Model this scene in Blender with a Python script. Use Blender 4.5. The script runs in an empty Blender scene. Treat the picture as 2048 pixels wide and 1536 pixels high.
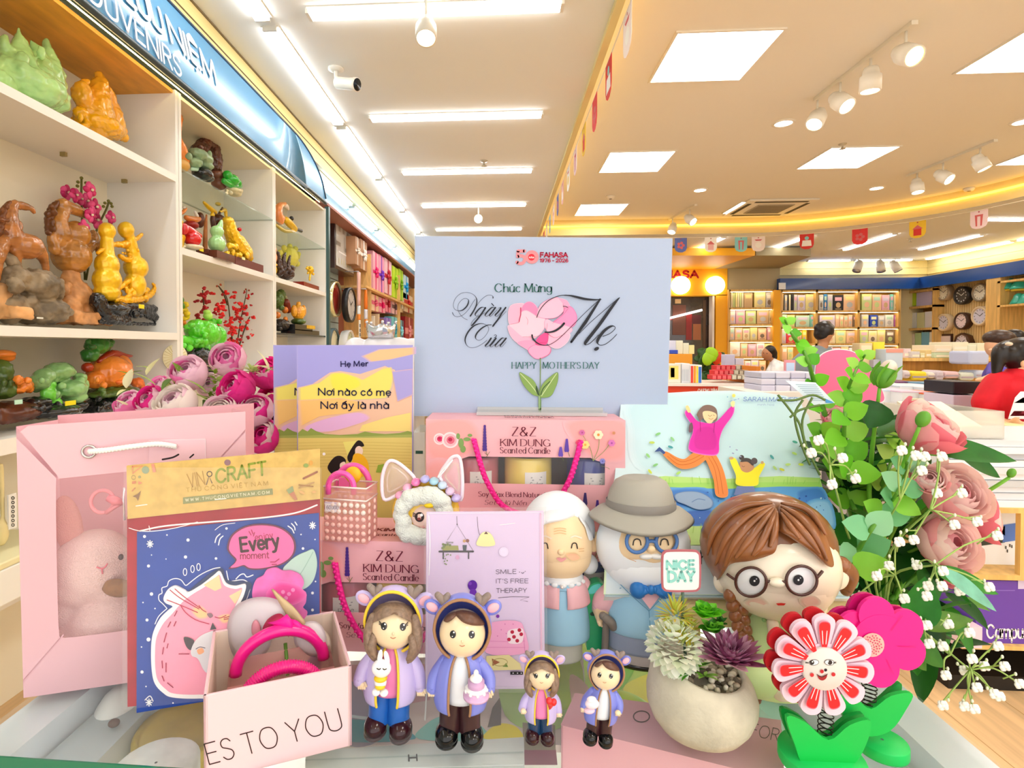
import bpy, math, random, unicodedata
from math import sin, cos, pi, sqrt, atan2, hypot
from mathutils import Vector, Matrix
V = Vector
C = bpy.context.scene.collection
random.seed(7)
# ---------------------------------------------------------------- camera
F, CX, CY, YAW, PIT, CZ = 1110.0,934.0,714.0,.06,.0175,1.23
cam_d = bpy.data.cameras.new('camera')
cam = bpy.data.objects.new('camera', cam_d); C.objects.link(cam)
cam.location = (0,0, CZ); cam.rotation_euler = (pi/2 - PIT, 0, YAW)
cam_d.sensor_width = 36; cam_d.lens = F/2048*36
cam_d.shift_x = (1024-CX)/2048; cam_d.shift_y = -(768-CY)/2048
cam_d.clip_start = .01; cam_d.clip_end = 100
SC = bpy.context.scene; SC.camera = cam
CAM = V((0,0, CZ))
RC = Matrix.Rotation(YAW, 3, 'Z') @ Matrix.Rotation(pi/2 - PIT, 3, 'X')
# ---------------------------------------------------------------- world and exposure
W = bpy.data.worlds.new('world'); SC.world = W; W.use_nodes = True
W.node_tree.nodes['Background'].inputs[0].default_value = (1,.97,.93,1)
W.node_tree.nodes['Background'].inputs[1].default_value = .85
SC.view_settings.view_transform = 'Standard'; SC.view_settings.look = 'None'
SC.view_settings.gamma = 1; SC.view_settings.use_curve_mapping = False
SC.view_settings.exposure = 1.22
cy = SC.cycles
cy.use_denoising = True; cy.max_bounces = 8; cy.diffuse_bounces = 3; cy.glossy_bounces = 3
cy.transmission_bounces = 6; cy.transparent_max_bounces = 16
cy.caustics_reflective = False; cy.caustics_refractive = False; cy.sample_clamp_indirect = 4
PANEL_E, TUBE_E, LED_E = 5.5,6.0,3.0
# ---------------------------------------------------------------- view helpers: where a sight line meets the place
def ray(px, py):
    return RC @ V(((px-CX)/F, -(py-CY)/F, -1))
def at(px, py, Y):
    d = ray(px, py); return CAM + d*(Y/d.y)
def onz(px, py, z):
    d = ray(px, py); return CAM + d*((z-CZ)/d.z)
def onx(px, py, X):
    d = ray(px, py); return CAM + d*(X/d.x)
FWD = RC @ V((0,0,-1))
def pxs(p):
    return (p-CAM).dot(FWD)/F          # metres per photo pixel at a point
class Pl:
    """a flat surface; m(off) maps photo pixels onto it"""
    def __init__(s, p, n):
        s.p = V(p); s.n = V(n).normalized()
        if s.n.dot(CAM-s.p) < 0: s.n = -s.n
    def m(s, off=.0003):
        q = s.p + s.n*off
        def f(x, y):
            d = ray(x, y); return CAM + d*((q-CAM).dot(s.n)/d.dot(s.n))
        return f
def pl3(a, b, c): return Pl(a, (b-a).cross(c-a))
class El:
    """an ellipsoid; m(off) maps photo pixels onto its near side"""
    def __init__(s, c, r, R=None):
        s.c = V(c); s.r = V(r); s.R = R or Matrix.Identity(3); s.Ri = s.R.inverted()
    def m(s, off=.0003):
        r = s.r + V((off, off, off))
        def f(x, y):
            d = s.Ri @ ray(x, y); o = s.Ri @ (CAM-s.c)
            dd = V((d[i]/r[i] for i in range(3))); oo = V((o[i]/r[i] for i in range(3)))
            a, b, c = dd.dot(dd),2*dd.dot(oo), oo.dot(oo)-1
            D = max(b*b-4*a*c, 0); t = (-b-sqrt(D))/(2*a)
            q = oo+dd*t
            if b*b-4*a*c < 0: q.normalize()
            return s.c + s.R @ V((q[i]*r[i] for i in range(3)))
        return f
# ---------------------------------------------------------------- materials
def lin(h):
    h = h.lstrip('#'); c = [int(h[i:i+2],16)/255 for i in (0,2,4)]
    return [(x/12.92 if x <= .04045 else ((x+.055)/1.055)**2.4) for x in c]+[1]
MC = {}
def mat(h, rough=.5, metal=0, coat=0, noise=None, bump=None, trans=0, alpha=1, emit=0, sss=0, ior=1.45, h2=None, spec=.5):
    key = (h, rough, metal, coat, noise, bump, trans, alpha, emit, sss, ior, h2, spec)
    if key in MC: return MC[key]
    m = bpy.data.materials.new('paint_'+h); m.use_nodes = True
    nt = m.node_tree; b = nt.nodes['Principled BSDF']; I = b.inputs
    I['Base Color'].default_value = lin(h); I['Roughness'].default_value = rough; I['Metallic'].default_value = metal
    I['Coat Weight'].default_value = coat; I['Coat Roughness'].default_value = .08
    I['Transmission Weight'].default_value = trans; I['Alpha'].default_value = alpha; I['IOR'].default_value = ior
    I['Specular IOR Level'].default_value = spec
    if sss: I['Subsurface Weight'].default_value = sss; I['Subsurface Radius'].default_value = (.01,.008,.006); I['Subsurface Scale'].default_value = .5
    if emit: I['Emission Color'].default_value = lin(h); I['Emission Strength'].default_value = emit
    tc = None
    if noise or bump: tc = nt.nodes.new('ShaderNodeTexCoord')
    if noise:
        n = nt.nodes.new('ShaderNodeTexNoise'); n.inputs['Scale'].default_value = noise[0]; n.inputs['Detail'].default_value = 4
        r = nt.nodes.new('ShaderNodeValToRGB'); a = noise[1]; c = lin(h)
        r.color_ramp.elements[0].position = .35; r.color_ramp.elements[1].position = .65
        r.color_ramp.elements[0].color = lin(h2) if h2 else [x*(1-a) for x in c[:3]]+[1]
        r.color_ramp.elements[1].color = c if h2 else [min(1, x*(1+a)) for x in c[:3]]+[1]
        if len(noise) > 2:
            mp = nt.nodes.new('ShaderNodeMapping'); mp.inputs['Scale'].default_value = noise[2]
            nt.links.new(tc.outputs['Object'], mp.inputs[0]); nt.links.new(mp.outputs[0], n.inputs['Vector'])
        else: nt.links.new(tc.outputs['Object'], n.inputs['Vector'])
        nt.links.new(n.outputs[0], r.inputs[0]); nt.links.new(r.outputs[0], I['Base Color'])
    if bump:
        n2 = nt.nodes.new('ShaderNodeTexNoise'); n2.inputs['Scale'].default_value = bump[0]; n2.inputs['Detail'].default_value = 3
        bp = nt.nodes.new('ShaderNodeBump'); bp.inputs['Strength'].default_value = bump[1]; bp.inputs['Distance'].default_value = .002
        nt.links.new(tc.outputs['Object'], n2.inputs['Vector']); nt.links.new(n2.outputs[0], bp.inputs['Height']); nt.links.new(bp.outputs[0], I['Normal'])
    MC[key] = m; return m
def clear(h='FFFFFF', alpha=.18, rough=.05):
    """thin clear film or sheet: mostly see-through with a glossy face"""
    key = ('clear', h, alpha, rough)
    if key in MC: return MC[key]
    m = bpy.data.materials.new('clear_'+h); m.use_nodes = True; nt = m.node_tree
    for n in list(nt.nodes): nt.nodes.remove(n)
    o = nt.nodes.new('ShaderNodeOutputMaterial'); t = nt.nodes.new('ShaderNodeBsdfTransparent'); g = nt.nodes.new('ShaderNodeBsdfPrincipled')
    mx = nt.nodes.new('ShaderNodeMixShader'); mx.inputs[0].default_value = alpha
    t.inputs[0].default_value = [1-(1-x)*.25 for x in lin(h)[:3]]+[1]
    g.inputs['Base Color'].default_value = lin(h); g.inputs['Roughness'].default_value = rough
    nt.links.new(t.outputs[0], mx.inputs[1]); nt.links.new(g.outputs[0], mx.inputs[2]); nt.links.new(mx.outputs[0], o.inputs[0])
    MC[key] = m; return m
TLC = {}
def tl(m, f=.42):
    """the same paint on something thin that lets light through: petals, leaves, paper"""
    if (m.name, f) in TLC: return TLC[m.name, f]
    c = m.copy(); nt = c.node_tree; b = nt.nodes['Principled BSDF']; o = nt.nodes['Material Output']; t = nt.nodes.new('ShaderNodeBsdfTranslucent'); x = nt.nodes.new('ShaderNodeMixShader'); x.inputs[0].default_value = f
    i = b.inputs['Base Color']; t.inputs[0].default_value = i.default_value
    if i.is_linked: nt.links.new(i.links[0].from_socket, t.inputs[0])
    nt.links.new(b.outputs[0], x.inputs[1]); nt.links.new(t.outputs[0], x.inputs[2]); nt.links.new(x.outputs[0], o.inputs[0]); TLC[m.name, f] = c; return c
# ---------------------------------------------------------------- mesh builder
def catmull(P, closed=False, k=6):
    n = len(P); out = []
    if n < 3 and not closed: return list(P)
    for i in range(n if closed else n-1):
        g = (lambda j: P[j % n]) if closed else (lambda j: P[max(0, min(n-1, j))])
        a, b, c, d = g(i-1), g(i), g(i+1), g(i+2)
        for q in range(k):
            t = q/k
            out.append(tuple(.5*(2*b[z]+(c[z]-a[z])*t+(2*a[z]-5*b[z]+4*c[z]-d[z])*t*t+(3*b[z]-a[z]-3*c[z]+d[z])*t**3) for z in range(len(b))))
    if not closed: out.append(tuple(P[-1]))
    return out
class MB:
    def __init__(s): s.v = []; s.f = []; s.mi = []; s.ms = []; s.sm = []
    def _m(s, m):
        if m not in s.ms: s.ms.append(m)
        return s.ms.index(m)
    def add(s, vs, fs, m, smooth=True):
        o = len(s.v); s.v += [V(p) for p in vs]; k = s._m(m)
        for f in fs: s.f.append([i+o for i in f]); s.mi.append(k); s.sm.append(smooth)
        return s
    def hexa(s, P, m):                    # bottom 4 then top 4, both counter-clockwise
        return s.add(P, [(3,2,1,0),(4,5,6,7),(0,1,5,4),(1,2,6,5),(2,3,7,6),(3,0,4,7)], m, False)
    def box(s, a, b, m):
        x0, y0, z0 = (min(a[i], b[i]) for i in range(3)); x1, y1, z1 = (max(a[i], b[i]) for i in range(3))
        return s.hexa([(x0, y0, z0),(x1, y0, z0),(x1, y1, z0),(x0, y1, z0),(x0, y0, z1),(x1, y0, z1),(x1, y1, z1),(x0, y1, z1)], m)
    def obox(s, c, u, v, w, m):           # centre and three half vectors
        c, u, v, w = V(c), V(u), V(v), V(w)
        return s.hexa([c-u-v-w, c+u-v-w, c+u+v-w, c-u+v-w, c-u-v+w, c+u-v+w, c+u+v+w, c-u+v+w], m)
    def prism(s, pts, ext, m, smooth=False):
        n = len(pts); e = V(ext); vs = [V(p) for p in pts]+[V(p)+e for p in pts]
        s.add(vs, [list(range(n))[::-1], list(range(n, 2*n))], m, False)
        return s.add(vs, [(i, (i+1) % n, (i+1) % n+n, i+n) for i in range(n)], m, smooth)
    def loft(s, rings, m, closed=True, cap0=True, cap1=True, smooth=True, loop=False):
        n = len(rings[0]); vs = [p for r in rings for p in r]; fs = []
        for j in range(len(rings)-(0 if loop else 1)):
            a = j*n; b = ((j+1) % len(rings))*n
            for i in range(n if closed else n-1): fs.append((a+i, a+(i+1) % n, b+(i+1) % n, b+i))
        if closed and cap0 and not loop: fs.append(list(range(n))[::-1])
        if closed and cap1 and not loop: fs.append([(len(rings)-1)*n+i for i in range(n)])
        return s.add(vs, fs, m, smooth)
    def tube(s, P, r, m, seg=8, smooth_path=0, flat=1, loop=False):
        P = [V(p) for p in P]
        if smooth_path:
            rr = r if isinstance(r, (list, tuple)) else [r]*len(P)
            Q = catmull([(*p, q) for p, q in zip(P, rr)], loop, smooth_path); P = [V(q[:3]) for q in Q]; r = [q[3] for q in Q]
        if not isinstance(r, (list, tuple)): r = [r]*len(P)
        n = len(P); rings = []; N = None
        for i in range(n):
            t = (P[(i+1) % n]-P[i-1]) if loop else (P[min(i+1, n-1)]-P[max(i-1,0)])
            t = t.normalized() if t.length > 1e-9 else V((0,0,1))
            if N is None: N = t.orthogonal().normalized()
            N = N-t*N.dot(t); N = N.normalized() if N.length > 1e-9 else t.orthogonal().normalized()
            B = t.cross(N)
            rings.append([P[i]+(N*cos(2*pi*k/seg)+B*sin(2*pi*k/seg)*flat)*r[i] for k in range(seg)])
        return s.loft(rings, m, loop=loop)
    def ell(s, c, r, m, R=None, seg=20, rg=12):
        c = V(c); r = V(r) if hasattr(r, '__len__') else V((r, r, r)); vs = []; fs = []
        for j in range(1, rg):
            th = pi*j/rg
            for i in range(seg):
                p = V((r.x*sin(th)*cos(2*pi*i/seg), r.y*sin(th)*sin(2*pi*i/seg), r.z*cos(th)))
                vs.append(c+(R @ p if R else p))
        for j in range(rg-2):
            for i in range(seg): fs.append((j*seg+i, (j+1)*seg+i, (j+1)*seg+(i+1) % seg, j*seg+(i+1) % seg))
        t = V((0,0, r.z)); vs += [c+(R @ t if R else t), c-(R @ t if R else t)]; a = len(vs)-2
        for i in range(seg): fs += [(a, i, (i+1) % seg),(a+1,(rg-2)*seg+(i+1) % seg, (rg-2)*seg+i)]
        return s.add(vs, fs, m)
    def lathe(s, c, prof, m, seg=28, axis=None, caps=True):
        c = V(c); R = (V(axis).to_track_quat('Z', 'Y').to_matrix() if axis is not None else Matrix.Identity(3))
        return s.loft([[c+R @ V((r*cos(2*pi*i/seg), r*sin(2*pi*i/seg), z)) for i in range(seg)] for r, z in prof], m, cap0=caps and abs(prof[0][1]-prof[1][1]) > 1e-6, cap1=caps and abs(prof[-1][1]-prof[-2][1]) > 1e-6)
    def grid(s, fn, nu, nv, m, thick=None):
        vs = [fn(i/nu, j/nv) for j in range(nv+1) for i in range(nu+1)]
        return s.add(vs, [(j*(nu+1)+i, j*(nu+1)+i+1,(j+1)*(nu+1)+i+1,(j+1)*(nu+1)+i) for j in range(nv) for i in range(nu)], m)
    # drawing on a mapped surface -------------------------------------------------
    def fill(s, M, pts, m, smooth=False):
        if smooth: pts = catmull(pts, True, 5)
        return s.add([M(*p) for p in pts],[list(range(len(pts)))], m, False)
    def patch(s, M, pts, m, smooth=True, rings=4, bulge=None):
        if smooth: pts = catmull(pts, True, 4)
        n = len(pts); cx = sum(p[0] for p in pts)/n; cy_ = sum(p[1] for p in pts)/n; vs = []; fs = []
        for j in range(rings):
            t = 1-j/rings
            for p in pts:
                q = M(cx+(p[0]-cx)*t, cy_+(p[1]-cy_)*t)
                if bulge: q = q+(CAM-q).normalized()*bulge*(1-t**3 if j else -.6)
                vs.append(q)
        q = M(cx, cy_); vs.append(q+(CAM-q).normalized()*bulge if bulge else q)
        for j in range(rings-1):
            for i in range(n): fs.append((j*n+i, j*n+(i+1) % n, (j+1)*n+(i+1) % n, (j+1)*n+i))
        for i in range(n): fs.append(((rings-1)*n+i, (rings-1)*n+(i+1) % n, rings*n))
        return s.add(vs, fs, m)
    def disc(s, M, x, y, r, m, ry=None, rot=0, n=20, patch=False):
        ry = ry or r
        P = [(x+r*cos(2*pi*i/n)*cos(rot)-ry*sin(2*pi*i/n)*sin(rot), y+r*cos(2*pi*i/n)*sin(rot)+ry*sin(2*pi*i/n)*cos(rot)) for i in range(n)]
        return s.patch(M, P, m, False, 3) if patch else s.fill(M, P, m)
    def ribbon(s, M, pts, w, m, cap=True):
        n = len(pts)
        if n < 2: return s
        if not isinstance(w, (list, tuple)): w = [w]*n
        vs = []
        for i in range(n):
            a, b = pts[max(0, i-1)], pts[min(n-1, i+1)]; tx, ty = b[0]-a[0], b[1]-a[1]; L = hypot(tx, ty) or 1
            nx, ny = -ty/L*w[i]/2, tx/L*w[i]/2
            vs += [M(pts[i][0]+nx, pts[i][1]+ny), M(pts[i][0]-nx, pts[i][1]-ny)]
        s.add(vs, [(2*i, 2*i+1,2*i+3,2*i+2) for i in range(n-1)], m, False)
        if cap:
            for p, q in ((pts[0], w[0]),(pts[-1], w[-1])): s.disc(M, p[0], p[1], q/2, m, n=10)
        return s
    def line(s, M, pts, w, m, smooth=True, closed=False):
        if smooth: pts = catmull(pts, closed, 6)
        if closed: pts = pts+[pts[0]]
        return s.ribbon(M, pts, w, m)
    def ring(s, M, x, y, rx, ry, w, m, n=28):
        P = [(x+rx*cos(2*pi*i/n), y+ry*sin(2*pi*i/n)) for i in range(n+1)]
        return s.ribbon(M, P, w, m, False)
    def build(s, name, parent=None, origin=None, bevel=0, sub=0, voxel=0, disp=None, smoothit=0, loc0=None):
        if origin is None:
            if parent is not None:
                origin = V((0,0,0)); q = parent
                while q is not None: origin = origin+q.location; q = q.parent
            else:
                lo = V((min(p[i] for p in s.v) for i in range(3))); hi = V((max(p[i] for p in s.v) for i in range(3)))
                origin = V(((lo.x+hi.x)/2,(lo.y+hi.y)/2, lo.z))
        me = bpy.data.meshes.new(name); me.from_pydata([tuple(p-origin) for p in s.v],[], s.f)
        for m in s.ms: me.materials.append(m)
        me.polygons.foreach_set('material_index', s.mi); me.polygons.foreach_set('use_smooth', s.sm); me.update()
        o = bpy.data.objects.new(name, me); C.objects.link(o)
        if parent is not None: o.parent = parent
        else: o.location = origin
        if voxel:
            r = o.modifiers.new('fuse', 'REMESH'); r.mode = 'VOXEL'; r.voxel_size = voxel; r.use_smooth_shade = True
            if smoothit:
                q = o.modifiers.new('soften', 'SMOOTH'); q.factor = .5; q.iterations = smoothit
            if disp:
                t = bpy.data.textures.get('carve%g' % disp[0]) or bpy.data.textures.new('carve%g' % disp[0], 'CLOUDS'); t.noise_scale = disp[0]; t.noise_depth = 2
                d = o.modifiers.new('carve', 'DISPLACE'); d.texture = t; d.strength = disp[1]; d.mid_level = .5; d.texture_coords = 'LOCAL'
        if bevel:
            q = o.modifiers.new('bevel', 'BEVEL'); q.width = bevel; q.segments = 2; q.limit_method = 'ANGLE'; q.angle_limit = .7
        if sub:
            q = o.modifiers.new('subdivide', 'SUBSURF'); q.levels = sub; q.render_levels = sub
        return o
def tag(o, label, cat, group=None):
    o['label'] = label; o['category'] = cat
    if group: o['group'] = group
    return o
def thing(name, label, cat, loc, group=None):
    o = bpy.data.objects.new(name, None); C.objects.link(o); o.location = loc; o.empty_display_size = .02
    return tag(o, label, cat, group)
def struct(o): o['kind'] = 'structure'; return o
def dup(o, loc, label=None, rz=None):
    r = o.copy(); C.objects.link(r); r.location = loc
    if rz is not None: r.rotation_euler.z = rz
    if label: r['label'] = label
    for ch in list(o.children):
        c = ch.copy(); C.objects.link(c); c.parent = r
        for g in list(ch.children):
            d = g.copy(); C.objects.link(d); d.parent = c
    return r
# ---------------------------------------------------------------- lettering: pen strokes on a unit cap height
O_ = 'o.25,.66 .07,.57 0,.33 .07,.09 .25,0 .43,.09 .5,.33 .43,.57'
GL = {
'A': (.72, '0,0 .36,1 .72,0|.13,.36 .59,.36'), 'B': (.58, '0,0 0,1|~0,1 .36,.99 .5,.86 .5,.66 .36,.54 0,.53|~0,.53 .4,.52 .58,.4 .58,.13 .4,.01 0,0'),
'C': (.74, '~.72,.8 .52,.98 .28,.98 .07,.78 0,.5 .07,.22 .28,.02 .52,.02 .72,.2'), 'D': (.7, '0,0 0,1|~0,1 .35,.98 .62,.8 .7,.5 .62,.2 .35,.02 0,0'),
'E': (.52, '0,0 0,1|0,1 .52,1|0,.52 .46,.52|0,0 .52,0'), 'F': (.5, '0,0 0,1|0,1 .5,1|0,.52 .44,.52'),
'G': (.76, '~.72,.8 .52,.98 .28,.98 .07,.78 0,.5 .07,.22 .28,.02 .52,.02 .74,.16|.45,.46 .74,.46|.74,.46 .74,.02'), 'H': (.68, '0,0 0,1|.68,0 .68,1|0,.52 .68,.52'),
'I': (0, '0,0 0,1'), 'K': (.62, '0,0 0,1|.58,1 0,.42|.2,.6 .62,0'), 'L': (.48, '0,1 0,0|0,0 .48,0'), 'M': (.84, '0,0 .05,1|.05,1 .42,.08|.42,.08 .79,1|.79,1 .84,0'),
'N': (.7, '0,0 0,1|0,1 .7,0|.7,0 .7,1'), 'O': (.84, 'o.42,1 .15,.9 0,.5 .15,.1 .42,0 .69,.1 .84,.5 .69,.9'), 'P': (.54, '0,0 0,1|~0,1 .36,.99 .54,.86 .54,.62 .36,.48 0,.47'),
'R': (.58, '0,0 0,1|~0,1 .36,.99 .53,.86 .53,.64 .36,.52 0,.5|.28,.51 .58,0'), 'S': (.52, '~.49,.84 .36,.98 .16,.98 .03,.84 .06,.63 .27,.52 .47,.4 .52,.2 .38,.02 .16,.01 0,.16'),
'T': (.62, '0,1 .62,1|.31,1 .31,0'), 'U': (.64, '~0,1 0,.35 .06,.1 .32,0 .58,.1 .64,.35 .64,1'), 'V': (.7, '0,1 .35,0|.35,0 .7,1'), 'W': (1, '0,1 .26,0|.26,0 .5,.95|.5,.95 .74,0|.74,0 1,1'),
'Y': (.68, '0,1 .34,.48|.34,.48 .68,1|.34,.48 .34,0'), 'Z': (.62, '.02,1 .6,1|.6,1 0,0|0,0 .62,0'),
'a': (.5, O_+'|.5,.66 .5,0'), 'b': (.5, '0,1 0,0|'+O_), 'c': (.44, '~.43,.55 .25,.66 .07,.56 0,.33 .07,.1 .25,0 .43,.11'), 'd': (.5, O_+'|.5,1 .5,0'),
'e': (.48, '~0,.34 .48,.36 .42,.57 .25,.66 .07,.56 0,.33 .07,.1 .27,0 .46,.12'), 'g': (.5, O_+'|~.5,.66 .5,-.1 .4,-.27 .2,-.3 .04,-.2'), 'h': (.46, '0,1 0,0|~0,.42 .1,.6 .28,.66 .43,.56 .46,.36 .46,0'),
'i': (0, '0,.64 0,0|0,.88 .01,.9'), 'j': (.16, '~.16,.64 .16,-.1 .1,-.26 -.04,-.28|.16,.88 .17,.9'), 'k': (.44, '0,1 0,0|.4,.64 0,.26|.14,.38 .44,0'), 'l': (0, '0,1 0,0'),
'm': (.8, '0,.66 0,0|~0,.42 .08,.6 .22,.66 .36,.58 .4,.4 .4,0|~.4,.42 .48,.6 .62,.66 .76,.58 .8,.4 .8,0'), 'n': (.46, '0,.66 0,0|~0,.42 .1,.6 .28,.66 .43,.56 .46,.36 .46,0'),
'o': (.5, O_), 'p': (.5, '0,.66 0,-.3|'+O_), 'r': (.3, '0,.66 0,0|~0,.38 .08,.58 .2,.66 .3,.63'), 's': (.38, '~.36,.55 .2,.66 .04,.58 .06,.42 .2,.34 .36,.25 .37,.1 .2,0 0,.09'),
't': (.34, '~.13,.92 .13,.2 .18,.03 .34,.02|0,.64 .32,.64'), 'u': (.46, '~0,.66 0,.28 .05,.08 .2,0 .36,.06 .46,.26|.46,.66 .46,0'), 'v': (.46, '0,.66 .23,0|.23,0 .46,.66'),
'w': (.7, '0,.66 .18,0|.18,0 .35,.62|.35,.62 .52,0|.52,0 .7,.66'), 'x': (.44, '0,.66 .44,0|.44,.66 0,0'), 'y': (.46, '0,.66 .24,.02|~.46,.66 .2,-.12 .1,-.28 -.04,-.3'),
'0': (.56, 'o.28,1 .08,.88 0,.5 .08,.12 .28,0 .48,.12 .56,.5 .48,.88'), '1': (.2, '0,.8 .2,1|.2,1 .2,0'), '2': (.54, '~.02,.76 .12,.95 .3,1 .48,.9 .5,.68 .3,.36 0,0|0,0 .54,0'),
'5': (.54, '.5,1 .08,1|.08,1 .05,.56|~.05,.56 .28,.62 .5,.5 .53,.27 .38,.04 .18,0 0,.1'), '6': (.54, '~.48,.9 .3,1 .12,.85 .02,.5 .04,.2 .2,.01 .4,.03 .53,.22 .5,.45 .32,.58 .12,.5 .04,.32'),
'7': (.52, '0,1 .52,1|.52,1 .18,0'), '9': (.54, '~.06,.1 .24,0 .42,.15 .52,.5 .5,.8 .34,.99 .14,.97 .01,.78 .04,.55 .22,.42 .42,.5 .5,.68'),
'&': (.76, '~.72,0 .2,.66 .18,.88 .32,1 .47,.9 .46,.74 .1,.4 .02,.2 .14,.03 .36,0 .56,.12 .7,.42'), '-': (.3, '0,.4 .3,.4'), "'": (.04, '.04,1 0,.78'), '.': (.04, '.02,0 .02,.03'), ' ': (.26, ''), ':': (.04, '.02,0 .02,.03|.02,.5 .02,.53'), '/': (.4, '0,0 .4,1'),
}
MK = {'\u0301': '-.08,.06 .1,.22', '\u0300': '.08,.06 -.1,.22', '\u0323': '0,-.22 .01,-.2', '\u0302': '-.17,.06 0,.2|0,.2 .17,.06', '\u031b': '', '\u0309': '~-.06,.2 .05,.26 .09,.17 0,.08', '\u0303': '~-.16,.08 -.07,.16 .06,.09 .16,.17', '\u0306': '~-.15,.2 0,.08 .15,.2'}
def strokes(spec):
    for q in spec.split('|'):
        if not q: continue
        sm = q[0] in '~o'; cl = q[0] == 'o'
        P = [tuple(float(z) for z in w.split(',')) for w in (q[1:] if sm else q).split()]
        yield P, sm, cl
def text(mb, M, t, p0, p1, h, m, w=.1, nib=None, slant=0, serif=False, gap=.2, up=None):
    """letters from p0 to p1 along a baseline, cap height h, all in the units of the map M"""
    seq = []; x = 0
    for ch in unicodedata.normalize('NFD', t.replace('đ', 'd').replace('Đ', 'D')):
        if ch in MK:
            b, bx, bw, low = seq[-1][3]; top = .7 if low else 1.04
            n = sum(1 for z in seq if z[0] == 'mark' and z[3] is seq[-1][3] and z[4] not in '\u0323\u031b')
            if ch == '\u031b': seq.append(('mark', '~%g,%g %g,%g %g,%g' % (bw-.02,.52 if low else .85, bw+.1,.62 if low else .95, bw+.1,.76 if low else 1.1), bx, seq[-1][3], ch))
            else:
                dy = 0 if ch == '\u0323' else top+n*.14
                sp = '|'.join(('~' if q[0] == '~' else '')+' '.join('%g,%g' % (float(z.split(',')[0])+bw/2+(.1 if n else 0), float(z.split(',')[1])+dy) for z in q.lstrip('~').split()) for q in MK[ch].split('|'))
                seq.append(('mark', sp, bx, seq[-1][3], ch))
            continue
        if ch not in GL: continue
        gw, sp = GL[ch]; info = (ch, x, gw, ch.islower() and ch not in 'bdhklt')
        seq.append(('g', sp, x, info, ch)); x += gw+(gap if ch != ' ' else .04)
    total = max(x-gap, .01)
    dx, dy = p1[0]-p0[0], p1[1]-p0[1]; L = hypot(dx, dy); ux, uy = dx/L, dy/L; sx = L/total
    if up is None: up = (uy, -ux)
    def tr(a, b): return (p0[0]+ux*(a*sx+b*slant*h)+up[0]*b*h, p0[1]+uy*(a*sx+b*slant*h)+up[1]*b*h)
    def wd(a, b):
        if nib is None: return w*h
        ang = atan2((b[1]-a[1])*h, (b[0]-a[0])*sx+(b[1]-a[1])*slant*h)
        return w*h*(.25+.75*abs(sin(ang-nib)))
    for kind, sp, gx, info, ch in seq:
        for P, sm, cl in strokes(sp):
            P = [(a+gx, b) for a, b in P]
            if w > .2 and hasattr(M, 'nxt'): M = M.nxt()
            if sm:
                Q = catmull(P, cl, 6)
                if cl: Q.append(Q[0])
                ws = [wd(Q[max(0, i-1)], Q[min(len(Q)-1, i+1)]) for i in range(len(Q))]
                mb.ribbon(M, [tr(*q) for q in Q], ws, m, nib is None)
            else:
                for a, b in zip(P, P[1:]):
                    q = wd(a, b); mb.ribbon(M, [tr(*a), tr(*b)], q, m, nib is None)
                    if serif and kind == 'g' and abs(b[1]-a[1]) > .3 and ch not in 'Z':
                        for e in (a, b):
                            if min(abs(e[1]), abs(e[1]-1), abs(e[1]-.66)) < .02:
                                mb.ribbon(M, [tr(e[0]-.11, e[1]), tr(e[0]+.11, e[1])], w*h*.3, m, False)
class Ink:
    """prints on a surface, each stroke a hair above the last; zm = (x0, y0, k) reads coordinates from an enlarged view"""
    def __init__(s, S, mb, off=.0002, step=2.5e-5, zm=(0,0,1)): s.S, s.mb, s.o, s.st, s.z = S, mb, off, step, zm
    def M(s):
        s.o += s.st; f = s.S.m(s.o); x0, y0, k = s.z
        g = lambda x, y: f(x0+x/k, y0+y/k)
        g.nxt = s.M2; return g
    def M2(s): q = s.st; s.st = 8e-6; g = s.M(); s.st = q; return g
    def fill(s, P, c, smooth=False):
        if smooth: P = catmull(P, True, 5)
        if isinstance(s.S, UV): P = [(min(.998, max(.002, x)), min(.997, max(.003, y))) for x, y in P]
        s.mb.fill(s.M(), P, mat(c, .5)); return s
    def soft(s, P, c, c2, grow=.12, n=4, smooth=True):
        cx = sum(p[0] for p in P)/len(P); cy_ = sum(p[1] for p in P)/len(P); a, b = lin(c), lin(c2)
        for i in range(n+1):
            t = i/n; g = 1+grow*(1-t)
            h = ''.join('%02X' % int(round(max(0, min(255,(int(c2[k:k+2],16)*(1-t)+int(c[k:k+2],16)*t))))) for k in (0,2,4))
            s.fill([(cx+(x-cx)*g, cy_+(y-cy_)*g) for x, y in P], h, smooth)
        return s
    def line(s, P, w, c, smooth=True, closed=False): s.mb.line(s.M(), P, w, mat(c, .5), smooth, closed); return s
    def disc(s, x, y, r, c, ry=None, rot=0): s.mb.disc(s.M(), x, y, r, mat(c, .5), ry, rot); return s
    def ring(s, x, y, rx, ry, w, c): s.mb.ring(s.M(), x, y, rx, ry, w, mat(c, .5)); return s
    def text(s, t, p0, p1, h, c, **k): text(s.mb, s.M(), t, p0, p1, h, mat(c, .5), **k); return s
    def pen(s, P, thin, thick, c, dirn=(-.5,.86)):
        Q = catmull(P, False, 7); W = []
        for i in range(len(Q)):
            a, b = Q[max(0, i-1)], Q[min(len(Q)-1, i+1)]; dx, dy = b[0]-a[0], b[1]-a[1]; L = hypot(dx, dy) or 1
            d = max(0,(dx*dirn[0]+dy*dirn[1])/L); W.append(thin+(thick-thin)*d**2)
        W = [sum(W[max(0, i-2):i+3])/len(W[max(0, i-2):i+3]) for i in range(len(W))]
        s.mb.ribbon(s.M(), Q, W, mat(c, .5)); return s
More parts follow.
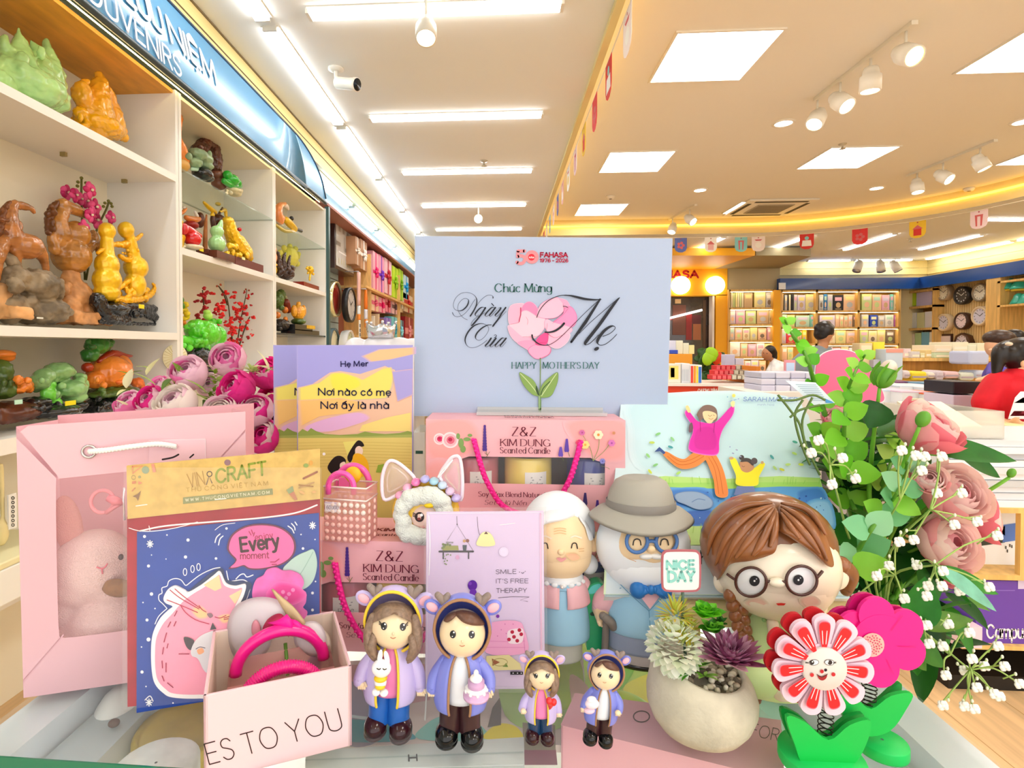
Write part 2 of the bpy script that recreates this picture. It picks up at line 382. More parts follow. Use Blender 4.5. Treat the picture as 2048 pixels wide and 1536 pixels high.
class UV:
    """a flat rectangle addressed by u (right) and v (up), both 0..1"""
    def __init__(s, o, u, v): s.q, s.u, s.v = V(o), V(u), V(v); s.n = s.u.cross(s.v).normalized()
    def m(s, off=.0003): return lambda a, b: s.q+s.u*a+s.v*b+s.n*off
# ================================================================ THE ROOM
ZL, ZH = 2.86,3.08
XL, XR, YB, YN = -1.75,8.05,11.0,-2.5
m_floor = mat('DDB98A', .35, noise=(3,.16,(9,.6,1)), spec=.3)
m_ceil = mat('F4F5F0', .9); m_ceil2 = mat('F4EFE2', .9); m_white = mat('F4F1EA', .45); m_cream = mat('F1E3B8', .5)
b = MB(); b.box((XL, YN, -.1),(XR, YB, 0), m_floor)
for i in range(40): b.box((XL+.25*i, YN, 0),(XL+.25*i+.003, YB, .0004), mat('B98F5C', .6))
struct(b.build('floor'))
b = MB(); arc = [(5.7-2.3+2.3*sin(a*pi/24),8.2-2.3+2.3*cos(a*pi/24)) for a in range(13)]
b.box((XL, YN, ZL),(.57, YB+.2, ZL+.05), m_ceil); b.box((.57,8.2, ZL),(XR, YB+.2, ZL+.05), m_ceil); b.box((5.7, YN, ZL),(XR, 8.2, ZL+.05), m_ceil)
b.prism([(x, y, ZL) for x, y in arc]+[(5.7,8.2, ZL)],(0,0,.05), m_ceil)
b.box((.5, YN, ZH),(5.8,8.3, ZH+.05), m_ceil2)
struct(b.build('ceiling'))
# raised coffer edge: glowing cove lip
path = [(.58, YN),(.58,8.19)]+[(x-.01, y-.01) for x, y in arc]+[(5.69, YN)]
b = MB(); m_riser = mat('F3DC96', .7)
for p, q in zip(path, path[1:]):
    b.add([(p[0], p[1], ZL),(q[0], q[1], ZL),(q[0], q[1], ZH),(p[0], p[1], ZH)],[(0,1,2,3)], m_riser)
struct(b.build('trim_1'))
b = MB(); m_led = mat('FFC84A', .5, emit=1.5)
b.tube([(x-(.02 if x > .6 else -.02), y-.02, ZL+.12) for x, y in path],.014, m_led, 6)
tag(b.build('cove_light_strip'), 'warm yellow light strip glowing along the raised ceiling edge', 'light')
b = MB(); b.box((.535, YN, ZL-.03),(.575,8.2, ZL+.01), mat('F6E2A0', .6)); struct(b.build('trim_2'))
b = MB(); b.box((XL-.1, YN, 0),(XL, YB, ZL), mat('C6D6D8', .5)); struct(b.build('wall_left'))
b = MB(); b.box((XL, YB, 0),(XR, YB+.1, ZL), mat('E9D9A8', .6)); struct(b.build('wall_back'))
b = MB(); b.box((XR, YN, 0),(XR+.1, YB, ZL), mat('EBD9A4', .6)); struct(b.build('wall_right'))
# yellow boards under the ceiling on the left wall
b = MB(); m_pine = mat('F0DC98', .5, noise=(4,.06,(20,.5,20)))
b.box((XL, YN, 2.69),(-1.45, YB, ZL), m_pine); b.box((-1.45, YN, 2.773),(-1.447, YB, 2.779), mat('6B5A36', .7)); b.box((-1.455, YN, ZL-.01),(-1.444, YB, ZL), mat('7A6A48', .7))
struct(b.build('trim_3'))
b = MB()
for z0, z1 in ((2.72, ZL),(2.60,2.72)): b.box((1.5, YB-.04, z0+.004),(XR, YB, z1), m_pine); b.box((XR-.04,2, z0+.004),(XR, YB, z1), m_pine)
struct(b.build('trim_4'))
# ---------------------------------------------------------------- lamps
m_panel = mat('FFFDF8', .5, emit=PANEL_E); m_tube = mat('FFFFFF', .5, emit=TUBE_E); m_lampw = mat('F4EFE2', .4)
def panel():
    t = thing('ceiling_panel_light', '', 'ceiling light', (0,0,0), 'square panels in the raised ceiling')
    b = MB(); b.box((-.3,-.3,-.006),(.3,.3,0), m_panel); b.build('diffuser', t)
    b = MB()
    for s in (-1,1): b.box((s*.3,-.315,-.01),(s*.315,.315,0), m_lampw); b.box((-.3, s*.3,-.01),(.3, s*.315,0), m_lampw)
    b.build('frame', t); return t
p0 = None
PN = {(0,1): 'large square panel light nearest the flag edge in the raised ceiling', (0,2): 'middle square panel light of the row beside the flag edge', (0,3): 'farthest square panel light of the row beside the flag edge',
      (1,1): 'large square panel light cut by the right edge of the photo', (1,2): 'square panel light in front of the second spotlight track', (1,3): 'small far square panel light right of the air vent',
      (2,2): 'square panel light at the far right above the cove curve', (2,3): 'farthest right square panel light by the curved cove'}
for i, x in enumerate((1.34,3.36,5.3)):
    for j, y in enumerate((1.66,3.66,5.66,7.58,-.34,-2.0)):  # nearest row and those behind the camera: unseen panels added for light
        if (i, j) == (2,3): continue
        o = panel() if p0 is None else dup(p0,(0,0,0))
        p0 = p0 or o; o.location = (x, y, ZH); o['label'] = PN.get((i, j), 'unseen square panel light added to the raised ceiling rows for light')
def tubelight(a, b_, label, group, w=.035):
    a, b_ = V(a), V(b_); d = (b_-a)/2; c = (a+b_)/2; n = V((-d.y, d.x, 0)).normalized()
    t = thing('linear_ceiling_light', label, 'ceiling light', c, group)
    m = MB(); m.obox(c-V((0,0,.012)), d*.99, n*w, V((0,0,.012)), m_tube); m.build('light_bar', t)
    m = MB(); m.obox(c-V((0,0,.003)), d, n*(w+.012), V((0,0,.003)), m_lampw)
    for e in (-1,1): m.obox(c+d*e-V((0,0,.013)), d.normalized()*.008, n*w, V((0,0,.013)), m_lampw)
    m.build('housing', t)
NM = ('nearest', 'second', 'third', 'fourth', 'fifth')
for i, (xa, xb, y) in enumerate(((622,1122,20),(745,1088,230),(807,1070,339),(848,1058,406),(872,1050,454))):
    a = onz(xa, y+4, ZL); c = onz(xb, y-4, ZL)
    tubelight((-.93+.01*i, a.y, ZL),(.29, a.y, ZL), '%s of five white linear lights crossing the left ceiling' % NM[i], 'crosswise linear lights')
for i, y in enumerate((.2,1.5,2.78,4.05,5.32,6.6,7.9,-1.1)):  # last tube lies unseen behind the camera, added to light the fronts
    tubelight((-1.17, y, ZL),(-1.17, y+1.2, ZL),('linear light along the left wall above the blue sign, number %d from the front' % i) if i > 1 else 'linear light along the left wall above the near shelf end', 'lengthwise linear lights')
for k, (xa, ya, xb, yb) in enumerate(((1385,503,1447,473),(1520,505,1620,470),(1690,498,1790,466),(1840,497,1965,468),(1965,437,2046,438))):
    a, c = onz(xa, ya, ZL), onz(xb, yb, ZL)
    tubelight((a.x, a.y, ZL),(c.x, c.y, ZL), 'slanting linear light in the far ceiling, %s from the left' % NM[k].replace('nearest', 'first'), 'slanting far linear lights')
for k, (x, y0, y1) in enumerate(((7.82,5.0,6.9),(7.82,7.0,8.9),(7.82,9.0,10.7))):
    tubelight((x, y0, ZL),(x, y1, ZL), '%s linear light along the right wall above the blue band' % ('near', 'middle', 'far')[k], 'right wall linear lights')
for k, (x0, x1) in enumerate(((5.75,6.5),(6.6,7.6))):
    tubelight((x0,10.8, ZL),(x1,10.8, ZL), '%s linear light along the back wall above the bookcase' % ('left', 'right')[k], 'back wall linear lights')
m_spot = mat('F2EDE0', .4); m_glow = mat('FFE9C0', .5, emit=7); m_down = mat('FFFFFF', .5, emit=6)
def spot(p, d, label, r=.045, L=.13, glow=m_glow):
    p, d = V(p), V(d).normalized(); t = thing('track_spotlight', label, 'spotlight', p, 'track spotlights')
    c = p+V((0,0,-.13)); m = MB(); m.tube([p, p+V((0,0,-.06)), c],.008, m_spot, 8); m.build('bracket', t)
    m = MB(); m.lathe(c-d*L*.5,[(r*.6,0),(r*.75,.02),(r*.8,.05),(r, .055),(r, L),(r*.86, L)], m_spot, 20, d); m.build('head', t)
    m = MB(); m.lathe(c-d*L*.5,[(r*.86, L-.006),(.001, L-.005)], glow, 20, d); m.build('lens', t)
def track(a, b_, label):
    a, b_ = V(a), V(b_); m = MB(); u = (b_-a)/2; n = V((-u.y, u.x, 0)).normalized()*.018
    m.obox((a+b_)/2-V((0,0,.012)), u, n, V((0,0,.012)), m_spot); tag(m.build('light_track'), label, 'light track', 'light tracks')
a, c = onz(1632,196, ZH), onz(1830,40, ZH); track(a, c, 'light track holding four spotlights near the top right')
for k, (t, d) in enumerate(((.02,(-.5,-.35,-.8)),(.3,(.25,-.6,-.7)),(.62,(0,.05,-1)),(.93,(.1,-.75,-.55)))):
    spot(a.lerp(c, t)-V((0,0,.025)), d, 'white spotlight on the long near track, %s from its far end' % ('first', 'second', 'third', 'fourth, glowing orange')[k],.06,.15, m_glow if k < 3 else mat('FFB545', .5, emit=14))
a, c = onz(1815,350, ZH), onz(1992,278, ZH); track(a, c, 'light track holding three spotlights at the right')
for k, (t, d) in enumerate(((.13,(0,-.2,-1)),(.45,(.3,-.6,-.6)),(.85,(.3,-.2,-.8)))):
    spot(a.lerp(c, t)-V((0,0,.025)), d, 'white spotlight on the right track, %s from its far end' % ('first', 'second', 'third')[k],.06,.15)
a, c = onz(1335,440, ZH), onz(1392,408, ZH); track(a, c, 'short light track left of the air vent')
for k, (t, d) in enumerate(((.2,(-.3,-.3,-.8)),(.8,(.4,-.6,-.6)))): spot(a.lerp(c, t)-V((0,0,.025)), d, '%s white spotlight on the short track left of the air vent' % ('far', 'near')[k],.06,.15)
spot(onz(852,2, ZL),(.05,-.45,-1), 'white spotlight crossing the nearest linear light', .05,.13, m_glow)
spot(onz(957,415, ZL),(0,-.9,-.3), 'small bright spotlight hanging above the mother\'s day sign', .05,.12, mat('FFE9C0', .5, emit=12))
a, c = onz(1702,515, ZL), onz(1800,515, ZL); track(a, c, 'light track above the back bookcase')
for k, t in enumerate((.15,.6,.9)): spot(a.lerp(c, t)-V((0,0,.025)),(-.45+.4*k, -.3,-.8), 'grey spotlight over the back bookcase, %s from the left' % ('first', 'second', 'third')[k],.07,.22, mat('EDEAE0', .4))
for k, (x, y, z) in enumerate(((1567,246, ZH),(1753,376, ZH),(1400,380, ZH),(2046,243, ZH),(1410,508, ZL),(1355,524, ZL),(1413,523, ZL),(1533,523, ZL))):
    p = onz(x, y, z); t = thing('downlight', 'round recessed downlight, %s' % ('between the near track and the flag edge', 'beside the second panel column', 'left of the air vent', 'cut off at the right edge', 'in front of the yellow entrance soffit', 'in the yellow soffit, left one', 'in the yellow soffit, right one', 'in the dark grey soffit')[k], 'ceiling light', p, 'recessed downlights')
    r = .09 if z == ZH else .1; m = MB(); m.lathe(p, [(r*.72,-.004),(.001,-.003)], m_down, 20); m.build('lens', t)
    m = MB(); m.lathe(p, [(r, 0),(r*.95,-.008),(r*.74,-.008),(r*.72,-.003)], m_lampw, 20, caps=False); m.build('trim_ring', t)
# air vent, sprinklers, detector, camera
t = thing('ceiling_air_conditioner', 'square ceiling air conditioner vent set in the beige ceiling', 'air conditioner', (3.5,7.55, ZH))
m = MB(); m.box((3.1,7.15, ZH-.025),(3.95,8.0, ZH), m_lampw); m.build('panel', t, bevel=.01)
m = MB(); m.box((3.3,7.35, ZH-.035),(3.75,7.8, ZH-.025), mat('B9AD94', .6))
for k in range(12): m.box((3.31,7.37+.035*k, ZH-.038),(3.74,7.385+.035*k, ZH-.034), mat('8F846E', .6))
m.build('grille', t)
m = MB()
for x0, y0, x1, y1 in ((3.2,7.2,3.85,7.25),(3.2,7.9,3.85,7.95),(3.14,7.3,3.19,7.85),(3.86,7.3,3.91,7.85)): m.box((x0, y0, ZH-.028),(x1, y1, ZH-.024), mat('3A352C', .6))
m.build('air_slot', t)
for k, (x, y, z, lab) in enumerate(((1685,288, ZH, 'over the middle panel light'),(968,322, ZL, 'by the third linear light'),(1820,478, ZL, 'in the far ceiling'))):
    p = onz(x, y, z); m = MB(); m.lathe(p, [(.035,0),(.03,-.008),(.008,-.012),(.008,-.04),(.025,-.042),(.025,-.046)], mat('C9C3B2', .35,.6),16)
    tag(m.build('fire_sprinkler'), 'small ceiling fire sprinkler %s' % lab, 'sprinkler', 'fire sprinklers')
for k, (x, y, lab) in enumerate(((1938,376, 'right of the second downlight'),(1221,392, 'beside the small far panel light'))):
    p = onz(x, y, ZH); m = MB(); m.lathe(p, [(.055,0),(.055,-.015),(.04,-.035),(.001,-.037)], m_lampw, 20); m.lathe(p, [(.02,-.0375),(.001,-.038)], mat('554C3C'),10)
    tag(m.build('smoke_detector'), 'round white smoke detector %s' % lab, 'smoke detector', 'smoke detectors')
p = onz(672,136, ZL); t = thing('security_camera', 'white bullet security camera on the left ceiling', 'camera', p)
s = pxs(p); m = MB(); m.lathe(p, [(.045,0),(.045,-.012),(.02,-.02)], m_lampw, 18); q = p+V((.0,0,-.05)); m.tube([p, q, q+V((.03,0,-.03))],.013, m_lampw); m.build('mount', t)
d = V((.8,-.35,-.25)).normalized(); q = q+V((-.0,0,-.035)); m = MB(); m.lathe(q, [(.02,0),(.034,.01),(.034,.13),(.038,.14),(.038,.16)], m_lampw, 18, d); m.build('body', t)
m = MB(); m.lathe(q, [(.034,.161),(.02,.158),(.001,.157)], mat('2B3036', .2),18, d); m.build('lens', t)
# bunting flags on a cord along the coffer edge
FC = ['F5F2EA', 'E23B3B', '8FD0CF', 'F2B9B0', 'EFC434', 'F7E6DA', '5F6FB3', 'F4D9D9', 'D9382F', 'FAF3E4']
cord = [(.59,.4+.45*i, ZL-.06) for i in range(18)]+[(x-.05, y-.05, ZL-.06) for x, y in [(.95+.42*i, 8.2) for i in range(7)]+[arc[i] for i in range(1,12,2)]+[(5.7,5.4),(5.7,5.0)]]
m = MB(); m.tube(cord, .004, mat('E8E2D0'),5); t = tag(m.build('hanging_cord'), 'thin cord carrying the paper flags along the raised ceiling edge', 'cord')
fl = []
for i, c in enumerate(cord):
    a = cord[max(0, i-1)]; b_ = cord[min(len(cord)-1, i+1)]; u = V((b_[0]-a[0], b_[1]-a[1],0)).normalized(); n = V((-u.y, u.x, 0))
    fl.append((V(c), u, n))
def flag(i, c, u, n):
    w, h = .085,.21; col = FC[(i*3) % 10]
    out = [(-w, 0),(w, 0),(w, -h*.72),(w*.8,-h*.9),(w*.3,-h),(-w*.3,-h),(-w*.8,-h*.9),(-w, -h*.72)]
    m = MB(); m.prism([c+u*x+V((0,0, z)) for x, z in out], n*.002, mat(col, .7))
    M = lambda x, y: c+u*x+V((0,0, y))-n*.001*(1 if n.dot(CAM-c) < 0 else -2.5)
    k = i % 5; m2 = mat(FC[(i*3+4) % 10],.7); m3 = mat('D86A6A' if k != 1 else 'F7F2E8', .7)
    if k == 0: m.disc(M, 0,-.12,.04, m2); m.fill(M, [(-.05,-.04),(.05,-.04),(.03,-.06),(-.03,-.06)], m3)
    elif k == 1: m.fill(M, [(-.06,-.17),(.06,-.17),(.05,-.09),(-.05,-.09)], m3); m.disc(M, 0,-.06,.025, m2)
    elif k == 2:
        for q in range(5): m.disc(M, .035*cos(q*1.257),-.11+.035*sin(q*1.257),.02, m3)
    elif k == 3: m.fill(M, [(-.055,-.1),(.055,-.1),(0,-.05)], m3); m.fill(M, [(-.04,-.18),(.04,-.18),(.04,-.1),(-.04,-.1)], m2)
    else: m.fill(M, [(-.03,-.18),(-.015,-.18),(-.015,-.07),(.015,-.07),(.015,-.18),(.03,-.18),(.04,-.05),(-.04,-.05)], m3)
    m.disc(M, 0,-.018,.008, mat('B84848')); return m
NMC = {'F5F2EA': 'off-white', 'E23B3B': 'red', '8FD0CF': 'pale teal', 'F2B9B0': 'salmon pink', 'EFC434': 'yellow', 'F7E6DA': 'peach', '5F6FB3': 'blue', 'F4D9D9': 'pale pink', 'D9382F': 'dark red', 'FAF3E4': 'ivory'}
for i, (c, u, n) in enumerate(fl):
    if i < 18: lab = '%s paper flag seen edge-on along the near ceiling edge, %d from the sign end' % (NMC[FC[(i*3) % 10]],18-i)
    else: lab = '%s paper flag hanging in the far row, %d from the left' % (NMC[FC[(i*3) % 10]], i-17)
    tag(flag(i, c, u, n).build('bunting_flag'), lab, 'flag', 'paper bunting flags')
# ---------------------------------------------------------------- blue souvenir sign over the left cabinets
YS, YE = 4.25,4.42
def ztop(y): 
    t = max(0,(y-(YS-.45))/.45); return 2.72-.34*(1-sqrt(max(0,1-t*t)))
def sgn(y, v):
    z0, z1 = 2.355, ztop(y); z = z0+(z1-z0)*v; q = (z-2.355)/.365
    return V((-1.352-.02*q-.055*q*q, y, z))
t = thing('shop_sign', 'curved glossy blue sign board with white lettering over the left shelves', 'sign', (-1.4,1.9,2.355))
m = MB(); ys = [-1+.4*i for i in range(13)]+[YS-.45+.03*i for i in range(16)]; m_sign = mat('4C97C6', .28, coat=.35)
vs = [sgn(y, j/10) for y in ys for j in range(11)]
m.add(vs, [(i*11+j, i*11+j+1,(i+1)*11+j+1,(i+1)*11+j) for i in range(len(ys)-1) for j in range(10)], m_sign); m.build('panel', t)
m = MB(); m_nav = mat('1B3A55', .4)
m.tube([sgn(y, 1) for y in ys],.008, m_nav, 6); m.tube([sgn(y, 0)-V((0,0,.008)) for y in ys],.014, mat('42535B', .3,.3),6); m.build('edge_trim', t)
def Ms(y, z):
    q = (z-2.355)/.365; return V((-1.352-.02*q-.055*q*q+.006, y, z))
m = MB(); mw = mat('F6FAFF', .4)
text(m, Ms, 'SOUVENIRS', (1.68,2.372),(2.29,2.372),.078, mw, w=.14, up=(0,1))
for s_, a, b_ in (('QUÀ', 1.64,1.9),('LƯU', 1.97,2.2),('NIỆM', 2.25,2.62)): text(m, Ms, s_, (a, 2.5),(b_, 2.5),.105, mw, w=.19, up=(0,1))
m.build('lettering', t)
m = MB(); m.box((-1.386,-1,2.341),(-1.383, YS-.05,2.345), mat('FFE2A0', .5, emit=7)); tag(m.build('shelf_light_strip'), 'warm light strip under the blue sign lighting the shelves', 'light')
m = MB(); m.box((-1.41,4.402,0),(-1.378,4.44,2.36), mat('4A6A6C', .3,.4)); struct(m.build('trim_5'))
# blue band and slat wall further along the left wall
m = MB(); yy = [YE+.03,11]; pr = [(-1.42,2.42),(-1.44,2.5),(-1.50,2.6),(-1.60,2.69)]
m.loft([[V((x, y, z)) for x, z in pr] for y in yy], mat('6AAAD4', .25, coat=.4), closed=False); m.box((-1.75, YE+.02,2.40),(-1.42,11,2.42), mat('A66A5A', .5)); struct(m.build('trim_6'))
for k in range(5):
    tubelight((-1.53, YE+.1+1.15*k, 2.689),(-1.53, YE+1.15+1.15*k, 2.689), 'added light bar standing in for tube reflections on the blue band, number %d' % (k+1), 'added slat wall reflection bars', .03)  # added glowing bars in place of ceiling lights reflected in the glossy band
m = MB()
m.box((-1.75, YE+.03,0),(-1.70,5.75,2.40), mat('BCD3D6', .45))
for k in range(17): m.box((-1.701, YE+.03,.6+.11*k),(-1.697,5.75,.608+.11*k), mat('2A3A40', .6))
struct(m.build('wall_slats'))
# ================================================================ LEFT CABINETS
XF, XB = -1.40,-1.71
m_lam = mat('F4F1EA', .4); m_lamin = mat('F6EFD9', .45); m_glsh = clear('CFE3DC', .16)
UN = ('white cabinet bay with horse carvings and an orange lit top, nearest on the left', 'middle white cabinet bay with red blossom and gourds', 'far white cabinet bay next to the green post')
SH = [[(1.975,0,.03),(1.292,0,.03),(.97,0,.045),(.52,0,.03)],[(2.017,1,.008),(1.67,0,.03),(1.10,0,.03),(.97-.2,0,.03)],[(2.02,1,.008),(1.67,0,.03),(1.322,2,.012),(.97,0,.03)]]
for k, (y0, y1) in enumerate(((1.33,2.35),(2.355,3.375),(3.38,4.40))):
    t = thing('display_cabinet', UN[k], 'cabinet', (-1.55,(y0+y1)/2,0), 'white display cabinets along the left wall')
    m = MB(); m.box((XB-.02, y0,0),(XB, y1,2.34), m_lamin); m.build('back_panel', t)
    for y in (y0, y1-.02):
        m = MB(); m.box((XB, y, 0),(XF, y+.02,2.34), m_lam); m.build('side_panel', t)
    m = MB(); m.box((XB, y0+.02,2.325),(XF-.01, y1-.02,2.34), mat('E2A13C', .5, noise=(6,.12,(4,1,4))) if k == 0 else mat('EDE3CC', .5)); m.build('top_panel', t)
    for z, g, h in SH[k]:
        m = MB(); m.box((XB, y0+.02, z-h),(XF, y1-.02, z), m_glsh if g == 1 else m_lam if g == 0 else mat('3C4448', .15)); o = m.build('glass_shelf' if g == 1 else 'shelf', t)
    if k == 0:
        m = MB()
        for y in (1.95,2.28): m.box((XB+.1, y, 1.93),(XB+.12, y+.012,1.945), mat('A89A6A', .4,.5))
        m.build('shelf_clip', t)
SHN = 'souvenir carvings on the left shelves'
def W2(px, py, X): return onx(px, py, X)
def sc(name, label, cat, X, parts, group=None):
    """a shelf ornament: each part a fused carving of lumps traced at its own distance"""
    lo = V((9,9,9)); hi = V((-9,-9,-9)); mbs = []
    for pn, m_, blobs, *o in parts:
        m = MB(); vox = o[0] if o else .004; disp = o[1] if len(o) > 1 else None
        for q in blobs:
            dx = 0
            if q[0] == 'e':
                p = onx(q[1], q[2], X+(q[5] if len(q) > 5 else 0)); s = pxs(p); m.ell(p, (q[3]*s*.95, q[3]*s*.95, q[4]*s), m_, None, 14,9)
            elif q[0] == 't':
                P = [onx(a, c_, X+(q[2] if len(q) > 2 else 0)) for a, c_, r in q[1]]; m.tube(P, [r*pxs(p) for p, (a, c_, r) in zip(P, q[1])], m_, 9,4)
                for p, (a, c_, r) in ((P[0], q[1][0]),(P[-1], q[1][-1])): m.ell(p, r*pxs(p)*.98, m_, None, 9,6)
            elif q[0] == 'b':
                a = onx(q[1], q[4], X); c_ = onx(q[3], q[2], X); h = onx(q[1], q[2], X).z-a.z; d = q[5] if len(q) > 5 else .06
                m.box((X-d, a.y, a.z),(X+d, c_.y, a.z+h), m_)
        mbs.append((pn, m, vox, disp))
    allv = [p for _, m, _, _ in mbs for p in m.v]
    zl = min(p.z for p in allv); c = sum(allv, V((0,0,0)))/len(allv)
    t = thing(name, label, cat, (c.x, c.y, zl), group)
    for pn, m, vox, disp in mbs:
        m.build(pn, t, voxel=vox, disp=disp, smoothit=2 if vox else 0)
    return t
def sticker(t, px, py, w, h, X, col='F7E21E'):
    p = onx(px, py, X); s = pxs(p); m = MB(); m.box((p.x-.001, p.y-w*s*.8, p.z-h*s/2),(p.x+.001, p.y+w*s*.8, p.z+h*s/2), mat(col, .6)); m.build('price_tag', t)
R = random.Random(3)
def cl(px, py, rx, ry, n, r, dx=.06):
    return [('e', px+rx*R.uniform(-1,1), py+ry*R.uniform(-1,1), r*R.uniform(.6,1.2), r*R.uniform(.6,1.2), dx*R.uniform(-1,1)) for _ in range(n)]
m_jade = mat('B5E293', .15, coat=.6, sss=.25, noise=(9,.14)); m_amber = mat('FFB22A', .12, coat=.7, sss=.3, noise=(7,.14)); m_gold = mat('FFC81E', .28,.25, coat=.5, noise=(30,.12))
m_wood = mat('B4723A', .2, coat=.7, noise=(14,.3,(1,1,3))); m_dkwood = mat('5A2A18', .3, coat=.4, noise=(16,.3)); m_rock = mat('8E7B60', .5, noise=(18,.45)); m_tan = mat('D9A066', .5, noise=(12,.3))
m_black = mat('17191D', .15, coat=.6); m_red = mat('D9161F', .15, coat=.6, sss=.1); m_green = mat('35C23C', .15, coat=.6, sss=.2, noise=(9,.18)); m_dkgreen = mat('4E6B2A', .3, coat=.4, noise=(12,.3)); m_jade2 = mat('8DBF7A', .15, coat=.6, sss=.2, noise=(9,.2))
m_orange = mat('F58A2E', .25, coat=.5, sss=.2, noise=(10,.18)); m_yel = mat('F6D52B', .4)
# nearest bay, top shelf
sc('jade_carving', 'large pale green jade peaks carving on the top shelf, far left', 'ornament', -1.54,[
 ('peaks', m_jade, [('t', [(-6,165,34),(20,120,22),(8,88,9),(10,72,4)]),('t', [(40,170,40),(42,110,24),(38,75,10),(37,58,4)]),('t', [(70,175,38),(78,125,24),(68,92,9),(62,82,4)]),('t', [(95,185,36),(100,140,24),(95,95,10),(94,80,4)]),('e', 55,175,70,38),('e', 100,195,38,28)]+cl(55,150,60,45,26,15),.005,(.035,.02)),
 ('dark_base', m_dkwood, [('e', 2,155,22,9),('e', 8,143,10,6)],.004)])
o = sc('amber_carving', 'orange amber money frog carving on the top shelf beside the jade peaks', 'ornament', -1.54,[
 ('figure', m_amber, [('t', [(190,240,38),(195,200,26),(200,165,15),(198,150,9)]),('t', [(225,255,26),(222,215,18),(212,180,12)]),('e', 165,190,20,26),('t', [(160,190,12),(165,168,8),(175,162,5)]),('e', 245,262,10,12)]+cl(195,225,35,30,12,11),.004,(.03,.015)),
 ('coins', mat('FFB60A', .2, coat=.6, sss=.3),[('e', 195,252,48,22),('t', [(160,225,12),(190,232,14),(225,258,12),(248,275,10)])]+cl(195,250,45,20,26,8),.0035,(.02,.012))])
# nearest bay, middle shelf
o = sc('wooden_horse_carving', 'brown carved wooden horse on grey rock, leftmost on the middle shelf', 'carving', -1.53,[
 ('horse', m_wood, [('e', 48,492,36,27),('t', [(22,475,22),(18,445,17),(22,420,13),(30,408,9)]),('t', [(28,410,9),(46,412,9),(62,417,6),(67,424,4)]),('t', [(35,405,4),(30,400,2)]),('t', [(75,500,16),(88,520,9),(92,540,6),(96,558,5)]),('t', [(30,500,14),(34,520,8),(38,545,7)]),('t', [(20,470,12),(38,452,8),(26,440,6)]),('t', [(8,480,14),(-5,520,12),(-8,560,8)])],.0035,(.02,.004)),
 ('mane', mat('7A4218', .4, coat=.3),[('t', [(20,405,5),(8,420,7),(2,445,8),(-2,470,6)])]+cl(8,440,8,30,8,6),.0035,(.01,.006)),
 ('rock_base', m_rock, [('e', 70,575,52,36),('e', 30,560,34,28),('e', 80,622,58,26),('e', 20,615,36,30),('t', [(20,520,14),(30,530,10)])]+cl(60,590,60,30,14,16),.005,(.03,.03)),
 ('plinth', m_tan, [('e', 4,600,22,34),('b', -10,612,26,636,.07)],.005,(.03,.02))])
o = sc('wooden_horse_carving', 'rearing wooden horse with raised forelegs in the middle of the middle shelf', 'carving', -1.57,[
 ('horse', mat('B87C38', .2, coat=.7, noise=(14,.25,(1,1,3))),[('e', 143,512,38,36),('e', 150,470,30,28),('t', [(122,470,20),(118,440,16),(128,418,13)]),('t', [(124,410,14),(150,420,12),(172,430,8),(178,434,6)]),('t', [(118,485,14),(128,465,10),(146,452,10),(152,458,8)]),('t', [(170,500,14),(188,478,10),(182,465,9),(196,492,9),(200,508,7)]),('t', [(135,405,5),(128,398,3)]),('t', [(110,500,12),(104,475,9),(112,462,7)])],.0035,(.02,.004)),
 ('mane', mat('6A3A14', .4, coat=.3),[('t', [(122,402,5),(105,415,7),(98,440,8),(96,465,6)])]+cl(102,440,8,34,9,7),.0035,(.01,.006)),
 ('rock_base', mat('C98E58', .5, noise=(14,.4)),[('e', 150,590,34,32),('e', 130,615,32,28),('e', 165,618,28,26),('b', 112,622,192,645,.07),('t', [(140,545,14),(145,570,22)])]+cl(150,595,34,24,9,12),.005,(.03,.02))])
sticker(o, 80,636,9,3,-1.42, 'F3F0E0')
o = sc('golden_gourd_carving', 'golden double gourds carving on a black stand by the divider', 'ornament', -1.5,[
 ('gourds', m_gold, [('e', 214,462,17,17),('e', 214,530,24,26),('e', 214,560,28,28),('t', [(214,470,11),(214,515,14)]),('e', 252,460,16,17),('e', 272,535,24,24),('e', 270,570,22,26),('t', [(258,470,10),(268,515,13)]),('e', 214,585,26,18)],.004,(.012,.003)),
 ('dragon', mat('FFBE0A', .3,.3, coat=.5),[('t', [(196,505,4),(222,490,5),(250,488,7),(272,478,5),(284,468,3)]),('t', [(262,490,6),(270,505,8),(258,520,6),(240,512,5)]),('t', [(208,590,7),(240,600,9),(275,598,9),(300,590,6),(310,575,4),(306,568,3)]),('t', [(240,575,5),(262,560,6),(282,566,6)])]+cl(255,588,42,16,40,6,.03)+cl(262,498,20,12,12,4,.03),.0028,(.01,.006)),
 ('black_stand', m_black, [('e', 225,618,34,14),('t', [(195,600,16),(215,635,12),(240,640,10)]),('t', [(240,612,10),(275,615,11),(312,618,7)]),('t', [(280,622,8),(310,635,9),(326,646,5)]),('t', [(245,625,10),(255,640,8),(230,645,6)]),('t', [(200,643,5),(260,647,4),(325,649,3)])]+cl(250,625,40,10,10,7,.03),.0035,(.012,.008))])
sticker(o, 283,613,10,8,-1.41)
t = thing('orchid_spray', 'dark pink orchid spray behind the rearing horse', 'artificial flower', onx(170,500,-1.66))
m = MB(); X = -1.64; m_orch = mat('C01E62', .45, noise=(40,.2)); m_orch2 = mat('E24A88', .45)
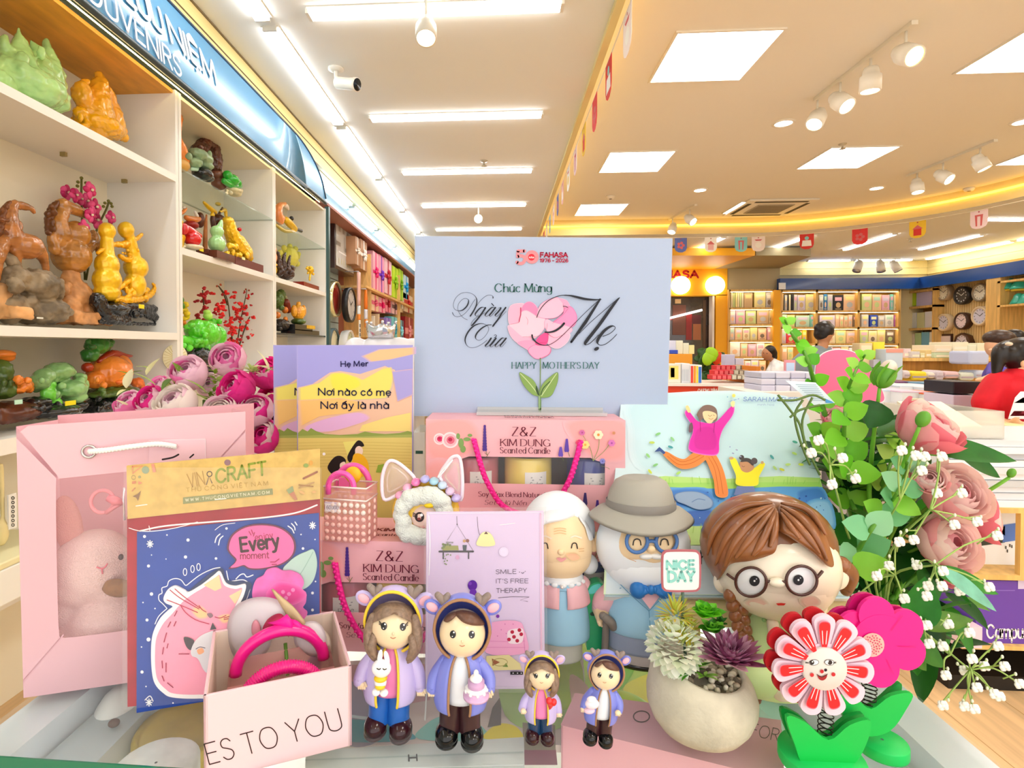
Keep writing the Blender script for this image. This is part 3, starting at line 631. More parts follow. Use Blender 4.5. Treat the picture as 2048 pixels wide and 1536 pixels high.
for i, (px, py, r) in enumerate(((133,385,17),(150,390,16),(180,380,18),(172,402,17),(190,414,18),(180,430,16),(192,440,18),(222,435,15),(168,455,17),(160,398,14))):
    p = onx(px, py, X+.05*(i % 3)); s = pxs(p)
    for q in range(5):
        a = q*1.257+i; d = V((0, cos(a), sin(a)))*r*s*.5
        m.ell(p+d, (.008, r*s*.52, r*s*.36), m_orch if q % 2 else m_orch2, Matrix.Rotation(-a, 3, 'X'),10,6)
    m.ell(p+V((.01,0,0)), r*s*.16, mat('F4E6C8', .5), None, 8,6)
m.build('blossoms', t)
m = MB()
for P in ([(170,560),(165,460),(163,400),(163,358)],[(172,560),(190,470),(212,420),(217,405)]): m.tube([onx(a, c_, X) for a, c_ in P],.004, mat('5B5A22', .5),6,4)
for px, py in ((155,372),(156,364),(163,356),(172,366),(175,370),(207,413),(210,406),(217,402),(224,413),(222,407)): m.ell(onx(px, py, X),.0065, mat('77742E', .5), None, 8,6)
m.build('stem', t)
# nearest bay, lower shelf
sc('amber_figurine', 'amber capped figurine on a green base at the photo edge, lower shelf', 'ornament', -1.53,[('cap', m_orange, [('e', 5,708,24,9),('e', 12,715,17,9)]),('body', m_dkgreen, [('e', 5,745,20,28),('e', 8,780,26,18)]+cl(6,775,24,14,10,8),.004,(.02,.01)),('dark_base', m_dkwood, [('e', 20,822,60,20),('b', -30,815,78,850,.05)],.005,(.02,.01))])
o = sc('jade_carving', 'green jade toads and vegetables carving with an orange flower, lower shelf', 'ornament', -1.5,[
 ('jade', m_jade2,[('e', 118,742,28,18),('e', 90,752,22,16),('e', 140,778,34,18),('e', 78,765,22,16),('e', 168,770,10,14),('e', 150,795,24,12),('t', [(95,760,10),(120,755,9),(145,745,8)]),('e', 160,755,14,10)]+cl(120,775,50,20,18,9),.004,(.02,.008)),
 ('gourd', mat('7BE04A', .12, coat=.7, sss=.3),[('e', 98,788,16,18),('e', 108,808,16,16),('t', [(100,770,12),(90,785,9),(94,805,8)]),('e', 100,830,10,6)],.003),
 ('flower', m_orange, [('e', 48,770,17,14),('e', 38,780,12,8),('e', 58,778,10,8)]+cl(47,768,14,12,10,6),.003,(.012,.01)),
 ('dark_base', m_black, [('e', 100,822,60,14),('e', 70,805,30,12),('e', 160,810,16,10)]+cl(100,818,60,8,8,8),.004,(.02,.01))])
sticker(o, 141,806,17,9,-1.42); sticker(o, 37,804,11,9,-1.42, 'BFEBD2')
o = sc('amber_treasure_pot', 'amber treasure pot with green top and orange flowers, lower shelf by the divider', 'ornament', -1.53,[
 ('pot', m_orange, [('e', 220,745,44,34),('e', 240,735,24,26),('e', 190,760,20,18)]+cl(205,765,28,12,10,7),.004,(.02,.006)),
 ('rim', mat('A8300E', .25, coat=.5),[('t', [(200,722,7),(225,708,9),(250,712,6),(263,712,3)]),('e', 175,735,12,10)],.004),
 ('cabbage', mat('2F7A2A', .3, coat=.4, noise=(14,.35)),[('e', 195,690,24,18),('e', 180,710,18,14),('e', 215,685,13,8)]+cl(198,685,24,14,12,7),.004,(.02,.012)),
 ('flowers', mat('F7803A', .35),[('e', 245,760,18,13),('e', 275,765,13,10),('e', 283,772,8,6)]+cl(250,758,22,10,8,6),.003,(.012,.01)),
 ('leaf_base', m_dkgreen, [('e', 225,784,50,12),('e', 200,790,30,8)]+cl(225,782,46,8,14,6),.004,(.015,.01)),
 ('stand', m_black, [('e', 205,808,34,14),('b', 172,812,245,826,.05)]+cl(205,806,30,8,10,6),.004,(.015,.01))])
# middle bay, glass shelf
XM = -1.5
sc('amber_vase', 'tall amber vase figure beside the divider on the middle glass shelf', 'ornament', XM, [('vase', m_orange, [('t', [(352,236,14),(353,252,10),(352,275,11),(358,300,16),(362,318,18)]),('e', 350,233,13,6)],.004,(.02,.006)),('base', mat('E9B25A', .3, coat=.4),[('e', 360,330,20,14)]+cl(362,328,18,8,8,6),.004),('band', m_dkwood, [('t', [(344,300,5),(360,308,5),(374,312,4)])],.004)])
sc('jade_bonsai', 'grey green jade pebbles ornament on a dark round bowl, middle glass shelf', 'ornament', -1.47,[('jade', mat('8FAE88', .3, coat=.4, noise=(12,.3)),[('e', 395,310,22,12),('e', 405,318,22,12),('e', 388,325,18,8),('e', 410,332,18,8)]+cl(397,318,24,14,14,8),.004,(.02,.008)),('bowl', m_black, [('e', 405,348,22,12),('e', 415,356,14,8)],.004,(.01,.004)),('tag_band', mat('BFE8D0', .5),[('t', [(384,338,4),(405,340,4),(420,344,4)])],.003)])
sc('wooden_tree_carving', 'dark brown carved tree ornament behind the jade pebbles', 'carving', -1.56,[('trunk', m_dkwood, [('t', [(395,300,12),(412,285,12),(425,290,10),(448,286,3)]),('t', [(405,290,10),(412,278,7),(420,276,4)]),('t', [(425,295,14),(430,315,14),(432,335,13)]),('e', 400,298,18,10),('e', 435,282,14,5)]+cl(420,292,26,12,14,6),.004,(.015,.01)),('pot', mat('7C4A3A', .3, coat=.4),[('e', 434,350,15,10),('e', 438,368,16,12)],.004)])
sc('green_toad_figurine', 'bright green glass toad on a cream base at the end of the glass shelf', 'ornament', XM, [('toad', mat('18B62C', .08, coat=.8, sss=.2),[('e', 462,360,18,12),('e', 455,350,10,9),('e', 474,366,10,9),('t', [(448,362,6),(462,370,7),(480,372,5)])],.003),('base', mat('E8DDB4', .5, noise=(30,.2)),[('e', 468,382,18,6),('e', 470,388,14,5)]+cl(468,383,16,4,12,4),.003)])
# middle bay, white shelf
XM = -1.47
o = sc('golden_carving', 'golden coin cluster by the divider on the middle white shelf', 'ornament', XM, [('coins', m_gold, [('e', 352,450,12,22),('e', 356,475,14,20)]+cl(354,462,14,28,22,6),.003,(.012,.008))])
o = sc('koi_figurine', 'orange and white koi fish figurine behind the red gourd', 'ornament', -1.56,[('fish', m_orange, [('t', [(372,435,5),(385,440,8),(398,438,5)]),('t', [(355,430,3),(366,424,4),(372,418,3)])],.003),('fins', mat('F4EFE4', .4),[('t', [(390,424,3),(394,432,4)]),('e', 368,415,4,3),('t', [(348,430,2),(350,422,2)])],.003),('wave_stand', mat('B0201E', .3, coat=.4),[('e', 382,450,16,9),('t', [(380,455,8),(385,490,8)])],.004)])
o = sc('red_gourd_figurine', 'shiny red glass gourd with a fish, middle white shelf', 'ornament', XM+.03,[('gourd', m_red, [('e', 368,458,9,12),('e', 385,478,18,15),('t', [(366,452,6),(380,462,9),(398,472,7)])],.003),('base', mat('EDE0C0', .5),[('e', 385,494,22,5)]+cl(385,494,20,3,12,3),.003)])
sticker(o, 403,499,9,7,-1.41)
m_inc = mat('9A5A22', .5, noise=(20,.3)); sc('wooden_obelisk', 'tall slim brown wooden stick ornament between red and green gourds', 'ornament', XM+.02,[('stick', m_inc, [('t', [(410,500,5),(411,460,4),(413,430,2)])],.003),('foot', m_dkwood, [('b', 404,498,416,507,.03)],0)])
o = sc('green_gourd_figurine', 'pale green jade gourd on the middle white shelf', 'ornament', XM+.05,[('gourd', mat('A9DC93', .1, coat=.8, sss=.3),[('e', 434,488,18,17),('e', 434,463,14,12),('t', [(434,470,11),(440,452,6),(443,442,3)])],.003),('base', m_dkwood, [('b', 418,500,455,515,.04)],0)])
sticker(o, 448,512,9,7,-1.40)
t = sc('golden_bonsai', 'small gilded bonsai with curled leaves behind the green gourd', 'ornament', -1.58,[('trunk', m_dkwood, [('t', [(432,470,6),(425,440,5),(428,420,3)]),('t', [(428,445,4),(440,425,3),(445,415,2)]),('e', 436,440,16,12),('e', 400,440,10,16)],.004),('leaves', m_gold, [('t', [(408,405,3),(418,415,5),(430,424,5)]),('e', 436,408,6,4),('t', [(440,424,3),(450,420,4),(452,432,3)]),('e', 425,430,5,5)],.0025)])
o = sc('golden_toad_figurine', 'tall golden money figure with red bead on a brown base', 'ornament', XM, [('figure', m_gold, [('t', [(458,445,12),(462,465,14),(475,490,18),(488,505,18)]),('e', 455,442,11,8),('t', [(480,480,10),(492,500,11),(498,515,9)])]+cl(470,500,26,14,22,6),.003,(.012,.008)),('bead', m_red, [('e', 479,459,5,4)],.002),('base', mat('6B2E2A', .35),[('b', 455,512,512,533,.045)],0)])
sticker(o, 487,517,8,5,-1.41, 'F4F2B0')
# middle bay, lower compartment
XM = -1.46
o = sc('green_toad_figurine', 'large bright green carved toad on a black stand below the red blossom', 'ornament', XM, [('toad', mat('5FD62E', .12, coat=.7, sss=.3, noise=(9,.2)),[('e', 410,668,32,28),('e', 395,660,26,22),('t', [(365,680,10),(400,690,13),(445,688,9)]),('e', 425,645,10,8),('e', 436,672,18,20)]+[('e', 355+12*i, 688+4*((i*7) % 3),7,7,.03) for i in range(9)]+cl(405,665,36,22,16,8),.004,(.015,.008)),('lotus', mat('B9E86A', .3),[('e', 416,632,10,8),('e', 414,624,8,5)],.003),('black_stand', m_black, [('e', 395,715,34,22),('e', 410,735,24,22),('t', [(372,700,8),(420,702,8),(440,698,6)])]+cl(398,722,28,20,14,8),.004,(.015,.012)),('drops', mat('DDF0E6', .2),[('t', [(370,700,3),(369,706,4)]),('t', [(408,700,3),(407,706,4)]),('t', [(421,700,3),(420,706,4)])],.002)])
t = thing('red_blossom_branch', 'bright red artificial blossom branch in the middle bay', 'artificial flower', onx(470,720,-1.55))
m = MB(); mr = mat('EE1F1F', .5, noise=(40,.25)); mr2 = mat('B3121E', .5)
for i in range(150):
    a = R.random(); px = 470+(R.uniform(-1,1))*(48-18*a)+(a-.5)*4; py = 585+a*110
    if i < 22: px, py = R.uniform(390,418), R.uniform(575,640)
    p = onx(px, py, -1.55+R.uniform(-.06,.07)); rr = R.uniform(.007,.013)
    for q in range(4): m.ell(p+V((R.uniform(-1,1), R.uniform(-1,1), R.uniform(-1,1)))*rr*.7,(rr*.8, rr*.8, rr*.6), mr2 if i < 26 or i % 6 == 0 else mr, None, 7,5)
m.build('blossoms', t)
m = MB()
for P in ([(470,720),(462,660),(455,600),(440,575)],[(470,720),(480,650),(490,600),(494,580)],[(470,720),(492,650),(505,625)],[(455,610),(448,590),(437,572)],[(430,660),(410,620),(405,580)]): m.tube([onx(a, c_, -1.55) for a, c_ in P],[.005,.004,.003,.002][:len(P)], mat('4A3A1E', .6),6,4)
for px, py in ((437,571),(494,581),(505,622),(503,630)):
    for q in range(3): m.ell(onx(px+R.uniform(-5,5), py+R.uniform(-3,3),-1.55),.006, mat('B5502A', .5), None, 7,5)
m.build('branches', t)
t = sc('yellow_flower_spray', 'yellow artificial flower spray beside the divider, behind the toad', 'artificial flower', -1.54,[('petals', m_yel, cl(360,625,16,18,22,6),.003,(.01,.006)),('orange_petals', mat('F08A2A', .5), cl(357,648,12,6,9,6),.003),('leaf', mat('4B8A1E', .4),[('e', 356,600,12,10),('e', 362,612,8,8)],.003)])
p = onx(350,715,-1.42); t = thing('round_fan', 'cream pleated round fan peeking out by the divider', 'fan', p); m = MB(); s = pxs(p); m.lathe(p, [(.001,0),(26*s, 0),(26*s, .004),(.001,.004)], mat('EFE6C0', .6),32,(.9,-.45,0))
for i in range(24):
    a = i*pi/12; R3 = V((.9,-.45,0)).to_track_quat('Z', 'Y').to_matrix(); m.tube([p+R3 @ V((6*s*cos(a),6*s*sin(a),.0055)), p+R3 @ V((25*s*cos(a),25*s*sin(a),.0055))],.0012, mat('D8C890', .6),4)
m.build('fan_leaf', t)
# far bay
XM = -1.5
sc('koi_figurine', 'peach glass fish on gold on the far glass shelf', 'ornament', XM, [('fish', mat('F39A5A', .12, coat=.7, sss=.3),[('t', [(560,442,9),(556,425,9),(560,412,7),(570,408,4)]),('e', 563,436,8,7)],.003),('tail', mat('F6E4D4', .3),[('t', [(566,410,4),(572,412,5),(576,418,3)])],.003),('gold_base', m_gold, [('e', 545,420,7,10),('t', [(572,440,7),(580,448,8),(590,458,6)]),('t', [(552,450,3),(570,462,4),(590,462,3)])],.003),('dark_foot', m_black, [('t', [(592,458,3),(602,462,4)]),('e', 583,437,5,5)],.003)])
sc('coral_carving', 'dark branching root carving on the far white shelf', 'carving', -1.47,[('branches', mat('3E2113', .3, coat=.4),[('t', [(560,545,8),(558,520,5),(556,505,3)]),('t', [(568,545,8),(567,520,5),(571,506,2)]),('t', [(575,545,7),(577,525,4),(580,512,2)]),('e', 572,548,18,12),('t', [(580,550,6),(588,535,3)])]+cl(570,545,16,12,10,5),.003,(.012,.008))])
sc('peach_flower_carving', 'gold and peach flower carving beside the far divider', 'ornament', -1.5,[('flower', mat('F2B184', .4),[('e', 545,515,10,13),('e', 548,500,6,7)]+cl(546,515,9,14,8,4),.003),('gold', m_gold, [('e', 546,540,9,10)]+cl(546,538,9,10,12,4),.003)])
sc('yellow_scalloped_dish', 'pale yellow scalloped dish standing behind the root carving', 'dish', -1.62,[('dish', mat('E6E060', .35),[('e', 578,515,20,22)]+[('e', 578+20*cos(i*.6),515+22*sin(i*.6),6,6) for i in range(11)],.004)])
sc('golden_tree_award', 'small gold tree ornament on a red oval base, far white shelf', 'ornament', -1.46,[('tree', m_gold, [('t', [(619,560,2),(621,545,2)]),('e', 621,540,7,8)]+cl(621,540,7,9,12,3,.02),.002,(.01,.005)),('base', mat('8E2A1E', .25, coat=.5),[('b', 597,563,628,573,.04)],0)])
sc('jade_plant_ornament', 'jade and coral plant ornament on the black shelf of the far bay', 'ornament', -1.5,[('leaves', m_dkgreen, [('e', 555,600,14,18),('e', 562,590,10,12)]+cl(556,600,16,18,14,6),.003,(.012,.008)),('fruit', m_orange, [('e', 554,630,8,7),('e', 570,620,7,7),('e', 571,638,5,5)],.003),('coral', mat('7A2E1E', .3),[('t', [(572,605,8),(576,620,7)])],.003),('dark_base', mat('3A342E', .3),[('e', 560,650,20,12),('e', 572,656,10,6)]+cl(560,650,18,8,8,5),.003,(.01,.008))])
sc('amber_award', 'amber glass castle ornament on a stepped black plinth', 'ornament', -1.46,[('castle', m_amber, [('e', 597,625,14,16),('e', 597,608,5,5),('e', 588,622,7,12),('e', 607,622,6,12)],.003,(.01,.006)),('green_foot', m_dkgreen, [('e', 597,643,16,7)],.003),('plinth', m_black, [('b', 576,648,612,660,.05),('b', 576,658,626,671,.05)],0),('plaque', m_gold, [('b', 600,650,617,657,.052)],0)])
# low compartments at the photo's left edge
sc('wooden_paddle', 'pale wooden paddle leaning at the far left behind the gift bag', 'paddle', -1.45,[('blade', mat('E8D79E', .5),[('e', 2,1065,14,28),('t', [(6,1040,4),(2,950,5),(1,930,5)])],.005)])
t = thing('sample_strip', 'white strip with a column of black marks behind the gift bag', 'card', onx(26,1030,-1.43)); m = MB(); a = onx(18,1060,-1.43); c_ = onx(33,990,-1.43); m.box((-1.435, a.y, a.z),(-1.43, c_.y, onx(18,990,-1.43).z), mat('F2F0EA', .5)); m.build('card', t)
m = MB(); Mx = Pl((-1.43,0,0),(1,0,0)).m(.001)
for i in range(7): m.ring(Mx, 26,996+9*i, 2.6,2.6,1.6, mat('2A2A2A'))
m.build('printed_marks', t)
for k, (y0, y1, z0, z1, c_, lab) in enumerate(((1.36,1.85,.52,.62, 'F3F2EC', 'white flat box on the low shelf at the left edge'),(1.36,1.7,.62,.64, 'EFE7B8', 'pale yellow sleeve on the white box at the left edge'))):
    m = MB(); m.box((-1.62, y0, z0),(-1.36, y1, z1), mat(c_, .5)); tag(m.build('flat_box', bevel=.004), lab, 'box')
# ---------------------------------------------------------------- slat wall and gift shelves beyond the cabinets
XS = -1.69
def disc_clock(px, py, rpx, rim, face, label, X=XS, hands=True, depth=.05, numerals=True, group='wall clocks'):
    p = onx(px, py, X+depth); s = pxs(p); r = rpx*s; t = thing('wall_clock', label, 'clock', p-V((0,0, r)), group); ax = V((1,0,0))
    b0 = p-ax*depth
    m = MB(); m.lathe(b0,[(r*.96,0),(r, depth*.4),(r, depth),(r*.9, depth*1.05),(r*.86, depth*.85)], rim, 32, ax, caps=False); m.build('rim', t)
    m = MB(); m.lathe(b0,[(r*.88, depth*.8),(.001, depth*.8)], face, 32, ax); m.build('face', t)
    Mx = lambda a, c_: b0+V((depth*.83, a*r, c_*r))
    m = MB(); k = mat('2A2622', .5)
    if numerals:
        for i in range(12): m.ribbon(Mx, [(.66*cos(i*pi/6),.66*sin(i*pi/6)),(.76*cos(i*pi/6),.76*sin(i*pi/6))],.05, k, False)
        m.build('hour_marks', t)
    if hands:
        m = MB(); m.ribbon(Mx, [(0,0),(.38,.22)],.06, k); m.ribbon(Mx, [(0,0),(-.5,.4)],.04, k); m.disc(Mx, 0,0,.05, k); m.build('hands', t)
    return t
# the big framed calendar clock, mirror-like round clock, black clock, lower clocks
z0, z1 = onx(690,545,-1.56).z, onx(690,447,-1.56).z; ya, yb = onx(670,500,-1.56).y, onx(708,500,-1.56).y
t = thing('calendar_clock', 'large dark framed rectangular calendar clock at the top of the slat wall', 'clock', (-1.63,(ya+yb)/2, z0))
m = MB(); m.box((-1.70, ya, z0),(-1.56, yb, z1), mat('3A1F1C', .3, coat=.4)); m.build('frame', t, bevel=.006)
m = MB(); m.box((-1.562, ya+.03, z0+.03),(-1.557, yb-.03, z1-.03), mat('D6D6D2', .15)); m.build('glass_face', t)
m = MB(); L = yb-ya; H = z1-z0
Mx = lambda u, v: V((-1.555, ya+u*L, z0+v*H))
for u, v, w, h, c_ in ((.2,.8,.1,.1, '9A8E86'),(.4,.8,.1,.1, '9A8E86'),(.62,.8,.1,.1, '9A8E86'),(.15,.5,.2,.08, '8F8478'),(.6,.45,.22,.08, '8F8478'),(.45,.55,.03,.3, 'A8A29C'),(.5,.35,.7,.03, 'F6F6F6')): m.fill(Mx, [(u-w/2, v-h/2),(u+w/2, v-h/2),(u+w/2, v+h/2),(u-w/2, v+h/2)], mat(c_))
for i in range(6): m.fill(Mx, [(.15+.12*i, .12),(.19+.12*i, .12),(.2+.12*i, .22),(.16+.12*i, .24)], mat('C8C2A0'))
m.build('printed_panel', t)
disc_clock(675,598,36, mat('EFE9B8', .15,.7), mat('A4352A', .1, coat=.6), 'round pale gold clock with shiny red reflecting face on the slat wall', hands=False, numerals=False, depth=.09)
disc_clock(704,610,35, mat('1C1C1E', .3), mat('D9D6D0', .4), 'round black rimmed clock right of the gold one', depth=.06, X=-1.56)
disc_clock(671,690,34, mat('51656A', .3), mat('E9DFB8', .3), 'low dark rimmed clock with a yellow tag', depth=.08, hands=False)
disc_clock(702,694,34, mat('E8E8E6', .3), mat('DCEBCB', .4), 'low white rimmed clock behind the white crown bank', depth=.08, X=-1.60, hands=False)
# gift wrap shelves
m_ply = mat('E7B873', .5, noise=(5,.12,(12,1,2)))
t = thing('gift_shelf', 'pine shelving unit full of ribboned gift boxes behind the slat wall', 'shelf unit', (-1.55,7.5,0))
YG = 5.75
m = MB(); m.box((-1.74, YG, 0),(-1.72,10.5,2.36), mat('9A5A48', .6)); m.build('back_panel', t)
for y in (6.02,7.8,9.6):
    m = MB(); m.box((-1.72, y, .1),(-1.42, y+.03,2.25), m_ply); m.build('upright', t)
for z in (1.88,1.36,.85,.4):
    m = MB(); m.box((-1.72, YG, z-.025),(-1.40,10.4, z), m_ply); m.build('shelf_board', t)
def giftbox(px0, px1, pyt, pyb, X, col, rib, label, bow=True, dep=.1):
    y0, y1 = onx(px0,500, X).y, onx(px1,500, X).y; zb = onx((px0+px1)/2, pyb, X).z; zt = onx((px0+px1)/2, pyt, X).z
    t = thing('gift_box', label, 'gift box', (X-dep/2,(y0+y1)/2, zb), 'ribboned gift boxes on the pine shelves')
    m = MB(); m.box((X-dep, y0, zb),(X, y1, zt), mat(col, .45)); m.build('box', t)
    m = MB(); yc = (y0+y1)/2; zc = (zb+zt)/2; w = (y1-y0)*.06; mr_ = mat(rib, .4)
    m.box((X, yc-w, zb),(X+.003, yc+w, zt), mr_); m.box((X, y0, zc-w),(X+.003, y1, zc+w), mr_); m.build('ribbon', t)
    if bow:
        m = MB(); r = min(y1-y0, zt-zb)*.2
        for i in range(6): an = i*pi/3; m.ell(V((X+.015, yc+cos(an)*r*.7, zc+sin(an)*r*.7)),(.015, r*.55, r*.3), mr_, Matrix.Rotation(-an+0,3, 'X').inverted() if 0 else Matrix.Rotation(an, 3, 'X'),8,6)
        m.ell(V((X+.02, yc, zc)), r*.25, mr_, None, 8,6); m.build('bow', t)
GB = [(711,719,475,530, 'B98A66', 'F1E6DA', 'tan gift box with white ribbon, left of the pair on the top pine shelf'),(721,734,482,540, 'B98A66', 'F6F0EA', 'tan gift box with white ribbon, right of the pair on the top pine shelf'),
 (746,757,505,585, 'F7B3C4', 'E81E78', 'pale pink gift box with magenta bow, upper row'),(758,768,512,590, 'F9A0C0', '7A35C8', 'pink gift box with violet bow, upper row'),(769,783,520,588, 'F4C7D2', 'C21E38', 'light pink striped gift box with red star, upper row'),(785,797,535,596, 'C6E62E', '94C81A', 'lime green gift box with green bow, upper row'),(798,806,540,600, 'B8E23A', '7FB81A', 'second lime gift box behind the first'),(808,817,552,598, 'CDE7EE', '19A2DE', 'pale box with blue bow at the sign edge'),
 (743,757,590,622, 'F9D6B4', 'E86A8A', 'cream box with pink bow, middle row'),(758,770,596,625, 'F6A9BE', 'E8186E', 'pink box with hot pink bow, middle row'),(771,781,592,624, 'F58AA4', 'B4152E', 'rose box with dark red bow, middle row'),(784,795,600,628, 'F3C3C8', '6A4A4A', 'pale pink box with grey bow, middle row'),(797,806,602,624, 'D2B48A', 'F2E6D0', 'kraft box with cream ribbon, middle row'),(808,825,590,625, 'F4DCC0', 'D02A2A', 'cream box with red bow beside the sign, middle row'),
 (772,782,636,680, '9A86DA', '5A35C8', 'violet gift box, lower row'),(783,794,634,682, '7CD2DE', '1E9ABE', 'turquoise gift box with blue bow, lower row'),(796,807,640,684, '4C5C78', '8FE0F2', 'slate box with light blue ribbons, lower row'),(810,826,635,690, 'A81624', 'F09AA0', 'dark red gift box with pink bow, lower row')]
for g in GB: giftbox(g[0], g[1], g[2], g[3],-1.46, *g[4:])
def hang(px, py0, py1, wpx, cols, label, X=-1.38):
    p = onx(px, py1, X); s = pxs(p); t = thing('craft_knife', label, 'tool', p); mm = MB(); 
    z0, z1 = p.z, onx(px, py0, X).z; H = z1-z0; w = wpx*s/2; Y = p.y
    for f0, f1, c_, sc_ in cols:
        m = MB(); r = [[V((X+.012*k, Y+w*sc_(f)*q, z0+H*f)) for k, q in ((-1,-1),(1,-1),(1,1),(-1,1))] for f in [f0+(f1-f0)*i/5 for i in range(6)]]; m.loft(r, mat(c_, .4)); m.build('handle' if c_.startswith('F0') else 'blade_guard', t)
    m = MB(); m.tube([V((X, Y, z1-.01)), V((X, Y, z1+.01)), V((-1.70, Y, z1+.01))],.004, mat('C9CCD0', .3,.7),6); m.build('hook', t)
hang(732,580,655,12,[(.48,1, 'F07A14', lambda f: 1-.85*max(0,(f-.7)/.3)**2),(.22,.48, 'E4E2EC', lambda f: 1),(0,.22, 'F0903A', lambda f: .8)], 'orange pointed knife shaped package hanging beside the gift boxes')
hang(718,545,640,12,[(.3,1, 'F3BFB0', lambda f: 1),(.12,.3, 'E9EEF0', lambda f: .9),(0,.12, 'F08A2A', lambda f: .9)], 'pink and white hanging package left of the orange knife', -1.42)
p = onx(720,668,-1.395); t = thing('label_strip', 'white strip with black stacked lettering blocks beside the low clocks', 'card', p); s = pxs(p); m = MB(); m.box((-1.40, p.y-6*s, p.z-20*s),(-1.395, p.y+6*s, p.z+28*s), mat('F4EFE6')); m.build('card', t); m = MB()
for i in range(4): m.box((-1.395, p.y-3*s, p.z-14*s+9*s*i),(-1.393, p.y+3*s, p.z-7*s+9*s*i), mat('333338'))
m.build('printed_marks', t)
for k, (px, w, h, c_) in enumerate(((741,6,38, 'E9D9C0'),(750,6,36, 'F1E7D6'),(759,6,40, 'E4C9A4'),(767,5,30, 'B07A58'))):
    p = onx(px, 668,-1.44); s = pxs(p); m = MB(); m.box((-1.54, p.y-w*s, p.z),(-1.44, p.y+w*s*.2, p.z+h*s), mat(c_, .5)); tag(m.build('small_box'), '%s small box on the lower pine shelf, %s from the left' % (('beige', 'ivory', 'tan', 'brown')[k],('first', 'second', 'third', 'fourth')[k]), 'box', 'small boxes on the lower pine shelf')
# ================================================================ BACK OF THE SHOP
m_yel2 = mat('FBB41A', .5); m_oak = mat('E9BE72', .5, noise=(3,.14,(12,12,1))); m_oakd = mat('C98F3C', .5, noise=(3,.14,(12,12,1)))
def bx(px0, py0, px1, py1, Y, d, m_, mb):
    """a box whose front face spans two sight lines at distance Y"""
    a, c_ = at(px0, py1, Y), at(px1, py0, Y); mb.box((a.x, Y, a.z),(c_.x, Y+d, c_.z), m_); return mb
YW = 10.96
# entrance portal
t = thing('shop_entrance', 'yellow entrance portal with dark doorway, red letters and round lamps at the back', 'entrance', at(1400,815,10.8))
m = MB(); bx(1250,534,1455,592,10.7,.26, m_yel2, m); m.build('header', t)
m = MB(); a = at(1430,590,10.75); c_ = at(1455,590,10.75); m.box((a.x, 10.7,0),(c_.x, YW, a.z), m_yel2); m.build('post', t)
m = MB(); a = at(1250,590,10.75); c_ = at(1275,590,10.75); m.box((a.x, 10.7,0),(c_.x, YW, a.z), m_yel2); m.build('post', t)
m = MB(); a = at(1426,590,10.7); c_ = at(1430,590,10.7); m.box((a.x, 10.72,0),(c_.x, 10.9, a.z), mat('F4EFE6')); m.build('door_jamb', t)
a, c_ = at(1275,592, YW-.03), at(1427,592, YW-.03)
m = MB(); m.box((a.x, YW-.03,0),(c_.x, YW, a.z), mat('3A2A22', .08, noise=(2.5,.5), coat=.6)); m.build('glass_door', t)
m = MB(); Mx = lambda x, y: at(x, y, 10.7)-V((0,.004,0)); text(m, Mx, 'FAHASA', (1296,555),(1396,555),13, mat('B3151C', .5), w=.3); m.build('sign_letters', t)
for k, (px, py) in enumerate(((1290,572),(1363,570),(1432,570))):
    p = at(px, py, 10.6); s = pxs(p); m = MB(); m.lathe(p, [(.001,0),(17*s, 0),(18*s, .01),(18*s, .08),(.001,.08)], mat('FFF6DC', .5, emit=2.2),28,(0,1,0)); m.build('disc_lamp', t)
m = MB()
for P in ([(1342,617),(1365,575)],[(1432,560),(1432,554)]): pass
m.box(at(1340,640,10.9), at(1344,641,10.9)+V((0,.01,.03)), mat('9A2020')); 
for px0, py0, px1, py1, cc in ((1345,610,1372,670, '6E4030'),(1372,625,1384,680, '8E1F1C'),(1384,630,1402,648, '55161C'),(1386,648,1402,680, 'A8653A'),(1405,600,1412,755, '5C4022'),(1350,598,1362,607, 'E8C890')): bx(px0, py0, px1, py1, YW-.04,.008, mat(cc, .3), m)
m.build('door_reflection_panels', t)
m = MB(); a, c_ = at(1336,637,10.85), at(1404,620,10.85); m.tube([a, c_],.02, mat('FFFFFF', .5, emit=3),6); tag(m.build('light_bar'), 'slanting white light bar in front of the dark doorway', 'light')
m = MB(); a, c_ = onz(1250,532,2.70), onz(1465,532,2.70); m.prism([(a.x, 10.7,2.70),(c_.x-.2,10.7,2.70), onz(1510,511,2.70), onz(1250,511,2.70)],(0,0,.12), m_yel2); struct(m.build('trim_7'))
m = MB(); m.prism([(c_.x-.2,10.72,2.705),(at(1560,533,10.7).x, 10.72,2.705), onz(1622,513,2.705), onz(1600,511,2.705), onz(1512,511,2.705)],(0,0,.13), mat('9A8C68', .6)); struct(m.build('trim_8'))
m = MB(); bx(1455,534,1560,580,10.72,.2, mat('BEB08C', .7), m); struct(m.build('trim_9'))
# bookcases
def bookcase(name, label, px0, px1, pyt, rows, divs, Y, post=None):
    a, c_ = at(px0, pyt, Y), at(px1, pyt, Y); t = thing('bookcase', label, 'bookcase', ((a.x+c_.x)/2, Y+.15,0), 'back wall bookcases')
    m = MB(); m.box((a.x, Y+.26,0),(c_.x, Y+.28, a.z), mat('E5B252', .5)); m.build('back_panel', t)
    for px in [px0]+divs+[px1]:
        p = at(px, pyt, Y); m = MB(); m.box((p.x-.02, Y, 0),(p.x+.02, Y+.26, a.z), m_oak); m.build('upright', t)
    m = MB()
    for py in rows+[pyt]: p = at(px0, py, Y); m.box((a.x+.03, Y+.01, p.z-.046),(c_.x-.03, Y+.025, p.z-.041), mat('FFEFC8', .5, emit=6))
    m.build('shelf_light', t)
    for py in rows+[pyt]:
        p = at(px0, py, Y); m = MB(); m.box((a.x, Y, p.z-.04),(c_.x, Y+.26, p.z), m_oak); m.build('shelf_board', t)
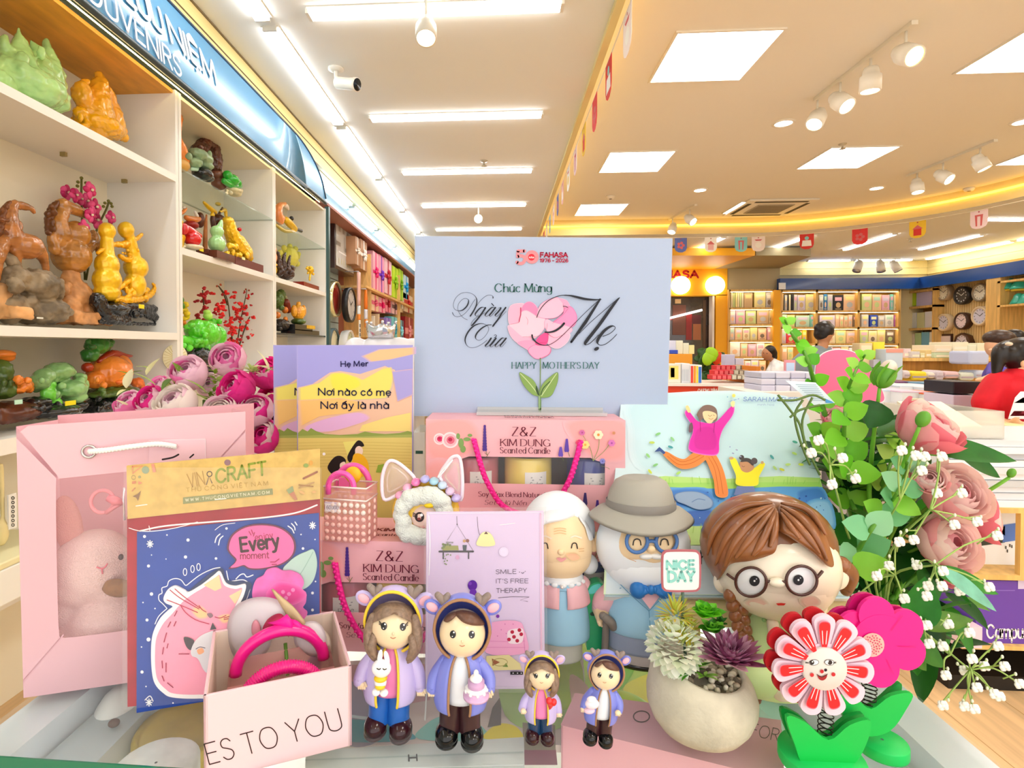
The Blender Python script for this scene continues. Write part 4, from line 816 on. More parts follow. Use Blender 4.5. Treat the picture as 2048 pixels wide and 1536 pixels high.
bookcase('a', 'narrow oak bookcase between the yellow posts', 1459,1548,579,[615,648,680,713,745],[],10.66)
bookcase('b', 'wide oak bookcase under the dark blue band', 1563,1800,580,[621,654,687,720,755],[1634,1718],10.66)
m = MB(); a, c_ = at(1548,580,10.62), at(1561,580,10.62); m.box((a.x, 10.62,0),(c_.x, 10.95, a.z), m_yel2); struct(m.build('trim_10'))
m_blue = mat('1F4F9E', .25, coat=.4)
m = MB(); a, c_ = at(1560,579,10.6), at(1804,555,10.6); m.box((a.x, 10.6, a.z),(XR-.42,10.95, c_.z), m_blue); m.box((XR-.44,3, a.z),(XR-.4,10.6, c_.z), m_blue); struct(m.build('trim_11'))
m = MB(); m.box((XR-.4,3, c_.z-.02),(XR, 10.95, c_.z), mat('E3C27A', .6)); struct(m.build('trim_12'))
p = at(1565,572,10.58); m = MB(); m.box((p.x-.06,10.585, p.z-.06),(p.x+.06,10.599, p.z+.06), mat('F2F4F8')); tag(m.build('wall_notice'), 'small white square notice on the blue band', 'notice')
HUE = {'t': 'tan', 'k': 'black', 'w': 'white', 'g': 'grey', 'c': 'cream', 'y': 'pale yellow', 'b': 'blue', 'o': 'peach', 'p': 'pink', 'm': 'mint', 'v': 'violet', 'r': 'red', 'l': 'lilac', 'u': 'turquoise', 'd': 'taupe', 'n': 'light green', 'Y': 'yellow', 'B': 'royal blue'}
HX = {'t': 'D9B98C', 'k': '2A2A30', 'w': 'F3F1EE', 'g': 'C9CBD0', 'c': 'F4E8C4', 'y': 'F3E7A0', 'b': '2F7FC0', 'o': 'F5CBA6', 'p': 'F0B9CF', 'm': 'BFE3D0', 'v': 'B86AC0', 'r': 'E8404A', 'l': 'DDD3EA', 'u': '7FD0C8', 'd': '8A7A6A', 'n': 'CFE09A', 'Y': 'F5D23A', 'B': '3050C0'}
ORD = ['first', 'second', 'third', 'fourth', 'fifth', 'sixth', 'seventh', 'eighth', 'ninth', 'tenth', 'eleventh', 'twelfth', 'thirteenth', 'fourteenth', 'fifteenth', 'sixteenth', 'seventeenth', 'eighteenth', 'nineteenth', 'twentieth', 'twenty-first', 'twenty-second']
def row(case, shelf, pyt, pyb, Y, spec, x0, k):
    n = 0
    for i, (c_, a, b_) in enumerate(spec):
        pa, pb = x0+a*k, x0+b_*k; p, q = at(pa+.15, pyb, Y), at(pb-.15, pyt+((i*37) % 5)*.5, Y); thin = (pb-pa) < 5
        t = thing('book', '%s %s on the %s shelf of the %s, %s from the left' % (HUE[c_], 'book spine' if thin else 'book cover', shelf, case, ORD[i]), 'book', ((p.x+q.x)/2, Y, p.z), 'books on the '+shelf+' shelf of the '+case)
        m = MB(); m.box((p.x, Y, p.z),(q.x, Y+(.16 if thin else .05), q.z), mat(HX[c_],.5)); m.build('cover', t)
        if not thin:
            m = MB(); w, h = q.x-p.x, q.z-p.z; Mx = lambda u, v: V((p.x+u*w, Y-.002, p.z+v*h)); col = mat(HX['wcyplm'[(i*5+len(shelf)) % 6]],.6); c2 = mat(HX['gotdn'[(i*3+1) % 5]],.6)
            m.fill(Mx, [(.15,.62),(.85,.62),(.85,.85),(.15,.85)], col); m.disc(Mx, .5,.34,.25, c2,.18); m.ribbon(Mx, [(.2,.08),(.8,.08)],.04, c2, False); m.build('printed_cover', t)
K = 270/2048
B2 = 'wide bookcase'; B1 = 'narrow bookcase'
row(B2, 'top', 588,620.5,10.74,[('t', 20,55),('k', 56,68),('g', 69,112),('k', 114,132),('c', 134,164),('k', 172,206),('g', 210,262),('l', 265,385),('y', 388,555),('g', 592,660),('b', 662,716),('g', 720,800),('k', 808,960),('o', 964,1150),('n', 1155,1200),('n', 1240,1395),('o', 1398,1540),('p', 1543,1665),('u', 1668,1722),('c', 1725,1815)],1560, K)
row(B2, 'second', 629,653.5,10.74,[('m', 30,105),('y', 108,225),('m', 240,450),('u', 455,550),('l', 600,835),('o', 840,900),('o', 903,965),('o', 968,1030),('o', 1033,1100),('d', 1105,1180),('g', 1235,1345),('B', 1365,1480),('g', 1490,1590),('w', 1595,1725),('v', 1728,1815)],1560, K)
row(B2, 'third', 660,686.5,10.74,[('l', 30,92),('r', 96,230),('o', 268,330),('Y', 335,405),('c', 600,690),('c', 694,840),('y', 845,1000),('o', 1005,1160),('n', 1212,1340),('c', 1344,1470),('y', 1474,1600),('d', 1603,1740),('c', 1745,1815)],1560, K)
row(B2, 'fourth', 694,719.5,10.74,[('o', 30,110),('y', 114,200),('p', 590,690),('l', 694,800),('p', 804,920),('o', 925,1040),('l', 1045,1160),('t', 1212,1400),('Y', 1410,1560),('o', 1600,1780)],1560, K)
row(B1, 'top', 584,614.5,10.74,[('k', 980,1000),('c', 1002,1030),('n', 1032,1062),('y', 1068,1100),('c', 1102,1130),('n', 1132,1162),('c', 1164,1194),('t', 1200,1330),('y', 1355,1525),('g', 1530,1630)],1330, K)
row(B1, 'second', 620,647.5,10.74,[('l', 980,1070),('p', 1076,1215),('n', 1226,1380),('t', 1395,1575),('c', 1580,1630)],1330, K)
row(B1, 'third', 655,679.5,10.74,[('g', 980,1055),('o', 1062,1175),('c', 1180,1285),('y', 1292,1400),('o', 1410,1540),('p', 1550,1640)],1330, K)
row(B1, 'fourth', 686,712.5,10.74,[('w', 980,1140),('o', 1146,1255),('p', 1260,1385),('w', 1390,1510),('y', 1515,1640)],1330, K)
row(B1, 'fifth', 720,744.5,10.74,[('p', 980,1100),('o', 1105,1210),('w', 1215,1300),('l', 1305,1420),('o', 1425,1530)],1330, K)
# right wall: side bookcase, clock board, shelf of teal bells
XW = 7.72
def rx(px, py, X=XW): return onx(px, py, X)
def rbox(px0, py0, px1, py1, X, d, m_, mb):
    pm = (px0+px1)/2; y0, y1 = rx(px1, py0, X).y, rx(px0, py0, X).y; zb, zt = rx(pm, py1, X).z, rx(pm, py0, X).z
    mb.box((X, y0, zb),(X+d, y1, zt), m_); return mb
t = thing('bookcase', 'oak bookcase on the right wall beside the clocks', 'bookcase', (7.85, rx(1838,600).y, 0), 'back wall bookcases')
y0, y1 = rx(1868,600).y, rx(1808,600).y
m = MB(); m.box((7.98, y0,0),(8.0, y1,2.3), m_oakd); m.build('back_panel', t)
for y in (y0, y1-.04): m = MB(); m.box((XW, y, 0),(7.98, y+.04,2.3), m_oak); m.build('upright', t)
for py in (580,612,656,702): z = rx(1838, py).z; m = MB(); m.box((XW, y0, z-.04),(7.98, y1, z), m_oak); m.build('shelf_board', t)
for k, (a, b_, py0, py1, c_, lab) in enumerate(((1813,1831,584,612, 'C6E62A', 'lime green folder on the top'),(1833,1864,583,611, 'D9CDEE', 'lilac book on the top'),(1816,1832,626,656, 'EEF0F2', 'white book on the middle'),(1834,1848,625,656, 'E9E8B0', 'pale green book on the middle'),(1850,1864,623,655, 'F2F0F4', 'ivory book on the middle'),(1812,1828,668,700, 'F4E6D2', 'cream book on the lower'),(1830,1842,666,700, 'C8E4A8', 'green book on the lower'),(1843,1858,664,700, '8CCBE6', 'sky blue book on the lower'),(1859,1866,664,700, 'F1EBDD', 'off-white book on the lower'))):
    m = MB(); rbox(a, py0, b_, py1, XW+.06,.05, mat(c_, .5), m); tag(m.build('book'), lab+' shelf of the bookcase beside the clocks', 'book', 'books on the right wall bookcase')
m = MB(); y0, y1 = rx(1980,600,7.9).y, rx(1868,600,7.9).y; m.box((7.9, y0,0),(7.95, y1,2.35), mat('E6C98E', .6))
for i in range(24): m.box((7.895, y0+i*(y1-y0)/24,.8),(7.9, y0+i*(y1-y0)/24+.012,2.3), mat('D5B478', .6))
struct(m.build('trim_13'))
def rclock(px, py, rpx, rim, face, label, dark=False, octo=False):
    p = onx(px, py, 7.84); s = pxs(p); r = rpx*s*1.08; t = thing('wall_clock', label, 'clock', p-V((0,0, r)), 'wall clocks'); ax = V((-1,0,0)); b0 = p+V((.06,0,0)); n = 8 if octo else 32
    m = MB(); m.lathe(b0,[(r*.96,0),(r, .04),(r, .1),(r*.84,.11),(r*.8,.08)], rim, n, ax, caps=False); m.build('rim', t)
    m = MB(); m.lathe(b0,[(r*.82,.085),(.001,.085)], face, n, ax); m.build('face', t)
    Mx = lambda a, c_: b0+V((-.088,-a*r, c_*r)); m = MB(); k = mat('F2F0EA') if dark else mat('3A3A44')
    for i in range(12): m.ribbon(Mx, [(.58*cos(i*pi/6),.58*sin(i*pi/6)),(.7*cos(i*pi/6),.7*sin(i*pi/6))],.12 if dark else .06, k, False)
    m.build('hour_marks', t)
    m = MB(); m.ribbon(Mx, [(0,0),(.35,.25)],.07, k); m.ribbon(Mx, [(0,0),(-.5,.35)],.05, k); m.build('hands', t)
mc = mat('EFD9B4', .4); rclock(1890,585,15, mat('B9A68A', .3,.3), mat('EDE6CC'), 'top left clock on the clock board, cream face'); rclock(1926,591,17, mat('2B2724', .3), mat('4A443C', .4), 'black clock with white numeral blocks, top middle of the board', True)
rclock(1963,585,17, mat('9A8A72', .3,.3), mat('EDE8D4'), 'top right clock on the board, ivory face'); rclock(1890,645,16, mc, mat('DCDCF2'), 'middle left clock with pale wooden rim'); rclock(1926,642,16, mat('4A3024', .3), mat('F1DDE0'), 'middle clock with dark brown rim and pinkish face'); rclock(1963,632,18, mc, mat('DEDEF4'), 'middle right clock with pale wooden rim, largest')
rclock(1927,685,18, mat('5A3A22', .35), mat('E6DCE8'), 'brown octagonal clock at the bottom of the board', False, True)
m = MB(); rbox(1874,668,1902,702,7.86,.04, mat('4A2E22', .4), m); rbox(1877,672,1900,700,7.85,.015, mat('E8DADA'), m); tag(m.build('framed_picture'), 'small dark framed picture at the bottom left of the clock board', 'picture')
t = thing('bell_shelf', 'oak wall shelf holding teal bells at the right photo edge', 'shelf', (7.8,8.5, rx(2030,610).z))
y1 = rx(1985,600).y; m = MB(); m.box((XW-.1, y1-.25,.0),(7.98, y1,2.32), m_oak); m.build('upright', t)
for py in (560,609,690): z = rx(2030, py).z; m = MB(); m.box((XW-.1,6.5, z-.03),(7.98, y1-.2, z), m_oak); m.build('shelf_board', t)
for k, (px, py) in enumerate(((2012,577),(2030,575),(2030,600),(2045,598))):
    p = rx(px, py+ (0), XW); s = pxs(p); z = rx(px, 578 if k < 2 else 608, XW).z; t = thing('bell', '%s teal bell ornament on the oak shelf at the right edge' % ('left upper', 'right upper', 'left lower', 'right lower')[k], 'ornament', (p.x+.06, p.y, z), 'teal bells')
    m = MB(); m.lathe((p.x+.06, p.y, z),[(.11,0),(.1,.03),(.07,.09),(.06,.13),(.03,.16),(.001,.165)], mat('28B8A2', .3, coat=.5),20); m.build('body', t)
    m = MB(); m.lathe((p.x+.06, p.y, z-.03 if k < 2 else z),[(.09,0),(.09,.03)], mat('E8C23A', .4),20); m.build('foot', t)
# ---------------------------------------------------------------- counters and stock in the middle distance
m = MB(); 
t = thing('sales_counter', 'red counter with white top edge behind the picture book', 'counter', at(1400,950,5.0))
a, c_ = at(1225,767,5.0), at(1505,767,5.0); m = MB(); m.box((a.x, 5.0,0),(c_.x, 5.6, a.z-.02), mat('E2411E', .4)); m.build('body', t)
m = MB(); m.box((a.x-.01,4.98, a.z-.02),(c_.x, 5.62, a.z), mat('F6EEE8', .4)); m.build('top', t)
m = MB(); text(m, lambda x, y: at(x, y, 4.997), 'CHƯƠNG TRÌNH ĐỌC SÁCH', (1396,785),(1466,785),7, mat('FBE9E0'), w=.16); m.build('lettering', t)
ZC = a.z
def item(name, label, cat, px0, py0, px1, py1, Y, d, col, group=None, base=None, bev=.004, deco=None):
    p, q = at(px0, py1, Y), at(px1, py0, Y); z0 = base if base is not None else p.z
    t = thing(name, label, cat, ((p.x+q.x)/2, Y+d/2, z0), group)
    m = MB(); m.box((p.x, Y, z0),(q.x, Y+d, q.z), mat(col, .5)); m.build('body', t, bevel=bev)
    if deco:
        m = MB(); w, h = q.x-p.x, q.z-z0; Mx = lambda u, v: V((p.x+u*w, Y-.002, z0+v*h))
        for u0, v0, u1, v1, c_ in deco: m.fill(Mx, [(u0, v0),(u1, v0),(u1, v1),(u0, v1)], mat(c_, .5))
        m.build('printed_front', t)
    return t
item('display_box', 'yellow and white stationery box left on the red counter', 'box', 1336,728,1362,764,5.1,.2, 'E9E6D8', None, ZC, deco=[(.1,.2,.8,.9, 'F2E27A'),(.2,.3,.5,.8, 'D8D49A')])
item('display_box', 'pale striped stationery box in the middle of the red counter', 'box', 1363,727,1380,764,5.1,.2, 'E6E8EE', None, ZC, deco=[(.1+.2*i, .1,.2+.2*i, .7, 'C4CFD8') for i in range(4)])
item('display_box', 'rainbow striped box on the red counter', 'box', 1381,730,1404,764,5.08,.2, 'F4F2F0', None, ZC, deco=[(.02,.02,.22,.95, 'E8402E'),(.26,.02,.46,.95, 'F09A20'),(.5,.02,.66,.95, 'F2E02E'),(.7,.02,.95,.9, '3A78D0')])
item('wooden_riser', 'orange wooden riser under stacked white packs behind the red counter', 'riser', 1330,708,1385,727,5.5,.3, 'E59A1E', None, ZC)
for k, (a, b_, y0, y1, c_) in enumerate(((1334,1352,681,708, 'D9DCF0'),(1352,1366,681,708, 'E6E6CE'),(1366,1378,686,708, 'E0E4CE'),(1378,1389,690,708, 'F2EBA8'),(1334,1356,700,707.9, '2B4CC0'))):
    item('paper_pack', '%s paper pack standing on the orange riser' % ('lavender', 'pale green', 'grey green', 'pale yellow', 'blue labelled')[k], 'pack', a, y0, b_, y1,5.55 if k < 4 else 5.52,.02 if k == 4 else .15, c_, 'paper packs on the orange riser')
R = random.Random(11)
t = thing('potted_plant', 'leafy green plant with red flower beside the entrance post', 'plant', at(1422,800,7.5)); m = MB(); p = at(1422,760,7.5); m.lathe((p.x, 7.5,0),[(.12,0),(.16,.35),(.15,.36),(.13,.3)], mat('6A4A30', .6),20); m.build('pot', t)
m = MB()
for i in range(26):
    px, py = R.uniform(1402,1442), R.uniform(705,760); c_ = at(px, py, 7.5+R.uniform(-.15,.15)); a = R.uniform(0,6.28); m.ell(c_, (.1,.02,.06), mat('2E5A22', .4), Matrix.Rotation(a, 3, 'Y') @ Matrix.Rotation(R.uniform(-.6,.6),3, 'X'),10,6)
for px, py in ((1420,714),(1424,706),(1415,718)): m.ell(at(px, py, 7.3),(.09,.02,.07), mat('A6DE2A', .4), Matrix.Rotation(R.uniform(0,3),3, 'Y'),10,6)
m.tube([(p.x, 7.5,.3), at(1420,730,7.5)],.02, mat('4A5A22'),6); m.build('leaves', t)
m = MB(); m.ell(at(1435,717,7.35),(.06,.03,.09), mat('E0471E', .4), Matrix.Rotation(.4,3, 'Y'),10,7); m.build('red_flower', t)
for k in range(22):
    r_, c_ = k//8, k % 8; px = 1424+c_*10+(r_*4); py = 759-r_*9.5
    if px > 1500: continue
    item('small_carton', '%s small carton in the counter pile, row %s, %s from the left' % (('red', 'grey', 'brown')[(0 if c_ < 4 else 1+(c_ % 2))],('front', 'middle', 'back')[r_], ORD[c_]), 'carton', px, py-9, px+9.3, py, 5.12+r_*.14,.12,('D8303E', 'BDB8A6', '8A7660')[(0 if c_ < 4 else 1+(c_ % 2))], 'small cartons on the red counter', None, .002,[(.15,.15,.85,.85, 'E86A6E' if c_ < 4 else 'D6D0BC')])
t = thing('wooden_rack', 'orange wooden end rack right of the red counter', 'rack', at(1515,940,5.1))
for a, b_, y0 in ((1505,1513,752),(1513,1521,733)): m = MB(); p, q = at(a, y0,5.1), at(b_, y0,5.1); m.box((p.x, 5.1,0),(q.x, 5.6, p.z), mat('E58A2A', .5)); m.build('panel', t)
for k, (a, b_, c_) in enumerate(((1450,1470, 'C9CCEA'),(1471,1488, 'D5D6EE'))): item('notebook_pack', '%s lavender notebook pack before the narrow bookcase' % ('left', 'right')[k], 'pack', a, 709+k*8, b_, 732,5.62,.1, c_, 'lavender packs', None)
# grey plastic packs pile
k = 0
for r_ in range(3):
    for c_ in range(4):
        item('plastic_pack', 'lavender grey plastic pack, %s row, %s from the left behind the picture book' % (('bottom', 'middle', 'top')[r_], ORD[c_]), 'pack', 1522+c_*30,771-r_*13,1551+c_*30,783-r_*13,3.6+.02*r_, .25,('C9C7DC', 'D6D4E4', 'C2C4D8', 'DAD8E6')[(r_+c_) % 4], 'lavender grey plastic packs', None, .006)
m = MB(); p, q = at(1500,784,3.5), at(1645,784,3.5); m.box((p.x, 3.5,0),(q.x, 4.0, p.z), mat('E9E4DC', .5)); tag(m.build('storage_counter'), 'white counter under the lavender grey packs', 'counter')
item('promo_sign', 'small blue and pink leaflet stand beside the seated woman', 'sign', 1570,720,1591,758,3.92,.02, 'E89AA2', None, at(1570,784,3.5).z, .001,[(.1,.25,.9,.9, 'BFD6F2'),(.1,.05,.9,.2, 'D84A5A')])
# long oak stock counter along the right
t = thing('stock_counter', 'oak stock counter piled with paper goods at the right', 'counter', at(1900,950,5.6)); p, q = at(1808,716,5.6), at(2010,716,5.6)
m = MB(); m.box((p.x, 5.6, p.z-.03),(q.x, 6.2, p.z), m_oak); m.build('top', t)
m = MB(); m.box((p.x+.05,5.7,0),(q.x, 6.2, p.z-.03), m_oakd); m.build('body', t)
m = MB(); m.box((p.x, 5.35,0),(q.x, 5.7, at(1900,765,5.35).z), m_oak); m.build('step', t)
for k, (a, b_, y0, y1, c_, Y) in enumerate(((1808,1822,697,716, 'EBD7DA', 5.7),(1823,1840,703,716, 'D9D6DA', 5.66),(1841,1850,706,716, 'E3E0B4', 5.66),(1851,1868,700,716, 'E9CF94', 5.7),(1869,1905,705,716, 'C9DCC0', 5.66),(1869,1904,690,705, 'F3E4C8', 5.66),(1906,1936,703,716, 'F0DCC4', 5.66),(1905,1937,684,703, 'F1EAD0', 5.68),(1938,1953,690,716, 'E9ECD8', 5.66),(1954,1972,686,716, 'EFEBD2', 5.7))):
    item('paper_stack', '%s paper goods stack on the oak stock counter, %s from the left' % (('pink', 'grey', 'pale green', 'tan', 'sage', 'cream', 'peach', 'ivory', 'mint', 'cream white')[k], ORD[k]), 'stack', a, y0, b_, y1-.3, Y, .3, c_, 'paper goods on the oak counter', None, .004,[(.1,.2,.9,.5, 'FBF4E4')])
item('wrapped_bundle', 'blue and white wrapped bundle on the oak counter in front of the bending people', 'bundle', 1940,702,1980,729,5.3,.25, 'C6D0F0', None, None, .02)
for k, (a, b_, c_) in enumerate(((1808,1822, 'E6DCE0'),(1823,1855, 'F4DE3A'),(1856,1872, 'EFE6DA'),(1873,1889, 'D8CCD8'),(1890,1920, 'E6C4C8'),(1921,1950, 'DDE2D4'),(1951,1985, 'CFD6EA'))):
    item('rolled_paper', '%s rolled paper pack on the oak step, %s from the left' % (('white', 'yellow', 'ivory', 'lilac', 'pink', 'pale green', 'pale blue')[k], ORD[k]), 'pack', a, 741+(k % 3)*2, b_, 757+(k % 2)*4,5.36,.2, c_, 'rolled papers on the oak step', None, .02,[(.05,.3,.95,.5, 'B9A9B8')])
item('standing_notebook', 'tan notebook display standing left of the oak counter', 'notebook', 1719,686,1745,733,4.6,.1, 'E3CC9C', None, None, .004,[(.1,.5,.9,.9, 'F2E2BC')])
item('standing_notebook', 'yellow notebook standing left of the oak counter', 'notebook', 1746,684,1770,718,4.62,.1, 'F2DC3E', None, None, .004)
item('standing_notebook', 'pale grey ribbed notebook block left of the oak counter', 'notebook', 1771,698,1806,760,4.5,.2, 'CBD8E2', None, None, .004,[(0,.88,1,1, 'E9A08E')])
item('standing_notebook', 'grey pair of notebooks below the tan display', 'notebook', 1747,719,1769,735,4.55,.06, 'B9B6C0', None, None, .004)
# white magazine table
p = at(1690,802,3.3); q = at(1965,802,3.3); ZT = .78
t = thing('magazine_table', 'white table covered with magazines behind the roses', 'table', ((p.x+q.x)/2,3.6,0)); m = MB(); m.box((p.x, 3.2, ZT),(q.x+.05,4.4, ZT+.03), mat('F2F0F2', .4)); m.build('tabletop', t)
m = MB(); m.box((p.x+.05,3.25,0),(q.x, 4.35, ZT), mat('DAD8DE', .5)); m.build('body', t)
k = 0
for (a, b_, py, Y, h, c_, lab) in ((1700,1790,770,3.9,.06, 'E6EAF2', 'white'),(1795,1840,764,4.0,.05, '6A1A5A', 'dark purple'),(1800,1900,772,3.7,.05, 'DCE6F0', 'pale blue'),(1872,1925,768,3.75,.035, '5C8AA8', 'slate blue'),(1700,1800,780,3.45,.07, 'CFE0F4', 'light blue'),(1805,1852,783,3.35,.05, 'E8C6DC', 'pink'),(1852,1905,787,3.3,.09, 'F06A2E', 'orange'),(1850,1950,775,3.6,.05, 'F4F4F6', 'bright white')):
    a_, c2 = at(a, py, Y), at(b_, py, Y); t = thing('magazine_stack', '%s magazine stack on the white table behind the roses' % lab, 'magazine', ((a_.x+c2.x)/2, Y, ZT+.03), 'magazine stacks'); zt = max(a_.z, ZT+.06)
    m = MB(); m.box((a_.x, Y, ZT+.03),(c2.x, Y+.28, zt-.006), mat('EDECEE', .6)); m.build('pages', t)
    m = MB(); m.box((a_.x-.003, Y-.003, zt-.006),(c2.x+.003, Y+.283, zt), mat(c_, .4)); m.build('cover', t)
item('magazine_block', 'beige and yellow magazine block below the orange magazine', 'magazine', 1848,800,1905,842,3.15,.1, 'DDD6B4', None, None, .004,[(0,.6,1,.75, 'E9E2A0'),(0,.1,1,.2, 'C9C4C8')])
for k in range(9):
    z = .45+.068*k; p, q = at(1906,850,2.95), at(1963,850,2.95); m = MB(); m.box((p.x, 2.95, z),(q.x, 3.15, z+.062), mat('1F1824' if k % 2 == 0 else 'D9C9DE', .5))
    tag(m.build('notebook_pack', bevel=.004), '%s notebook pack in the striped stack behind the red shirt, %s from the bottom' % ('black' if k % 2 == 0 else 'lilac', ORD[k]), 'pack', 'striped notebook stack')
m = MB(); p, q = at(1904,850,2.95), at(1965,850,2.95); m.box((p.x, 2.95,0),(q.x, 3.15,.449), mat('D8D4DA', .5)); tag(m.build('plinth'), 'white plinth under the striped notebook stack', 'plinth')
# low display stand at the right edge: papers, framed photo, purple box
YD = 2.05
t = thing('display_stand', 'oak trimmed display stand with white papers at the right edge', 'display stand', (2.25, YD+.2,0))
zz = [at(1990, py, YD).z for py in (1300,1292,1160,1150,1026,1016)]
xl, xr = at(1925,1200, YD).x, 2.6
m = MB(); m.box((xl-.02, YD+.03,0),(xr, YD+.5,.05), mat('17130F', .5)); m.build('black_base', t)
for za, zb in ((zz[0], zz[1]),(zz[2], zz[3]),(zz[4], zz[5])): m = MB(); m.box((xl, YD, min(za, zb)),(xr, YD+.5, max(za, zb)), m_oak); m.build('shelf_board', t)
m = MB(); m.box((xl, YD+.48,.05),(xr, YD+.5, zz[5]), mat('EDE6DA', .5)); m.build('back_panel', t)
m = MB(); p = at(2041,1080, YD); m.box((p.x, YD, zz[3]),(p.x+.03, YD+.02, zz[4]), m_oak); m.build('upright', t)
x0 = at(1962,1200, YD).x
t = thing('notebook_box', 'purple notebook box with white lettering on the lowest shelf', 'box', ((x0+2.5)/2, YD+.2, zz[1])); m = MB(); m.box((x0, YD+.02, zz[1]),(2.55, YD+.4, zz[2]-.01), mat('6A45B0', .4)); m.build('box', t)
m = MB(); Mx = lambda x, y: at(x, y, YD+.019); text(m, Mx, 'Campus', (1974,1276),(2056,1276),26, mat('F2EEFA'), w=.14); m.fill(Mx, [(2036,1160),(2060,1160),(2060,1178),(2036,1178)], mat('D8CCEE')); m.fill(Mx, [(1975,1180),(2030,1180),(2030,1182),(1975,1182)], mat('8A6CC8')); m.build('printed_front', t)
x1 = at(1878,1200, YD-.05).x; m = MB(); m.box((at(1908,1250, YD).x, YD-.02, zz[1]),(at(1955,1250, YD).x, YD+.2, at(1930,1248, YD).z), mat('EFD3E4', .5)); tag(m.build('price_card'), 'pale pink card standing left of the purple box', 'card')
t = thing('framed_photo', 'framed winter photo print on the middle shelf of the display stand', 'picture', (at(2000,1100, YD+.1).x, YD+.1, zz[3])); a = at(1955,1130, YD+.1); c_ = at(2040,1060, YD+.1)
m = MB(); m.box((a.x, YD+.1, zz[3]),(c_.x, YD+.12, zz[4]-.02), mat('F6F6F8', .4)); m.build('print', t)
m = MB(); Mx = lambda x, y: at(x, y, YD+.098); m.fill(Mx, [(2005,1050),(2040,1045),(2040,1080),(2005,1085)], mat('5A7FD0')); m.fill(Mx, [(1960,1060),(2010,1052),(2010,1085),(1960,1092)], mat('3A4038')); 
for px, py in ((2012,1098),(2020,1094),(2024,1096),(2015,1105),(2035,1098)): m.fill(Mx, [(px-1, py),(px+1, py),(px+1, py-6),(px-1, py-6)], mat('A02A2A' if px == 2035 else '22242A'))
m.build('printed_scene', t)
for k in range(10):
    z0 = zz[5]+.0235*k; m = MB(); o = (k*37 % 5)*.006; m.box((at(1880+3*k, 960, YD).x+o, YD+.01+o, z0),(2.6, YD+.42, z0+.022), mat(('F4F4F6', 'DADCE2', 'EFEFF2', 'C9CCD2')[k % 4],.5))
    tag(m.build('paper_ream'), '%s paper sheaf in the white pile at the right, %s from the bottom' % (('white', 'grey', 'off-white', 'dark grey')[k % 4], ORD[k]), 'paper', 'white paper pile')
t = thing('acrylic_tray', 'clear acrylic tray on top of the white paper pile', 'tray', (at(1940,900, YD).x, YD+.2, zz[5]+.236)); z0 = zz[5]+.236; a, c_ = at(1880,900, YD+.05).x, at(2008,900, YD+.05).x
m = MB(); g = clear('F4F2EA', .35)
m.box((a, YD+.05, z0),(c_, YD+.35, z0+.006), g); m.box((a, YD+.05, z0),(c_, YD+.056, z0+.1), g); m.box((a, YD+.344, z0),(c_, YD+.35, z0+.1), g); m.box((a, YD+.05, z0),(a+.006, YD+.35, z0+.1), g); m.box((c_-.006, YD+.05, z0),(c_, YD+.35, z0+.1), g); m.build('tray', t)
m = MB(); m.prism([(a+.02, YD+.08, z0+.03),(c_-.05, YD+.08, z0+.03),(c_-.03, YD+.3, z0+.1),(a+.02, YD+.3, z0+.1)],(0,0,.01), mat('E9E4CE', .5)); m.build('card_insert', t)
# ---------------------------------------------------------------- people
m_skin = mat('E8B48E', .5, sss=.1); m_skin2 = mat('B9805A', .5, sss=.1); m_hair = mat('1A1210', .35, noise=(60,.3)); m_hairb = mat('3A2418', .4, noise=(60,.3))
def person(label, Y, foot, parts):
    t = thing('person', label, 'person', (foot[0], foot[1],0))
    obs = {}
    for pn, m_, blobs, vox in parts:
        m = MB()
        for q in blobs:
            if q[0] == 'e':
                p = at(q[1], q[2], Y+(q[5] if len(q) > 5 else 0)); s = pxs(p); m.ell(p, (q[3]*s, (q[6] if len(q) > 6 else q[3])*s, q[4]*s), m_, None, 16,10)
            elif q[0] == 't':
                P = [at(a[0], a[1], Y+(a[3] if len(a) > 3 else 0)) for a in q[1]]; rr = [a[2]*pxs(p) for p, a in zip(P, q[1])]; m.tube(P, rr, m_, 10,4)
                for i in (0,-1): m.ell(P[i], rr[i]*.98, m_, None, 10,7)
            elif q[0] == 'w':
                P = [V(a[:3]) for a in q[1]]; rr = [a[3] for a in q[1]]; m.tube(P, rr, m_, 10,4)
                for i in (0,-1): m.ell(P[i], rr[i]*.98, m_, None, 10,7)
        obs[pn] = m.build(pn, t, voxel=vox, smoothit=3 if vox else 0)
    return t, obs
def legs(x, y, hip, r=.08, dx=.1, c_='1C1C22'):
    return ('trousers', mat(c_, .7),[('w', [(x, y, hip+.05, r*1.9),(x, y, hip-.06, r*1.8)]),('w', [(x-dx, y, hip-.05, r*1.2),(x-dx-.01, y-.08, hip*.52, r*.9),(x-dx, y, .1, r*.6)]),('w', [(x+dx, y, hip-.05, r*1.2),(x+dx+.01, y-.08, hip*.52, r*.9),(x+dx, y, .1, r*.6)])],.012)
def shoes(x, y, dx=.1): return ('shoes', mat('2A2A2E', .5),[('w', [(x-dx, y, .05,.045),(x-dx, y-.12,.045,.045)]),('w', [(x+dx, y, .05,.045),(x+dx, y-.12,.045,.045)])],0)
